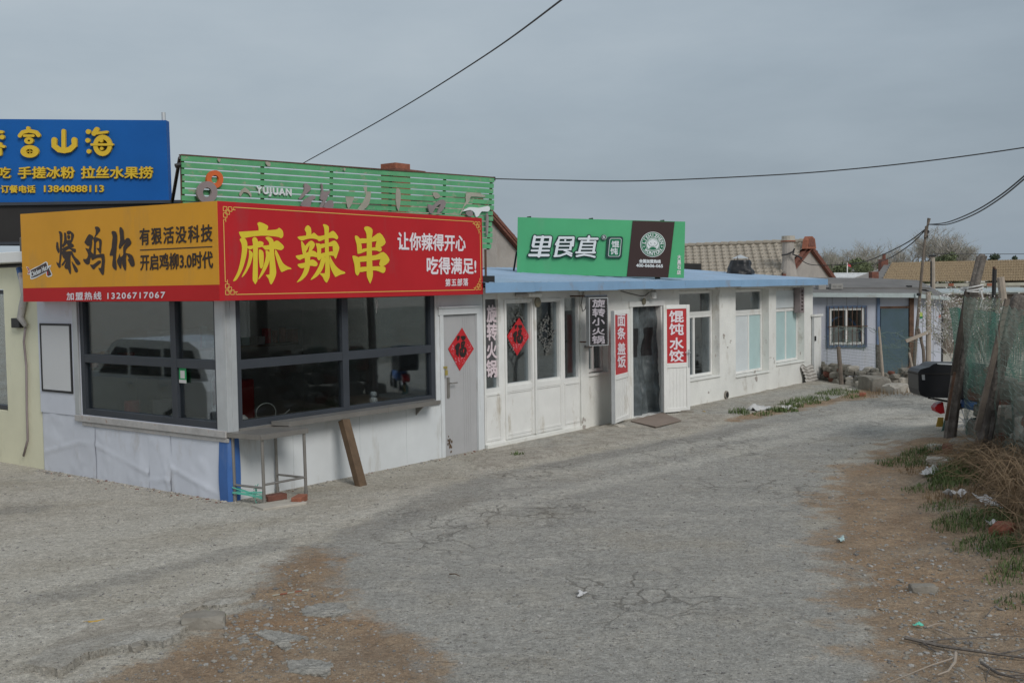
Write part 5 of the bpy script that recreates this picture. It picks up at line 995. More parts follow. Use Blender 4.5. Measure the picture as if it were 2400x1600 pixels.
c = fq(FS, ((1905, 686), (2148, 687), (2148, 697.5), (1905, 696)), .3); mb = slab(MB(), c, FS.n, .03); c2 = fq(FS2, ((2146, 687.5), (2228, 697), (2228, 704), (2146, 697.5)), .3); slab(mb, c2, FS2.n, .03); mb.build('fascia', 'shedfas', hd)
MB().face([c[0], c[1], c2[1], c2[1]+np.array([.3, 3, .45]), FS.p(a[1], -3, c[1][2]+.40), FS.p(a[0], -3, c[0][2]+.42)]).build('roof', 'shedroof', hd, solid=.03)
mb = MB(); e_ = fq(FS, ((1917, 674), (2175, 673), (2186, 678), (1917, 684)), -.5); slab(mb, e_, FS.n, 2.0); mb.build('roof_slab', 'shedroof', hd)
MB().box(FS, FS.at(2130, 670, -1)[0], FS.at(2138, 670, -1)[0], -1.2, -1, 1.9, FS.at(2130, 669, -1)[1]).build('roof_post', 'black', hd)
for x0, y0, x1, y1, mm, lb in ((2154, 731, 2162, 746, 'sticker', 'lime green sticker on the right wall of the panel shed'), (2200, 737, 2205, 748, 'osticker', 'small orange sticker near the right edge of the panel shed wall')):
    r4 = FS2.rect(x0, y0, x1, y1); mb = MB(); mb.box(FS2, r4[0], r4[1], .001, .005, r4[2], r4[3]); mb.box(FS2, r4[0], r4[1], .0052, .006, r4[2], r4[2]+(r4[3]-r4[2])*.3, 1); tag(mb.build('sticker', [mm, 'bgreen' if mm == 'sticker' else 'paper'], org=FS2.p(r4[0], 0, r4[2])), lb, 'sticker')
mb = MB(); rr = random.Random(1); fs2 = FS2.px(0); k = 0
for row, y in enumerate((780, 791, 801)):
    for i in range(5 if row < 2 else 4):
        x = 2189+i*3.4+row*.6
        for _ in range(2): mb.poly(strokepoly([(x+rr.uniform(0, 2.4), y+rr.uniform(0, 8)) for _q in range(3)], .7, 3), fs2, .002+.0004*k); k = (k+1) % 40
mb.build('painted_scrawl', 'black', hd)
c = FS.w(1962, 677, -.3); zt = (FS.w(1962, 665, -.3)-c)[2]; r0 = FS.rect(1948, 665, 1976, 677, -.3); r_ = MB(); frame_bars(r_, FS, r0[0], r0[1], r0[2], r0[3], -.5, -.3, .045, [(r0[0]+r0[1])/2], [(r0[2]+r0[3])/2], .03); r_.box(FS, r0[0]+.01, r0[1]-.01, -.5, -.49, r0[2]+.01, r0[3]-.01); tag(r_.build('concrete_block', 'conc2', org=c), 'hollow concrete block standing on the shed roof', 'concrete block')
r0 = FS.rect(1918, 667, 1936, 677, -.3); tag(MB().box(FS, r0[0], r0[1], -.6, -.3, r0[2]-.03, r0[3]).build('concrete_block', 'conc2', org=FS.p(r0[0], -.3, r0[2]), bev=.02), 'plain pale concrete lump on the shed roof beside the blue eave', 'concrete block')
# white sheet door at the end of the restaurant
c = G(1907, 893), G(1925, 889); d = c[1]-c[0]; L_ = np.linalg.norm(d); FD = Fr(c[0], d/L_, np.array([d[1], -d[0], 0])/L_); r_ = root('sheet_door', c[0], 'narrow white sheet metal door standing ajar past the far end of the restaurant', 'door'); zt = FD.at(1915, 741)[1]
MB().box(FD, .02, L_, -.04, 0, .05, zt).build('leaf', 'pvc', r_, bev=.004); MB().box(FD, -.04, L_+.05, -.05, .03, zt, zt+.05).build('head_trim', 'pvc', r_); MB().box(FD, .0, .018, -.05, .005, 0, zt).build('edge', 'alu', r_)
MB().box(FD, .05, .1, .0, .03, 1.0, 1.12).build('latch', 'black', r_)
# corrugated scrap against the wall
c = G(1893, 902); mb = MB(); d2 = U*1; mb.grid(lambda s, t: FA.p(17.15+.75*s+.06*math.sin(5*t+s), .12-.09*t+.015*math.sin(t*32), .02+.40*t*(1+.2*fbm(s*3, 0, 1, 2))+.015*fbm(s*4, t*4, 1, 2)), 10, 40); tag(mb.build('corrugated_scrap', 'corr', org=FA.p(17.5, .1, 0), solid=.006), 'ragged scrap of grey corrugated sheet leaning on the far end of the white wall', 'metal scrap')
# ------------------------------------------------------------------ stone walls and rubble
def stone_wall(name, path, h, t, seed, label, sizes=(.10, .2)):
    rr = random.Random(seed); mb = MB(); P_ = [np.array(p[:2]) for p in path]; ls = [np.linalg.norm(b-a) for a, b in zip(P_, P_[1:])]; tot = sum(ls)
    z = 0
    while z < h:
        s = rr.uniform(0, .1); r = 0
        while s < tot:
            r = rr.uniform(*sizes)*(1.15 if z < h*.3 else 1); q = s; k = 0
            while k < len(ls)-1 and q > ls[k]: q -= ls[k]; k += 1
            d = (P_[k+1]-P_[k])/ls[k]; p = P_[k]+d*q; n_ = np.array([-d[1], d[0]]); o = rr.uniform(-t, t)
            if not (z > h*.7 and rr.random() < .35): rock(mb, (p[0]+n_[0]*o, p[1]+n_[1]*o, gz(*p)+z+r*.4), r, rr.randint(1, 9999), 1.25, .95, .72, 2, rr.choice((0, 0, 0, 1, 0, 0, 1, 0, 2, 0, 0)), .34)
            s += r*1.75
        z += r*1.0 if r else .15
    return tag(mb.build(name, ['stone', 'stonew', 'brickd'], org=(*P_[0], 0), smooth=False), label, 'stone wall')
stone_wall('stone_wall', [G(*p) for p in ((1922, 886), (1965, 896), (2020, 907), (2100, 912), (2175, 905))], .42, .12, 4, 'low tumbled dry stone wall in front of the panel shed', (.06, .13))
stone_wall('rubble_wall', [(7.05, 15.9), (6.55, 14.2), (6.1, 12.6), (5.75, 10.6), (5.4, 8.6)], .95, .10, 8, 'rough grey rubble wall behind the wire fence', (.09, .19))
def one_rock(px, py, r, s, m_, label, group=None, name='stone', sz=.7, cat='stone'):
    g = G(px, py); g[2] = gz(g[0], g[1]); mb = MB(); rock(mb, g+np.array([0, 0, r*.25]), r, random.randint(1, 999), *s, sz, 3); o = mb.build(name, m_, org=g); return tag(o, label, cat, group)
GP = 'loose stones at the foot of the shed wall'
one_rock(2048, 915, .34, (1.3, .8), 'stone', 'largest flat grey boulder at the foot of the low stone wall', GP, 'boulder', .75)
one_rock(2100, 920, .26, (1.4, .8), 'stonew', 'pale long stone lying right of the largest boulder by the shed', GP, 'boulder', .6)
one_rock(2000, 905, .16, (1.4, .9), 'stonew', 'pale angular stone lying left of the largest boulder by the shed', GP)
one_rock(1985, 918, .13, (1.5, .9), 'stonew', 'thin whitish slab lying at the grass edge before the stone wall', GP, 'stone', .3)
one_rock(2022, 928, .09, (1.1, .9), 'brick', 'small reddish brick lump at the road edge before the stone wall', None, 'brick_lump')
one_rock(1970, 900, .15, (1.2, 1), 'stone', 'grey stone at the left end of the low stone wall', GP)
one_rock(2232, 1082, .13, (1.1, .9), 'brickd', 'dark purplish stone beside the foot of the first leaning post', None, 'stone', .8)
one_rock(2196, 1072, .11, (1.3, .9), 'stonew', 'rounded pale stone in the grass left of the first leaning post', None)
one_rock(2203, 1102, .12, (1.6, .9), 'stonew', 'tan flat stone on the bank below the leaning posts', None, 'stone', .5)
one_rock(2262, 1085, .2, (1, 1), 'stone', 'grey stone between the two leaning posts', None)
one_rock(2352, 1268, .12, (1.3, .9), 'brick', 'rounded broken red brick lying in the grass at the right edge', None, 'brick_piece', .6, 'brick')
one_rock(478, 1468, .13, (1.4, .9), 'stone', 'broken lump of concrete beside the jagged slab edge', None, 'concrete_lump', .55)
one_rock(315, 1528, .05, (1.4, .9), 'stone', 'small dark stone by the lower edge of the broken slab')
one_rock(2165, 1384, .07, (1.8, .9), 'stone', 'dark clod in the dirt of the right bank', None)
one_rock(1607, 970, .12, (1.5, .9), 'stone', 'dark grey stone lying under the right door leaf', None, 'stone', .5)
one_rock(1447, 1003, .10, (1.5, .9), 'stonew', 'pale block wedged under the left door leaf', None, 'stone', .45)
# broken slab, lower left
S8 = lambda x, y: G(x/2.94, 1150+y/2.94)
def jag(P_, n=4, amp=.02, seed=1):
    rr = random.Random(seed); out = []
    for a, b_ in zip(P_, P_[1:]+P_[:1]):
        for k in range(n): t = k/n; out.append((a[0]+(b_[0]-a[0])*t+rr.uniform(-amp, amp), a[1]+(b_[1]-a[1])*t+rr.uniform(-amp, amp)))
    return out
def flatslab(name, pts, h, mm, label, seed, cat='slab', lo=-.06, tilt=None):
    P_ = jag([tuple(S8(*p)[:2]) for p in pts], 9, .014, seed); c = np.mean(P_, 0); mb = MB()
    zf = lambda x, y: gz(x, y)*.5+h+(tilt[0]*(x-c[0])+tilt[1]*(y-c[1]) if tilt else 0)+.008*fbm(x, y, 3, 3, seed)
    tr = tessellate_polygon([[Vector((x, y, 0)) for x, y in P_]]); mb.tris([(x, y, zf(x, y)) for x, y in P_], tr)
    for (x0, y0), (x1, y1) in zip(P_, P_[1:]+P_[:1]): mb.face([(x0, y0, zf(x0, y0)), (x1, y1, zf(x1, y1)), (x1+.01, y1, lo), (x0+.01, y0, lo)])
    o = mb.build(name, mground, org=(c[0], c[1], 0)); at_ = o.data.attributes.new('asph' if 'sunken' in name else 'conc', 'FLOAT', 'POINT'); at_.data.foreach_set('value', [1.0 if 'sunken' in name else .62]*len(o.data.vertices)); return tag(o, label, cat)
flatslab('broken_slab', [(180,1260),(330,1130),(500,1030),(700,920),(1000,830),(1200,810),(1400,775),(1390,810),(1330,835),(1270,855),(1200,890),(1290,935),(1305,965),(1215,1045),(1130,1100),(980,1085),(890,1120),(730,1140),(600,1180),(420,1300)], .045, 'concrete', 'broken pale concrete slab with a jagged edge on the dirt at the lower left', 3, tilt=(.008, -.028))
flatslab('cracked_slab', [(1330,770),(1480,700),(1620,680),(1740,730),(1720,760),(1600,790),(1480,800),(1400,800)], .02, 'conc2', 'small cracked concrete patch above the grass tuft near the broken slab', 5)
for i, (pts, lb) in enumerate((([(1750,985),(1830,965),(2000,985),(2110,1010),(2000,1040),(2020,1090),(1960,1105),(1880,1050)], 'flat grey stone slabs sunk in the dirt right of the broken slab'), ([(2080,820),(2180,780),(2352,770),(2420,840),(2300,880),(2100,870)], 'flat grey stone face sunk in the dirt beside the red and white strip'), ([(1960,1180),(2150,1160),(2300,1200),(2250,1290),(2000,1260)], 'pale sunken stone at the bottom of the dirt patch'), ([(1640,1020),(1700,1010),(1720,1050),(1650,1060)], 'small grey sunken stone left of the flat grey slabs'))):
    flatslab('sunken_stone', pts, .010, 'conc2', lb, 20+i, 'stone')
# door mat, yellow litter etc. on the pavement
c = [G(*p, .05) for p in ((1478, 986), (1552, 966), (1597, 985), (1537, 1000))]; mb = MB(); mb.box8([p+[0, 0, z] for p in (c[0], c[1], c[3], c[2]) for z in (-.01, .004)]); tag(mb.build('door_mat', 'mat', org=c[0]), 'brown door mat lying crooked before the dark curtain doorway', 'mat')
def litter(name, px, py, s, mm, label, cat='litter', seed=1, h=.04, stretch=(1, 1)):
    h *= .8
    rr = random.Random(seed); g = G(px, py); g[2] = gz(g[0], g[1])+.02; a = rr.uniform(0, 3); mb = MB()
    def fn(u, v):
        x, y = (u-.5)*s*stretch[0], (v-.5)*s*stretch[1]; e = .75+.5*fbm(u*2+seed, v*2, 1.6, 3, seed); x *= e; y *= e
        return g+np.array([x*math.cos(a)-y*math.sin(a), x*math.sin(a)+y*math.cos(a), max(0, h*(.4+1.3*fbm(u*3, v*3, .7, 2, seed+.5)))])
    mb.grid(fn, 14, 14); return tag(mb.build(name, mm, org=g, solid=.002, smooth=True), label, cat)
litter('plastic_bag', 1775, 963, .5, 'plastic', 'dirty white plastic sack lying in the weeds beside the pavement', 'plastic bag', 3, .12, (1.5, .8))
litter('paper_scrap', 1850, 960, .3, 'plastic', 'thin white plastic scrap at the road edge right of the dirty sack', 'litter', 5, .08)
litter('yellow_wrapper', 1652, 968, .14, 'yellowp', 'small yellow wrapper on the pavement by the white wall', 'litter', 6, .03)
litter('paper_scrap', 2180, 1123, .3, 'paper', 'crumpled white paper in the grass nearest the leaning posts', 'litter', 7, .10, (1.4, .8))
litter('paper_scrap', 2241, 1181, .22, 'paper', 'crumpled white paper beside the dry brush, left of the long white sheet', 'litter', 8, .09)
litter('paper_sheet', 2316, 1206, .38, 'paper', 'long creased white sheet lying at the edge of the dry brush', 'litter', 9, .06, (1.6, .6))
litter('paper_scrap', 2327, 1250, .12, 'paper', 'small whitish scrap in the green grass at the right edge', 'litter', 10, .05)
litter('blue_wrapper', 1972, 1270, .11, 'teal', 'small pale blue wrapper lying at the edge of the dirt bank', 'litter', 11, .03, (1.5, .6))
litter('paper_scrap', 1364, 1396, .11, 'paper', 'small white scrap lying alone in the middle of the road', 'litter', 12, .012, (1.5, .7))
litter('green_wrapper', 2152, 1468, .07, 'greenwire', 'tiny mint green scrap on the dirt at the lower right', 'litter', 13, .02)
litter('yellow_strip', 225, 1465, .09, 'yellowp', 'thin yellow strip lying on the broken slab', 'litter', 14, .01, (1.8, .2))
mb = MB(); p0, p1 = G(639, 1397), G(725, 1383)
for i in range(5): a, b_ = p0+(p1-p0)*i/5, p0+(p1-p0)*(i+1)/5; n_ = np.array([.0, .018, 0]); mb.box8([q+s_*n_+[0, 0, z] for q in (a, b_) for s_ in (-.6, .6) for z in (.006, .012)], i % 2)
tag(mb.build('plastic_strip', ['peel', 'brick'], org=p0), 'red and white plastic strip lying on the dirt near the road', 'plastic strip')
def stick(name, pts, r, mm, label, cat='stick', fork=0, seed=1):
    rr = random.Random(seed); P_ = []
    for p in pts: g = G(*p); g[2] = gz(g[0], g[1])+r+.01+rr.uniform(0, .03); P_.append(g)
    mb = MB(); n_ = len(P_); mb.tube(P_, [r*(1-.6*i/(n_-1)) for i in range(n_)], 6)
    for _ in range(fork):
        k = rr.randint(0, n_-2); a = P_[k]*.5+P_[k+1]*.5; d = (P_[k+1]-P_[k])/np.linalg.norm(P_[k+1]-P_[k]); e = np.array([-d[1], d[0], .15])*rr.choice((-1, 1)); l_ = rr.uniform(.2, .6)
        mb.tube([a, a+(d*.7+e*.6)*l_*.5, a+(d*1.1+e*.8)*l_], [r*.5, r*.35, r*.15], 5)
    return tag(mb.build(name, mm, org=P_[0]), label, cat)
stick('dry_branch', [(2120, 1502), (2200, 1515), (2280, 1532), (2400, 1548), (2500, 1552)], .014, 'bark', 'long dark dry branch lying across the dirt at the lower right corner', 'branch', 5, 4)
stick('dry_branch', [(2240, 1540), (2238, 1565), (2222, 1585), (2197, 1590)], .011, 'palewood', 'curved pale branch under the long dark branch at the lower right', 'branch', 2, 6)
stick('dry_branch', [(2300, 1560), (2340, 1585), (2380, 1600), (2420, 1590)], .012, 'bark', 'forked brown branch in the lowest right corner of the dirt', 'branch', 6, 7)
stick('dry_stick', [(2192, 1475), (2220, 1490), (2240, 1501)], .007, 'palewood', 'short pale stick above the long dark branch')
stick('dry_stick', [(2172, 1471), (2195, 1469), (2214, 1467)], .006, 'palewood', 'thin straight pale twig lying level above the short stick')
stick('dry_stick', [(2040, 1355), (2055, 1375), (2072, 1390)], .005, 'palewood', 'thin slanted straw at the gravel edge of the dirt bank')
stick('dry_stick', [(2310, 1447), (2330, 1430), (2352, 1416)], .005, 'bark', 'thin slanted twig in the dirt below the grass tufts at right')
stick('dry_stick', [(652, 1318), (668, 1324), (680, 1329)], .008, 'palewood', 'short stick on the brown dirt right of centre left road')
stick('dry_stick', [(1054, 1350), (1066, 1356), (1078, 1362)], .007, 'plank', 'short brown stick lying on the open road')
stick('dry_stick', [(2190, 1143), (2215, 1140), (2240, 1135)], .010, 'wood', 'grey stick among the grass below the leaning posts')
# ------------------------------------------------------------------ garden stakes before the shed
def pole(name, F, pts, r, mm, label, cat, r1=None, parts=None):
    P_ = [F.w(*p) for p in pts]; n_ = len(P_); return tag(MB().tube(P_, [r+(r1-r)*i/(n_-1) if r1 else r for i in range(n_)], 8).build(name, mm, org=P_[0]), label, cat)
F24, F25 = FY(24.3), FY(25.2)
pole('wooden_stake', F24, ((1972, 900), (1969, 860), (1965, 812)), .055, 'wood', 'dark weathered stake below the barred shed window', 'stake', .045)
pole('wooden_stake', F24, ((2072, 922), (2066, 840), (2060, 766)), .04, 'palewood', 'tall thin pale stake left of the blue green shed door', 'stake', .025)
pole('wooden_stake', F25, ((2062, 918), (2060, 860), (2059, 808)), .08, 'bark', 'short thick dark stump stake beside the tall thin pale stake', 'stake', .07)
pole('wooden_stake', F24, ((2145, 900), (2138, 860), (2131, 826)), .03, 'palewood', 'short slanted stake right of the blue green shed door', 'stake', .025)
pole('timber_post', F24, ((2176, 905), (2176, 800), (2176, 684)), .06, 'palewood', 'thick square topped timber post in front of the shed side wall', 'post', .06)
pole('forked_branch', F24, ((2168, 880), (2164, 820), (2157, 788), (2152, 770)), .04, 'wood', 'bent grey branch leaning between the crooked pole and the timber post', 'branch', .03)
q = [F24.w(*p, .12) for p in ((2123, 796), (2183, 772), (2185, 778), (2126, 803))]; tag(slab(MB(), q, F24.n, .05).build('fence_rail', 'palewood', org=q[0]), 'slanted pale board nailed across the timber post', 'board')
r_ = root('crooked_pole', F25.w(2143, 880), 'tall crooked wooden pole carrying the overhead wires beside the shed', 'utility pole')
MB().tube([F25.w(*p) for p in ((2141, 880), (2147, 790), (2152, 740), (2160, 640), (2166, 580), (2170, 545))], [.045, .042, .038, .034, .03, .028], 8).build('shaft', 'wood', r_)
MB().tube([F25.w(*p, .03) for p in ((2169, 556), (2172, 535), (2179, 512))], .026, 6).build('top_bar', 'wood', r_); MB().tube([F25.w(*p, -.03) for p in ((2172, 552), (2174, 530), (2175.5, 511))], .022, 6).build('top_bar', 'wood', r_); MB().tube([F25.w(*p, .05) for p in ((2168, 557), (2171, 530))], .03, 6).build('top_bar', 'wood', r_)
mb = MB()
for p in ((2153, 690), (2170, 555), (2173, 543)): mb.tube([F25.w(*p)-[0, 0, .03], F25.w(*p)+[0, 0, .03]], .05, 8)
mb.build('wire_binding', 'black', r_)
# low garden wire netting in front of the shed
def wire_net(mb, p0, p1, z0, z1, nu, nz, r, seed, wob=.02, nseg=16, slope=0):
    rr = random.Random(seed); p0, p1 = np.array([*p0[:2], 0.]), np.array([*p1[:2], 0.]); d = p1-p0; n_ = np.array([-d[1], d[0], 0]); n_ /= np.linalg.norm(n_)
    def pt(s, z, k): return p0+d*s+np.array([0, 0, gz(*(p0+d*s)[:2])+z+wob*fbm(s*np.linalg.norm(d)*1.2, z*2, 1, 2, seed)+wob*.5*math.sin(s*40+k)])+n_*wob*1.8*fbm(s*3, z*2, 1, 2, seed+7)
    for i in range(nz+1): z = z0+(z1-z0)*i/nz; mb.tube([pt(k/nseg, z, i) for k in range(nseg+1)], r, 3, False)
    for j in range(nu+1): mb.tube([pt(j/nu, z0+(z1-z0)*k/6, j*.0) for k in range(7)], r*.8, 3, False)
    return mb
g0, g1, g2 = G(1928, 889), G(2066, 912), G(2150, 908)
mb = MB(); wire_net(mb, g0, g1, .35, 1.0, 40, 9, .0026, 2); wire_net(mb, g1, g2, .3, 1.0, 26, 9, .0026, 3)
rr = random.Random(5)
for i in range(26):
    s = rr.random(); p = g0+(g2-g0)*s; p = np.array([p[0], p[1]-.05, rr.uniform(.8, 1.35)]); pts = [p]
    for _ in range(6): p = p+np.array([rr.uniform(-.05, .22), rr.uniform(-.03, .03), rr.uniform(-.14, .10)]); pts.append(p)
    mb.tube(pts, .006, 3, False)
tag(mb.build('garden_netting', 'fencewire', org=g0), 'rusty low wire netting with dry vines stretched in front of the panel shed', 'fence')
# ------------------------------------------------------------------ houses behind
def gable_house(name, label, ua, zr, half, ze, v0, v1, tiles, rows, cols, org, verge='brickd', amp=.035):
    r_ = root(name, FA.p(ua, v0, 0), label, 'house')
    mb = MB(); pts = [(ua-half, 0), (ua+half, 0), (ua+half, ze), (ua, zr), (ua-half, ze)]
    mb.face([FA.p(u, v0, z) for u, z in pts]); mb.face([FA.p(u, v1, z) for u, z in pts])
    for s in (-1, 1): mb.face([FA.p(ua+s*half, v, z) for v, z in ((v0, 0), (v1, 0), (v1, ze), (v0, ze))])
    mb.build('wall', 'plasterg', r_)
    sl = (zr-ze)/half; oh = .35
    for s in (-1, 1):
        mb = MB(); tile_roof(mb, FA.p(ua+s*(half+oh), v0+.02, ze-sl*oh+.05), FA.p(ua+s*(half+oh), v1, ze-sl*oh+.05), FA.p(ua, v0+.02, zr+.05), FA.p(ua, v1, zr+.05), rows, cols, amp); mb.build('roof', tiles, r_)
        mb = MB(); mb.box8([FA.p(ua+s*x, v, z+dz) for x, z in ((half+oh, ze-sl*oh), (.0, zr)) for v in (v0-.02, v0+.09) for dz in (-.05, .05)]); mb.box8([FA.p(ua+s*x, v, z+dz) for x, z in ((half+oh*.8, ze-sl*oh*.8), (.0, zr)) for v in (v0+.0, v0+.14) for dz in (-.19, -.13)]); mb.build('verge', verge, r_)
    mb = MB(); n_ = int(abs(v1-v0)/.35)
    for i in range(n_): a, b_ = v0+(v1-v0)*i/n_, v0+(v1-v0)*(i+1)/n_; mb.tube([FA.p(ua, a, zr+.09), FA.p(ua, b_, zr+.12)], .10, 8)
    mb.build('ridge', tiles, r_); return r_
va = -5.0; ap = FA.at(1895, 572, va); er = FA.at(1963, 663, va); half = er[0]-ap[0]-.3
h2 = gable_house('tiled_house', 'grey brown tiled house with a red brick edged gable behind the restaurant', ap[0], ap[1], half, er[1]+.12, va, -19, 'tile', 11, 46, None, amp=.065)
o4 = [FA.at(*p, va+.1) for p in ((1884, 583), (1887, 562), (1891, 554), (1898, 554), (1904, 560), (1907, 583))]; mb = MB(); mb.poly(o4, lambda x, y, o_: FA.p(x, va+o_, y), .02, .18); mb.build('gable_ornament', 'brick', h2); mb = MB(); o5 = sh_(o4, .35); mb.poly(o5, lambda x, y, o_: FA.p(x, va+o_, y), .201, .02); mb.build('ornament_panel', 'brickd', h2)
o6 = [FA.at(*p, va) for p in ((1878, 578), (1884, 555), (1890, 553))]
sl_ = (ap[1]-(er[1]+.12))/half; nr_ = -U*sl_+np.array([0, 0, 1.0]); pr_ = FA.p(ap[0], 0, ap[1]+.05); dr_ = ray(1845, 632); c = O+dr_*(np.dot(pr_-O, nr_)/np.dot(dr_, nr_)); cb = c[2]-.3
FC = FY(c[1]); xc = FC.at(1847.5, 600)[0]; hw = FC.at(1861, 600)[0]-xc; zt0 = FC.at(1848, 568)[1]; zt1 = FC.at(1848, 553)[1]; c = np.array([xc, c[1], 0])
mb = MB(); mb.tube([c+[0, 0, cb], c+[0, 0, FC.at(1848, 612)[1]], c+[0, 0, zt0]], [hw*1.7, hw*1.05, hw], 14); ch_ = mb.build('chimney', 'plasterg', h2); mb = MB(); mb.tube([c+[0, 0, zt0], c+[0, 0, zt0+.07], c+[0, 0, zt0+.08], c+[0, 0, zt1]], [hw*1.05, hw*1.28, hw*1.14, hw*1.12], 14); mb.build('chimney_cap', 'stonew', ch_); MB().tube([c+[0, 0, zt0+.02], c+[0, 0, zt0+.06]], hw*1.24, 14).build('brick_band', 'brick', ch_)
pts = [FY(c[1]-.35).w(*q) for q in ((1832, 598), (1845, 596), (1858, 590), (1862, 582), (1858, 596), (1870, 600), (1880, 606))]; tag(MB().tube(pts, .03, 5).build('wire_tangle', 'cable', org=pts[0]), 'dark tangle of wires tied round the plastered chimney', 'cable')
va1 = -6.0
h1 = gable_house('tiled_house', 'plastered gable house half hidden behind the green slatted billboard', 12.2, 4.54, 3.0, 2.5, va1, -17, 'tile', 10, 36, None)
b0, b1 = FA.at(927, 395, -8), FA.at(961, 385, -8); c = [b0[0], b1[0]]; mb = MB().box(FA, c[0], c[1], -8.5, -8, 3.9, b1[1]); ch_ = mb.build('chimney', 'brick', h1); MB().box(FA, c[0]-.22, c[1]+.35, -8.7, -7.8, FA.at(940, 404, -8)[1], FA.at(940, 398, -8)[1]).build('brick_course', 'brickd', ch_)
def front_house(name, label, y, ridge, eave, tiles, rows, cols, dy, xw, wallm='stonew', amp=.03):
    Fe, Fg = FY(y), FY(y+dy); e0, e1 = Fe.w(*eave[0]), Fe.w(*eave[1]); r0, r1 = Fg.w(*ridge[0]), Fg.w(*ridge[1]); r_ = root(name, (e0+e1)/2*[1, 1, 0], label, 'house')
    mb = tile_roof(MB(), e0, e1, r0, r1, rows, cols, amp, ku=3, kv=4); mb.build('roof', tiles, r_)
    b0, b1 = r0+[0, dy, 0], r1+[0, dy, 0]; mb = MB(); mb.face([r0, r1, b1-[0, 0, r0[2]-e0[2]], b0-[0, 0, r0[2]-e0[2]]]); mb.build('rear_roof', tiles, r_)
    i_ = .35; mb = MB(); mb.box8([np.array([x, yy, z]) for x in (e0[0]+.2, e1[0]-.2) for yy in (y+i_, y+2*dy-.3) for z in (0, e0[2]-.05)]); mb.build('wall', wallm, r_)
    for p, q in ((e0, r0), (e1, r1)): MB().face([p*[1, 1, 0]+[0, 0, e0[2]-.1], np.array([p[0], y+2*dy, e0[2]-.1]), q-[0, 0, .03]]).build('gable', 'plasterg', r_)
    return r_, Fe, e0, e1, r0, r1
hw_, Fw, *_x = front_house('white_roof_house', 'low house with a white sheet roof beyond the shed', 46, ((1948, 641), (2048, 641)), ((1945, 674), (2048, 674)), 'tilew', 9, 34, 3, 0, amp=.03)
hb, Fb, e0, e1, r0, r1 = front_house('brown_roof_house', 'long house with a brown tiled roof at the right beyond the shed', 42, ((2090, 618), (2460, 610)), ((2064, 664), (2470, 660)), 'tileb', 16, 100, 3.2, 0, 'stonew', .045)
Fr2 = FY(45.2); c = [Fb.w(2044, 663), Fb.w(2064, 665), Fr2.w(2090, 618), Fr2.w(2073, 618)]; slab(MB(), c, np.array([0, -.7, .7]), .12).build('roof_verge', 'shedroof', hb)
mb = MB(); c = Fr2.w(2070, 618); mb.box8([np.array([c[0]+x, c[1]+y_, z]) for x in (-.14, .14) for y_ in (-.2, .2) for z in (c[2]-.8, c[2]+.18)]); mb.tube([c+[.03, 0, .1], c+[.03, 0, .42]], .07, 6); mb.build('chimney', 'brickd', hb)
mb = MB(); c = Fb.w(2047, 655); mb.box8([np.array([c[0]+x, c[1]+y_, z]) for x in (-.12, .14) for y_ in (-.2, .2) for z in (c[2]-.5, c[2]+.3)]); mb.build('chimney', 'brickd', hb)
mb = MB(); mb.box8([np.array([x, y_, z]) for x in (e0[0], e1[0]) for y_ in (41.97, 42.05) for z in (e0[2]-.16, e0[2]-.04)]); mb.build('eave_board', 'peel', hb)
for x0, x1 in ((2108, 2128), (2185, 2230), (2250, 2290), (2312, 2345), (2350, 2390)):
    rr4 = Fb.rect(x0, 670, x1, 690, -.33); F_ = FY(42.33); window(hb, F_, *F_.rect(x0, 670, x1, 692), .02, .06, .07, [], [F_.at(x0, 683)[1]], 'pvc', 'glassd')
for x in (2082, 2228, 2318): c = Fb.rect(x-6, 664, x+6, 670); MB().box(Fb, c[0], c[1], .02, .06, c[2], c[3]).build('red_plaque', 'brick', hb)
F36 = FY(36); c = [F36.w(*p) for p in ((2108, 667), (2182, 666), (2182, 672), (2108, 673))]; mb = MB(); mb.grid(lambda s, t: (c[3]*(1-s)+c[2]*s)*(1-t)+((c[0]*(1-s)+c[1]*s)+np.array([0, 1.5, 0]))*t+np.array([0, 0, .03*math.sin(s*80)]), 80, 2); tag(mb.build('awning', 'tarp', org=c[3], solid=.02), 'bright blue corrugated awning sheet under the brown roof', 'awning')
lr = root('lean_to', F36.w(2290, 700), 'pale sheet roofed lean to standing before the long brown roofed house', 'shed')
c = [F36.w(*p) for p in ((2188, 688), (2470, 684), (2470, 677), (2225, 681))]; mb = MB(); mb.face([c[0], c[1], c[2]+[0, 2.5, 0], c[3]+[0, 2.5, 0]]); mb.build('roof', 'shedfas', lr, solid=.05)
MB().box(F36, c[0][0]+.2, c[1][0], -.5, -.2, 0, c[0][2]-.05).build('wall', 'wood', lr)
for x in (2215, 2300, 2380): MB().tube([F36.w(x, 690, .05), F36.w(x, 690, .05)*[1, 1, 0]], .08, 6).build('post', 'wood', lr)
F38 = FY(38); r_ = root('concrete_pole', F38.w(2187, 700)*[1, 1, 0], 'slim concrete utility pole with a short crossarm before the brown roof', 'utility pole')
MB().tube([F38.w(2188, 700)*[1, 1, 0], F38.w(2186, 598)], [.10, .08], 8).build('shaft', 'palewood', r_); MB().tube([F38.w(2177, 599, .1), F38.w(2194, 599, .1)], .035, 5).build('crossarm', 'black', r_); MB().tube([F38.w(2182, 612, .12), F38.w(2182, 690, .12)], .03, 5).build('cable_riser', 'black', r_)
r_ = root('iron_post', FY(34).w(2328, 700)*[1, 1, 0], 'thin black iron pipe rising before the brown roof right of the concrete pole', 'post'); MB().tube([FY(34).w(2326, 700)*[1, 1, 0], FY(34).w(2331, 630)], .065, 7).build('shaft', 'black', r_)
MB().tube([FY(34).w(2329.5, 630), FY(34).w(2332, 629)], .08, 6).build('cap', 'rust', r_)
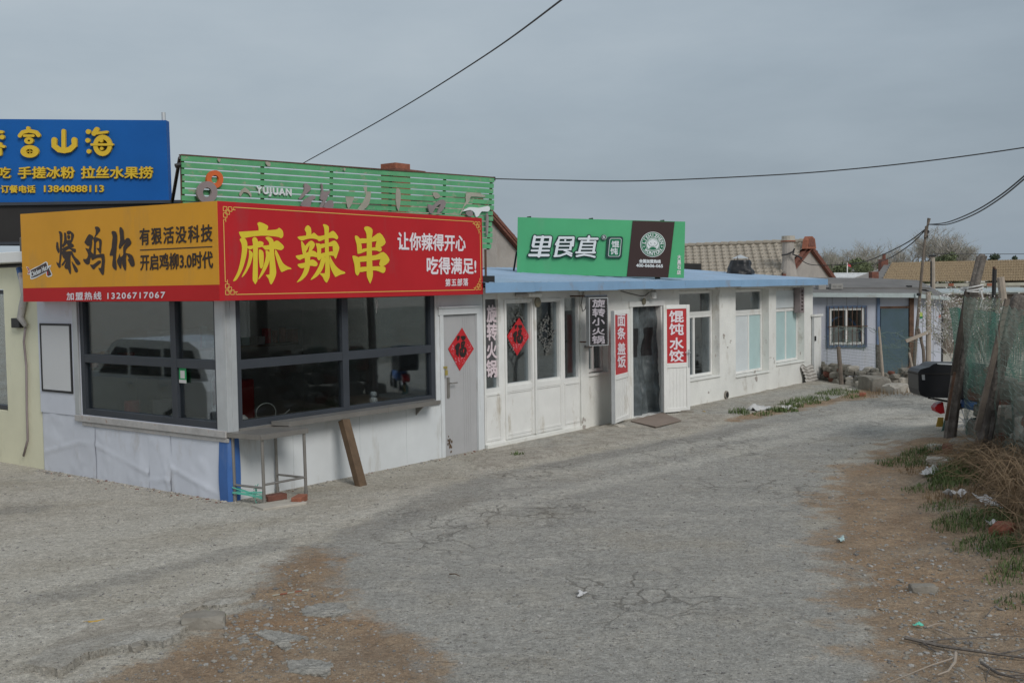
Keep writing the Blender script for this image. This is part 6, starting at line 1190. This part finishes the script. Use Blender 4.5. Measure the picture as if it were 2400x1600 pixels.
pole('timber_post', FY(20), ((2353, 720), (2350, 690), (2345, 650)), .075, 'palewood', 'grey timber post leaning behind the blossoming tree', 'post', .07)
r_ = root('flagpole', FY(60).w(1987, 640)*[1, 1, 0], 'tiny red and white flag on a thin pole above the white sheet roof', 'flag'); F60 = FY(60); MB().tube([F60.w(1986, 640)*[1, 1, 0], F60.w(1986, 616)], .03, 5).build('pole', 'white', r_); mb = MB(); c = [F60.w(*p) for p in ((1986, 616), (1993, 620), (1995, 626), (1987, 624))]; mb.face(c); mb.build('flag_cloth', 'flagred', r_, solid=.01)
# ------------------------------------------------------------------ trees
def bare_tree(name, base, h, spread, seed, label, leafm, nleaf, trunk_h=.3, twig='twig', depth=5, leaf=.10, cat='tree', group=None, mask=None, bunch=1, tr=.02, kids=3, leaf2=None, xs=1.0):
    rr = random.Random(seed); base = np.array(base, float); r_ = root(name, base, label, cat, group); tb, tw, tips = MB(), MB(), []
    def grow(p, d, L, r, lev):
        n_ = 4; pts = [p]; rad = [r]
        for k in range(n_):
            d = d+np.array([rr.gauss(0, .11), rr.gauss(0, .11), rr.gauss(.03, .06)]); d /= np.linalg.norm(d); p = p+d*L/n_; pts.append(p); rad.append(r*(1-.45*(k+1)/n_))
        (tb if lev < 2 else tw).tube(pts, rad, 5 if lev < 2 else 3, False)
        if lev >= depth-2: tips.extend(pts[1:])
        if lev >= depth: return
        for c in range(rr.choice((kids-1, kids, kids)) if lev else 6):
            t = rr.uniform(.45, 1.0) if lev else rr.uniform(.55, 1.0); q = pts[min(n_, int(t*n_+.5))]; a = rr.uniform(0, 6.283); e = np.array([math.cos(a)*spread, math.sin(a)*spread, rr.uniform(.15, .9)]); dd = d*.75+e*.75; dd /= np.linalg.norm(dd); grow(q, dd, L*rr.uniform(.6, .82), r*.55, lev+1)
    grow(base, np.array([0, 0, 1.0]), h*trunk_h, h*tr, 0)
    # fit height
    allz = max(v[2] for v in tw.v)-base[2]; s = h/allz
    for M_ in (tb, tw): M_.v = [tuple(base+(np.array(v)-base)*s) for v in M_.v]
    tips = [base+(t-base)*s for t in tips]
    sx_ = np.array([xs, xs, 1.]); tips = [base+(t-base)*sx_ for t in tips]
    for M_ in (tb, tw): M_.v = [tuple(base+(np.array(v)-base)*sx_) for v in M_.v]
    tb.build('trunk', twig, r_); 
    for _ in range(nleaf):
        t = rr.choice(tips)
        for _b in range(bunch):
            q = t+np.array([rr.gauss(0, leaf*1.4) for _q in range(3)]); a = np.array([rr.gauss(0, 1) for _q in range(3)]); a /= np.linalg.norm(a); b_ = np.cross(a, [rr.gauss(0, 1), rr.gauss(0, 1), rr.gauss(0, 1)]); b_ /= np.linalg.norm(b_)+1e-6; l_ = leaf*rr.uniform(.5, 1.1)
            i = len(tw.v); tw.v += [tuple(q-a*l_*.5), tuple(q+b_*l_*.3), tuple(q+a*l_*.5), tuple(q-b_*l_*.3)]; tw.f.append((i, i+1, i+2, i+3)); tw.m.append(2 if leaf2 and rr.random() < .42 else 1)
    tw.build('crown', [twig, leafm, leaf2 or leafm], r_); return r_
def bush_tree(name, base, h, rad, seed, label, leafm, n_=2600, leaf=.16, conical=False, group=None):
    rr = random.Random(seed); base = np.array(base, float); r_ = root(name, base, label, 'tree', group)
    MB().tube([base, base+[.02*h, 0, h*.5], base+[0, 0, h*.85]], [h*.03, h*.02, h*.008], 6).build('trunk', 'twig', r_); mb = MB()
    lob = []
    for _ in range(16):
        t = rr.random(); rz = .25+.7*t; rad_ = rad*(1-t)*1.0 if conical else rad*math.sqrt(max(.05, 1-(2*t-1)**2)); a = rr.uniform(0, 6.283); lob.append((base+[rad_*.75*math.cos(a), rad_*.75*math.sin(a), h*rz], rad*rr.uniform(.25, .48)*(1-.5*t if conical else 1)))
    for _ in range(n_):
        c, R_ = rr.choice(lob); d = np.array([rr.gauss(0, 1) for _q in range(3)]); d /= np.linalg.norm(d); q = c+d*R_*rr.uniform(.5, 1.12)*[1, 1, .8]
        a = np.array([rr.gauss(0, 1) for _q in range(3)]); a /= np.linalg.norm(a); b_ = np.cross(a, d+.01); b_ /= np.linalg.norm(b_)+1e-6; l_ = leaf*rr.uniform(.5, 1.2); i = len(mb.v)
        mb.v += [tuple(q-a*l_), tuple(q+b_*l_*.5), tuple(q+a*l_), tuple(q-b_*l_*.5)]; mb.f.append((i, i+1, i+2, i+3)); mb.m.append(0)
    mb.build('crown', leafm, r_); return r_
def far(px, y, pytop): p = FY(y).w(px, pytop); return np.array([p[0], y, 0]), p[2]
GT = 'trees on the skyline'
b_, h_ = far(2200, 100, 528); bare_tree('bare_tree', b_, h_, 1.15, 11, 'widest bare spring tree, behind the crooked pole and the brown roof', 'leafg', 2600, .22, leaf=.09, depth=6, group=GT, kids=4, xs=1.25)
for px, y, top, sd_, lb, hh in ((2030, 105, 563, 3, 'tallest thin bare tree left of the wire carrying pole', .9), (1965, 98, 582, 5, 'light green budding tree at the left end of the skyline trees', .6), (2010, 94, 585, 8, 'budding bare tree behind the tiny red flag', .7), (2105, 110, 585, 9, 'slight bare tree between the brick chimney and the crooked pole', .7), (2265, 112, 578, 15, 'faint bare tree at the right side of the widest bare tree', .9), (1950, 110, 590, 22, 'small twiggy tree beside the red edged gable', .8)):
    b_, h_ = far(px, y, top-8); bare_tree('bare_tree', b_, h_, hh, sd_, lb, 'leafg', 1100, .28, leaf=.10, depth=5, group=GT, kids=4, xs=1.25)
for px, y, top, rad, sd_, lb, mm, con in ((2050, 80, 607, 1.7, 1, 'dense dark green tree right of the tiny red flag', 'leafm', False), (2005, 82, 612, 1.6, 2, 'dense green tree right behind the tiny red flag', 'leafm', False), (1960, 84, 622, 1.5, 4, 'low green tree beside the red edged gable', 'leafm', False), (2110, 84, 605, 1.0, 6, 'small dark evergreen left of the crooked pole', 'leafd', True), (2150, 86, 606, 1.5, 7, 'low olive green tree below the widest bare tree, left of its trunk', 'leafm', False), (2218, 86, 598, 1.5, 10, 'low green tree below the widest bare tree, right of its trunk', 'leafm', False), (2330, 80, 586, 1.3, 12, 'dark evergreen with two tops beyond the brown roof', 'leafd', True), (2378, 84, 594, 1.0, 13, 'dark evergreen nearest the right edge beyond the brown roof', 'leafd', True)):
    b_, h_ = far(px, y, top); bush_tree('evergreen_tree' if con else 'green_tree', b_, h_, rad, sd_, lb, mm, 2600, .13, con, GT)
pb = FY(19.5).w(2300, 800); bare_tree('blossom_tree', (pb[0], 19.5, 0), 2.35, .95, 31, 'fruit tree full of white blossom behind the wire fence', 'blossom', 1300, .26, 'twig', 5, .042, bunch=2, tr=.018, leaf2='leafg')
pb = FY(22).w(2268, 800); bare_tree('blossom_tree', (pb[0], 22, 0), 2.2, .6, 37, 'white blossoming fruit tree next to the shed corner', 'blossom', 900, .26, 'twig', 5, .042, bunch=2, tr=.018, leaf2='leafg')
# ------------------------------------------------------------------ fence on the right
def bark_post(name, pts, r0, r1, label, seed, mm='bark'):
    mb = MB(); P_ = [np.array(p) for p in pts]; n_ = 26
    def at(t): k = min(int(t*(len(P_)-1)), len(P_)-2); f_ = t*(len(P_)-1)-k; return P_[k]*(1-f_)+P_[k+1]*f_
    mb.grid(lambda s, t: at(t)+np.array([math.cos(s*6.2832), math.sin(s*6.2832), 0])*(r0+(r1-r0)*t)*(1+.10*math.sin(s*6.2832*5+t*3+seed)+.16*mnoise.noise(Vector((math.cos(s*6.28)*1.6+seed, math.sin(s*6.28)*1.6, t*2.2)))+.07*mnoise.noise(Vector((math.cos(s*6.28)*6+seed, math.sin(s*6.28)*6, t*9)))), 40, n_)
    top = P_[-1]; mb.tube([top-[0, 0, .02], top+[0.01, 0, .03]], [r1*.92, r1*.5], 9)
    return tag(mb.build(name, mm, org=P_[0]), label, 'post')
F158, F135 = FY(15.8), FY(13.5)
bark_post('log_post', [F158.w(*p) for p in ((2223, 1060), (2241, 900), (2258, 790), (2283, 670), (2301, 600))], .085, .068, 'tall leaning bark covered log post, the taller of the two', 1)
bark_post('log_post', [F135.w(*p) for p in ((2290, 1130), (2318, 960), (2345, 840), (2388, 696))], .085, .10, 'leaning bark covered log post nearest the right edge', 5)
q = [F158.w(*p, .10) for p in ((2264, 678), (2274, 678), (2240, 880), (2230, 880))]; tag(slab(MB(), q, F158.n, .05).build('dark_plank', 'darkplank', org=q[3]), 'dark plank tied along the left side of the taller log post', 'plank')
q = [F158.w(*p, .18) for p in ((2236, 872), (2241, 872), (2221, 985), (2215, 985))]; tag(slab(MB(), q, F158.n, .03).build('iron_bar', 'rust', org=q[3]), 'rusty iron bar at the foot of the taller log post', 'iron bar')
q = [F135.w(*p, .13) for p in ((2358, 700), (2368, 702), (2297, 1010), (2285, 1008))]; tag(slab(MB(), q, F135.n, .04).build('iron_bar', 'wood', org=q[3]), 'long grey angle bar tied along the nearest log post', 'iron bar')
c = F158.w(2278, 679); mb = MB()
for i in range(3): mb.tube([c+[.15*math.cos(t), .15*math.sin(t), .02*i+.03*math.sin(t+i)] for t in np.linspace(0, 6.283, 14)], .012, 5)
mb.tube([c+[.06, -.15, 0], c+[.08, -.18, -.12], c+[.05, -.16, -.25]], .010, 5); tag(mb.build('tie_cloth', 'plastic', org=c), 'pale plastic tie knotted around the taller log post', 'tie')
fe = root('wire_fence', (6.3, 14.5, 0), 'green grey wire mesh fence stretched between the leaning log posts', 'fence'); mb = MB()
wire_net(mb, (6.56, 15.6), (6.02, 13.30), .1, 2.05, 40, 26, .0031, 11, .025, 22); mb.build('mesh_panel', 'fencewire', fe)
mb = MB(); wire_net(mb, (6.02, 13.28), (5.35, 10.7), .1, 1.95, 44, 26, .0031, 12, .025, 24); wire_net(mb, (5.35, 10.7), (5.0, 9.0), .1, 1.9, 30, 26, .0031, 13, .025, 16); mb.build('mesh_panel', 'fencewire', fe)
mb = MB(); rr = random.Random(3)
def netpt(s, z): z = .85+(z-.85)*1.12; p = np.array([7.0, 17.2])*(1-s)+np.array([6.0, 11.0])*s; return np.array([p[0]+.12*fbm(s*5, z, 1, 2), p[1], z+.05*fbm(s*6, z*2, 1, 2, 4)])
for i in range(44): z = .85+1.05*i/43; mb.tube([netpt(k/40, z) for k in range(41)], .0042, 3, False)
for j in range(110): s = j/109; mb.tube([netpt(s+.002*math.sin(k), .85+1.05*k/6) for k in range(7)], .0042, 3, False)
tag(mb.build('green_netting', 'net', org=(7, 17.2, 0)), 'dark green shade netting hung behind the wire fence', 'netting')
# dry brush, grass, weeds
def blades(mb, c, n_, rad, h0, h1, w, rr, lean=.35, mi=0, flat=0):
    for _ in range(n_):
        a = rr.uniform(0, 6.283); q = rad*math.sqrt(rr.random()); x, y = c[0]+q*math.cos(a), c[1]+q*math.sin(a); z = gz(x, y)+(c[2] if len(c) > 2 else 0); h_ = rr.uniform(h0, h1)*(1-.5*q/rad); t = rr.uniform(0, 6.283); l_ = h_*lean*rr.uniform(.2, 1.6); dx, dy = math.cos(t), math.sin(t)
        i = len(mb.v); mb.v += [(x-dy*w, y+dx*w, z-.01), (x+dy*w, y-dx*w, z-.01), (x+dx*l_*.4+dy*w*.7, y+dy*l_*.4-dx*w*.7, z+h_*.6), (x+dx*l_*.4-dy*w*.7, y+dy*l_*.4+dx*w*.7, z+h_*.6), (x+dx*l_, y+dy*l_, z+h_*(.95 if flat == 0 else .7))]
        mb.f += [(i, i+1, i+2, i+3), (i+3, i+2, i+4)]; mb.m += [mi, mi]
rr = random.Random(77)
mb = MB()
for s in np.linspace(0, 1, 60):
    p = np.array([6.15, 13.4])*(1-s)+np.array([4.95, 8.8])*s; off = np.array([-.25, 0])+np.array([rr.uniform(-.2, .35), rr.uniform(-.15, .15)])
    hh = .36+.62*s
    for _ in range(30):
        q = p+off+[rr.uniform(-.2, .2), rr.uniform(-.15, .15)]; z0 = gz(*q); a = rr.uniform(0, 6.283); l_ = rr.uniform(.2, .55); h_ = rr.uniform(.15, hh); b0 = np.array([q[0], q[1], z0]); pts = [b0, b0+[math.cos(a)*l_*.3, math.sin(a)*l_*.3, h_*.55], b0+[math.cos(a)*l_*.8, math.sin(a)*l_*.8, h_*rr.uniform(.7, 1)], b0+[math.cos(a)*l_*1.3, math.sin(a)*l_*1.3, h_*rr.uniform(.3, .9)]]
        mb.tube(pts, [.004, .0035, .003, .0015], 3, False)
        if rr.random() < .5: c_ = pts[2]; mb.tube([c_, c_+[rr.uniform(-.15, .15), rr.uniform(-.15, .15), rr.uniform(-.2, .1)]], [.003, .0015], 3, False)
o = mb.build('dry_brush', 'dry', org=(5.6, 11.5, 0)); tag(o, 'tangled brown dry brush along the foot of the wire fence', 'shrub'); o['kind'] = 'stuff'
mb = MB()
for px, py, rad, n_, h0, h1 in ((2265, 1140, .42, 900, .12, .38), (2240, 1155, .3, 300, .08, .22), (2115, 1085, .35, 420, .04, .12), (2150, 1070, .22, 260, .05, .16), (2160, 1098, .2, 160, .04, .12), (2185, 1075, .18, 220, .08, .25), (2175, 1150, .3, 260, .03, .10), (2210, 1195, .25, 220, .03, .10), (2290, 1236, .42, 900, .05, .18), (2330, 1290, .35, 520, .04, .14), (2380, 1310, .3, 360, .04, .13), (2400, 1350, .25, 300, .03, .11), (2400, 1420, .2, 160, .03, .09), (2370, 1365, .22, 160, .03, .1), (496, 1447, .10, 160, .03, .08)): blades(mb, G(px, py)[:2], int(n_*.8), rad*1.05, h0, h1, .0045, rr, .8)
o = mb.build('grass', 'grass', org=(5, 12, 0)); tag(o, 'short green grass patches growing on the dirt bank below the fence', 'grass'); o['kind'] = 'stuff'
mb = MB()
for px, py, rad, n_, h0, h1 in ((1733, 972, .28, 200, .08, .26), (1790, 972, .3, 90, .05, .14), (1850, 953, .4, 220, .08, .24), (1885, 945, .45, 300, .08, .26), (1845, 965, .3, 140, .06, .2), (1915, 937, .4, 170, .06, .2), (1948, 926, .5, 330, .07, .22), (1975, 920, .5, 280, .05, .18), (1820, 964, .25, 120, .06, .2), (1213, 1070, .14, 90, .05, .16), (1990, 930, .5, 120, .03, .1)): blades(mb, [*G(px, py)[:2], .01], int(n_*.75), rad*.72, h0*.8, h1*.9, .007, rr, .7)
o = mb.build('weeds', 'grass', org=(8, 22, 0)); tag(o, 'ragged green weeds along the pavement edge before the white restaurant', 'weeds'); o['kind'] = 'stuff'
mb = MB()
for px, py, rad, n_, h0, h1 in ((2120, 905, .5, 260, .25, .75), (2145, 900, .4, 260, .3, .85), (2090, 905, .4, 120, .15, .5), (2168, 900, .3, 160, .3, .8), (2030, 925, .6, 100, .05, .2), (2100, 922, .6, 160, .05, .25), (2250, 1180, .4, 200, .05, .2), (2200, 1110, .5, 160, .03, .12)): blades(mb, G(px, py)[:2], n_, rad, h0, h1, .006, rr, .3)
o = mb.build('straw', 'straw', org=(9, 24, 0)); tag(o, 'pale dry straw standing before the low stone wall', 'straw'); o['kind'] = 'stuff'
# gravel
def pebble_mesh(name, n_, seed, sampler, s0, s1, mats, label):
    rr = random.Random(seed); mb = MB(); base = []; b = bmesh.new(); bmesh.ops.create_icosphere(b, subdivisions=1, radius=1); bv = np.array([list(v.co) for v in b.verts]); bf = [tuple(v.index for v in f.verts) for f in b.faces]; b.free()
    for _ in range(n_):
        x, y = sampler(rr); r = s0+(s1-s0)*rr.random()**3; j = np.array([[rr.uniform(.75, 1.25) for _q in range(3)] for _p in bv]); a = rr.uniform(0, 6.283); ca, sa = math.cos(a), math.sin(a); v = bv*j*[r*rr.uniform(.8, 1.5), r, r*.6]; v = np.stack([v[:, 0]*ca-v[:, 1]*sa, v[:, 0]*sa+v[:, 1]*ca, v[:, 2]], 1)+[x, y, gz(x, y)+r*.15]
        i = len(mb.v); mb.v += [tuple(q) for q in v]; mb.f += [tuple(i+k for k in f) for f in bf]; mb.m += [rr.choice(range(len(mats)))]*len(bf)
    o = mb.build(name, mats, org=(0, 10, 0)); tag(o, label, 'gravel'); o['kind'] = 'stuff'
def samp(rr):
    while True:
        px, py = rr.uniform(0, 2400), 1030+570*rr.random()
        g = G(px, py); du = (g-C0).dot(U); dv = (g-C0).dot(V)
        if (dv > .05 or du < -.05): return g[0], g[1]
pebble_mesh('gravel', 9000, 1, samp, .003, .014, ['pebbleg', 'pebbleg', 'stone', 'conc2', 'conc2'], 'small loose pebbles scattered over the road and bare ground')
def samp2(rr):
    P_ = ((1960, 1120), (2040, 1250), (2080, 1350), (2120, 1430), (2200, 1300), (2250, 1400), (2330, 1480), (2200, 1520), (620, 1480), (560, 1520), (700, 1440), (720, 1400), (2010, 1180)); p = rr.choice(P_); g = G(p[0]+rr.gauss(0, 60), max(1040, min(1598, p[1]+rr.gauss(0, 45)))); return g[0], g[1]
pebble_mesh('rubble', 2200, 2, samp2, .003, .022, ['pebbleg', 'stone', 'pebbleg', 'conc2', 'stone', 'conc2', 'stone'], 'coarser stone chips strewn over the brown dirt')
def samp3(rr):
    s = rr.random(); k = rr.random()
    if k < .45: p = FL.p(4.1*s, .03+abs(rr.gauss(0, .10)), 0)
    elif k < .75: p = FA.p(4.8*s, .03+abs(rr.gauss(0, .08)), 0)
    else: p = FA.p(5+13*s, .9+rr.gauss(0, .25), 0)
    return p[0], p[1]
pebble_mesh('rubble', 1500, 3, samp3, .003, .022, ['pebbleg', 'stonew', 'stonew', 'conc2', 'stonew', 'conc2', 'stone', 'brickd'], 'crumbs of mortar and gravel along the foot of the shop walls')
# ------------------------------------------------------------------ motorcycle behind the fence
FM = FY(16.5); mo = root('motorcycle', FM.w(2290, 1060)*[1, 1, 0], 'motorcycle with a large black top box parked behind the taller log post', 'motorcycle')
fm = FM.px(.2)
out = [(2152, 872), (2158, 865), (2178, 860), (2188, 853), (2196, 851), (2310, 853), (2310, 934), (2170, 931), (2157, 925), (2153, 912)]
mb = MB(); mb.poly(out, fm, -.42, .42); bx_ = mb.build('top_box', 'blackplastic', mo, bev=.02)
mb = MB(); mb.poly([(2151, 875), (2310, 873), (2310, 876), (2151, 878)], fm, -.43, .44); mb.build('lid_seam', 'signblk', bx_); mb = MB(); mb.poly([(2160, 878), (2166, 878), (2167, 890), (2161, 890)], fm, .0, .02); mb.build('latch', 'alu', bx_); mb = MB(); mb.poly([(2196, 850.5), (2260, 853), (2260, 856), (2197, 853.5)], fm, .0, .012); mb.build('lid_trim', 'wface', bx_)
mb = MB(); mb.tube([FM.w(2175, 932), FM.w(2225, 942)], .012, 6); mb.tube([FM.w(2185, 933, .15), FM.w(2225, 940, .15)], .012, 6); mb.build('rack', 'black', mo)
mb = MB(); mb.poly([(2198, 957), (2206, 948), (2218, 944), (2222, 970), (2212, 972), (2201, 966)], fm, -.28, .16); mb.build('tail_light', 'redlens', mo, bev=.015)
mb = MB(); mb.grid(lambda s, t: FM.w(*[(2209+10*s, 980+0*s), (2203+17*s, 1005), (2195+26*s, 1022), (2194+26*s, 1046)][min(3, int(t*3.001))], 0)+np.array([0, .14*(s-.5), 0]), 6, 3); mb.build('mudguard', 'flap', mo, solid=.01)
mb = MB(); mb.poly([(2209, 981), (2222, 981), (2220, 1003), (2204, 1003)], fm, -.18, .02); mb.build('reflector', 'yellowp', mo)
def wheel(cx, z, r):
    c = np.array([cx, 16.5, z]); mb = MB(); mb.grid(lambda s, t: c+np.array([math.cos(s*6.2832), 0, math.sin(s*6.2832)])*(r+.045*math.cos(t*6.2832))+np.array([0, .045*math.sin(t*6.2832), 0]), 32, 8); w = mb.build('wheel', 'rubber', mo, smooth=True); mb = MB()
    for k in range(10): a = k*.6283; mb.tube([c, c+np.array([math.cos(a), 0, math.sin(a)])*r*.95], .008, 4)
    mb.grid(lambda s, t: c+np.array([math.cos(s*6.2832), 0, math.sin(s*6.2832)])*(r*.86)+np.array([0, .05*(t-.5), 0]), 28, 1); mb.build('rim', 'alu', w)
x0 = FM.w(2245, 1000)[0]; wheel(x0+.12, .30, .25); wheel(x0+1.35, .30, .25)
mb = MB(); P_ = np.array([x0, 16.5, 0]); mb.tube([P_+[.05, 0, .62], P_+[.5, 0, .52], P_+[.8, 0, .5], P_+[1.15, 0, .85]], [.10, .13, .12, .06], 10); mb.build('body', 'bluepad', mo, smooth=True)
mb = MB(); mb.tube([P_+[.0, 0, .74], P_+[.3, 0, .76], P_+[.75, 0, .74]], [.10, .13, .09], 10); mb.build('seat', 'blackplastic', mo, smooth=True); MB().tube([P_+[1.35, 0, .3], P_+[1.15, 0, .95]], .03, 8).build('fork', 'alu', mo); MB().tube([P_+[1.05, -.33, 1.0], P_+[1.15, 0, .97], P_+[1.05, .33, 1.0]], .018, 8).build('handlebar', 'black', mo); MB().tube([P_+[.12, .1, .3], P_+[.6, .1, .35], P_+[.6, 0, .5]], .03, 6).build('swingarm', 'black', mo)
# ------------------------------------------------------------------ white car parked left of the view, mirrored in the side window
FC_ = Fr(C0-U*2.35-V*3.7, -V, U); cr = root('parked_car', FC_.p(2.2, -.9, 0), 'white parked car mirrored in the side window glass of the kiosk', 'car')
def prism(name, prof, v0, v1, mm, par, bev=.05):
    mb = MB(); mb.poly(prof, lambda x, y, o_: FC_.p(x, o_, y), v0, v1-v0); return mb.build(name, mm, par, bev=bev)
prism('body', [(0, .45), (.05, .32), (.45, .28), (.55, .5), (.85, .62), (1.15, .5), (1.25, .28), (3.1, .28), (3.2, .5), (3.5, .62), (3.8, .5), (3.9, .28), (4.4, .34), (4.45, .6), (4.42, .95), (3.6, 1.02), (.1, 1.05), (.0, .9)], -1.8, 0, 'carwhite', cr)
prism('cabin', [(.08, 1.0), (.35, 1.55), (.6, 1.66), (2.5, 1.68), (2.75, 1.6), (3.45, 1.0)], -1.68, -.12, 'carwhite', cr)
for x0, x1, x2, x3 in ((.30, .5, 1.25, 1.25), (1.35, 1.35, 2.2, 2.2), (2.3, 2.3, 2.62, 3.15)):
    for v_ in (-.135, -1.685): prism('side_window', [(x0, 1.08), (x1, 1.52), (x2, 1.54), (x3, 1.08)], v_, v_+.03, 'black', cr, .005)
for x in (.85, 3.5):
    for v_ in (-.12, -1.68): c = FC_.p(x, v_, .33); w = MB().tube([c-FC_.n*.1, c+FC_.n*.1], .33, 24).build('wheel', 'rubber', cr, bev=.02); MB().tube([c-FC_.n*.105, c+FC_.n*.105], .2, 16).build('rim', 'alu', w)
for v_ in (-.32, -1.48): c = FC_.p(4.44, v_, .78); MB().tube([c-V*-.03, c+V*-.03], .13, 16).build('headlight', 'glassd', cr); MB().box(FC_, -.01, .03, v_-.1, v_+.1, .75, .98).build('tail_light', 'redlens', cr)
MB().box(FC_, 4.40, 4.50, -1.75, -.05, .36, .55).build('bumper', 'blackplastic', cr, bev=.03); MB().box(FC_, -.05, .05, -1.75, -.05, .36, .58).build('bumper', 'blackplastic', cr, bev=.03); MB().box(FC_, 4.43, 4.46, -1.2, -.6, .62, .84).build('grille', 'black', cr)
for x in (1.15, 2.1): MB().box(FC_, x-.1, x+.06, -.01, .03, .93, .96).build('door_handle', 'alu', cr)
# ------------------------------------------------------------------ overhead cables
def cable(name, pts, r, label): tag(MB().tube(pts, r, 6, False).build(name, 'cable', org=pts[0]), label, 'cable')
def interp(P_, n_=10):
    out = []; P_ = [np.array(p) for p in P_]
    for i in range(len(P_)-1):
        a, b, c, d = P_[max(0, i-1)], P_[i], P_[i+1], P_[min(len(P_)-1, i+2)]
        for k in range(n_): t = k/n_; out.append(.5*((2*b)+(c-a)*t+(2*a-5*b+4*c-d)*t*t+(3*b-a-3*c+d)*t**3))
    return out+[P_[-1]]
cable('power_cable', interp([FY(y).w(*p) for p, y in (((690, 395), 19), ((708, 384), 18.7), ((918, 267), 15), ((1133, 133), 11.5), ((1316, 0), 8.5), ((1500, -150), 6.5), ((2000, -560), 4.0))]), .0085, 'thick black cable rising steeply across the sky to the top edge')
cable('power_cable', interp([FA.w(1158, 419, BV)]+[FY(y).w(*p) for p, y in (((1300, 422.5), 18), ((1500, 424), 17.7), ((1800, 411), 17.2), ((2000, 396), 16.8), ((2200, 374), 16.3), ((2400, 346), 15.8), ((2600, 312), 15), ((3300, 150), 12), ((4600, -250), 8))]), .010, 'sagging black cable running level from the slatted billboard to the right edge')
for dy_, lb in ((0, 'upper black wire climbing from the crooked pole to the right edge'), (7, 'lower black wire climbing from the crooked pole to the right edge')):
    cable('overhead_wire', interp([FY(y).w(*p) for p, y in (((2177, 526), 25.2), ((2220, 521+dy_*.7), 23), ((2280, 497+dy_), 20), ((2340, 461+dy_), 17.5), ((2400, 413+dy_), 15.5), ((2480, 340+dy_), 13.5), ((2900, -40+dy_), 9), ((3500, -500+dy_), 6))]), .012, lb)
cable('overhead_wire', interp([FY(y).w(*p) for p, y in (((2170, 536), 25.2), ((2130, 566), 27), ((2080, 592), 30), ((2030, 612), 33), ((1980, 620), 36), ((1900, 620), 38), ((1868, 600), 39))]), .014, 'upper dark wire sagging from the crooked pole down to the plastered chimney')
cable('overhead_wire', interp([FY(y).w(*p) for p, y in (((2170, 538), 25.2), ((2135, 572), 28), ((2090, 602), 32), ((2060, 614), 36), ((2046, 622), 41))]), .014, 'lower dark wire sagging from the crooked pole to the brick chimney')
cable('overhead_wire', interp([FY(y).w(*p) for p, y in (((2190, 595), 38), ((2290, 595.5), 40), ((2420, 595), 43), ((3200, 592), 50))]), .012, 'thin level wire from the concrete pole to the right edge')
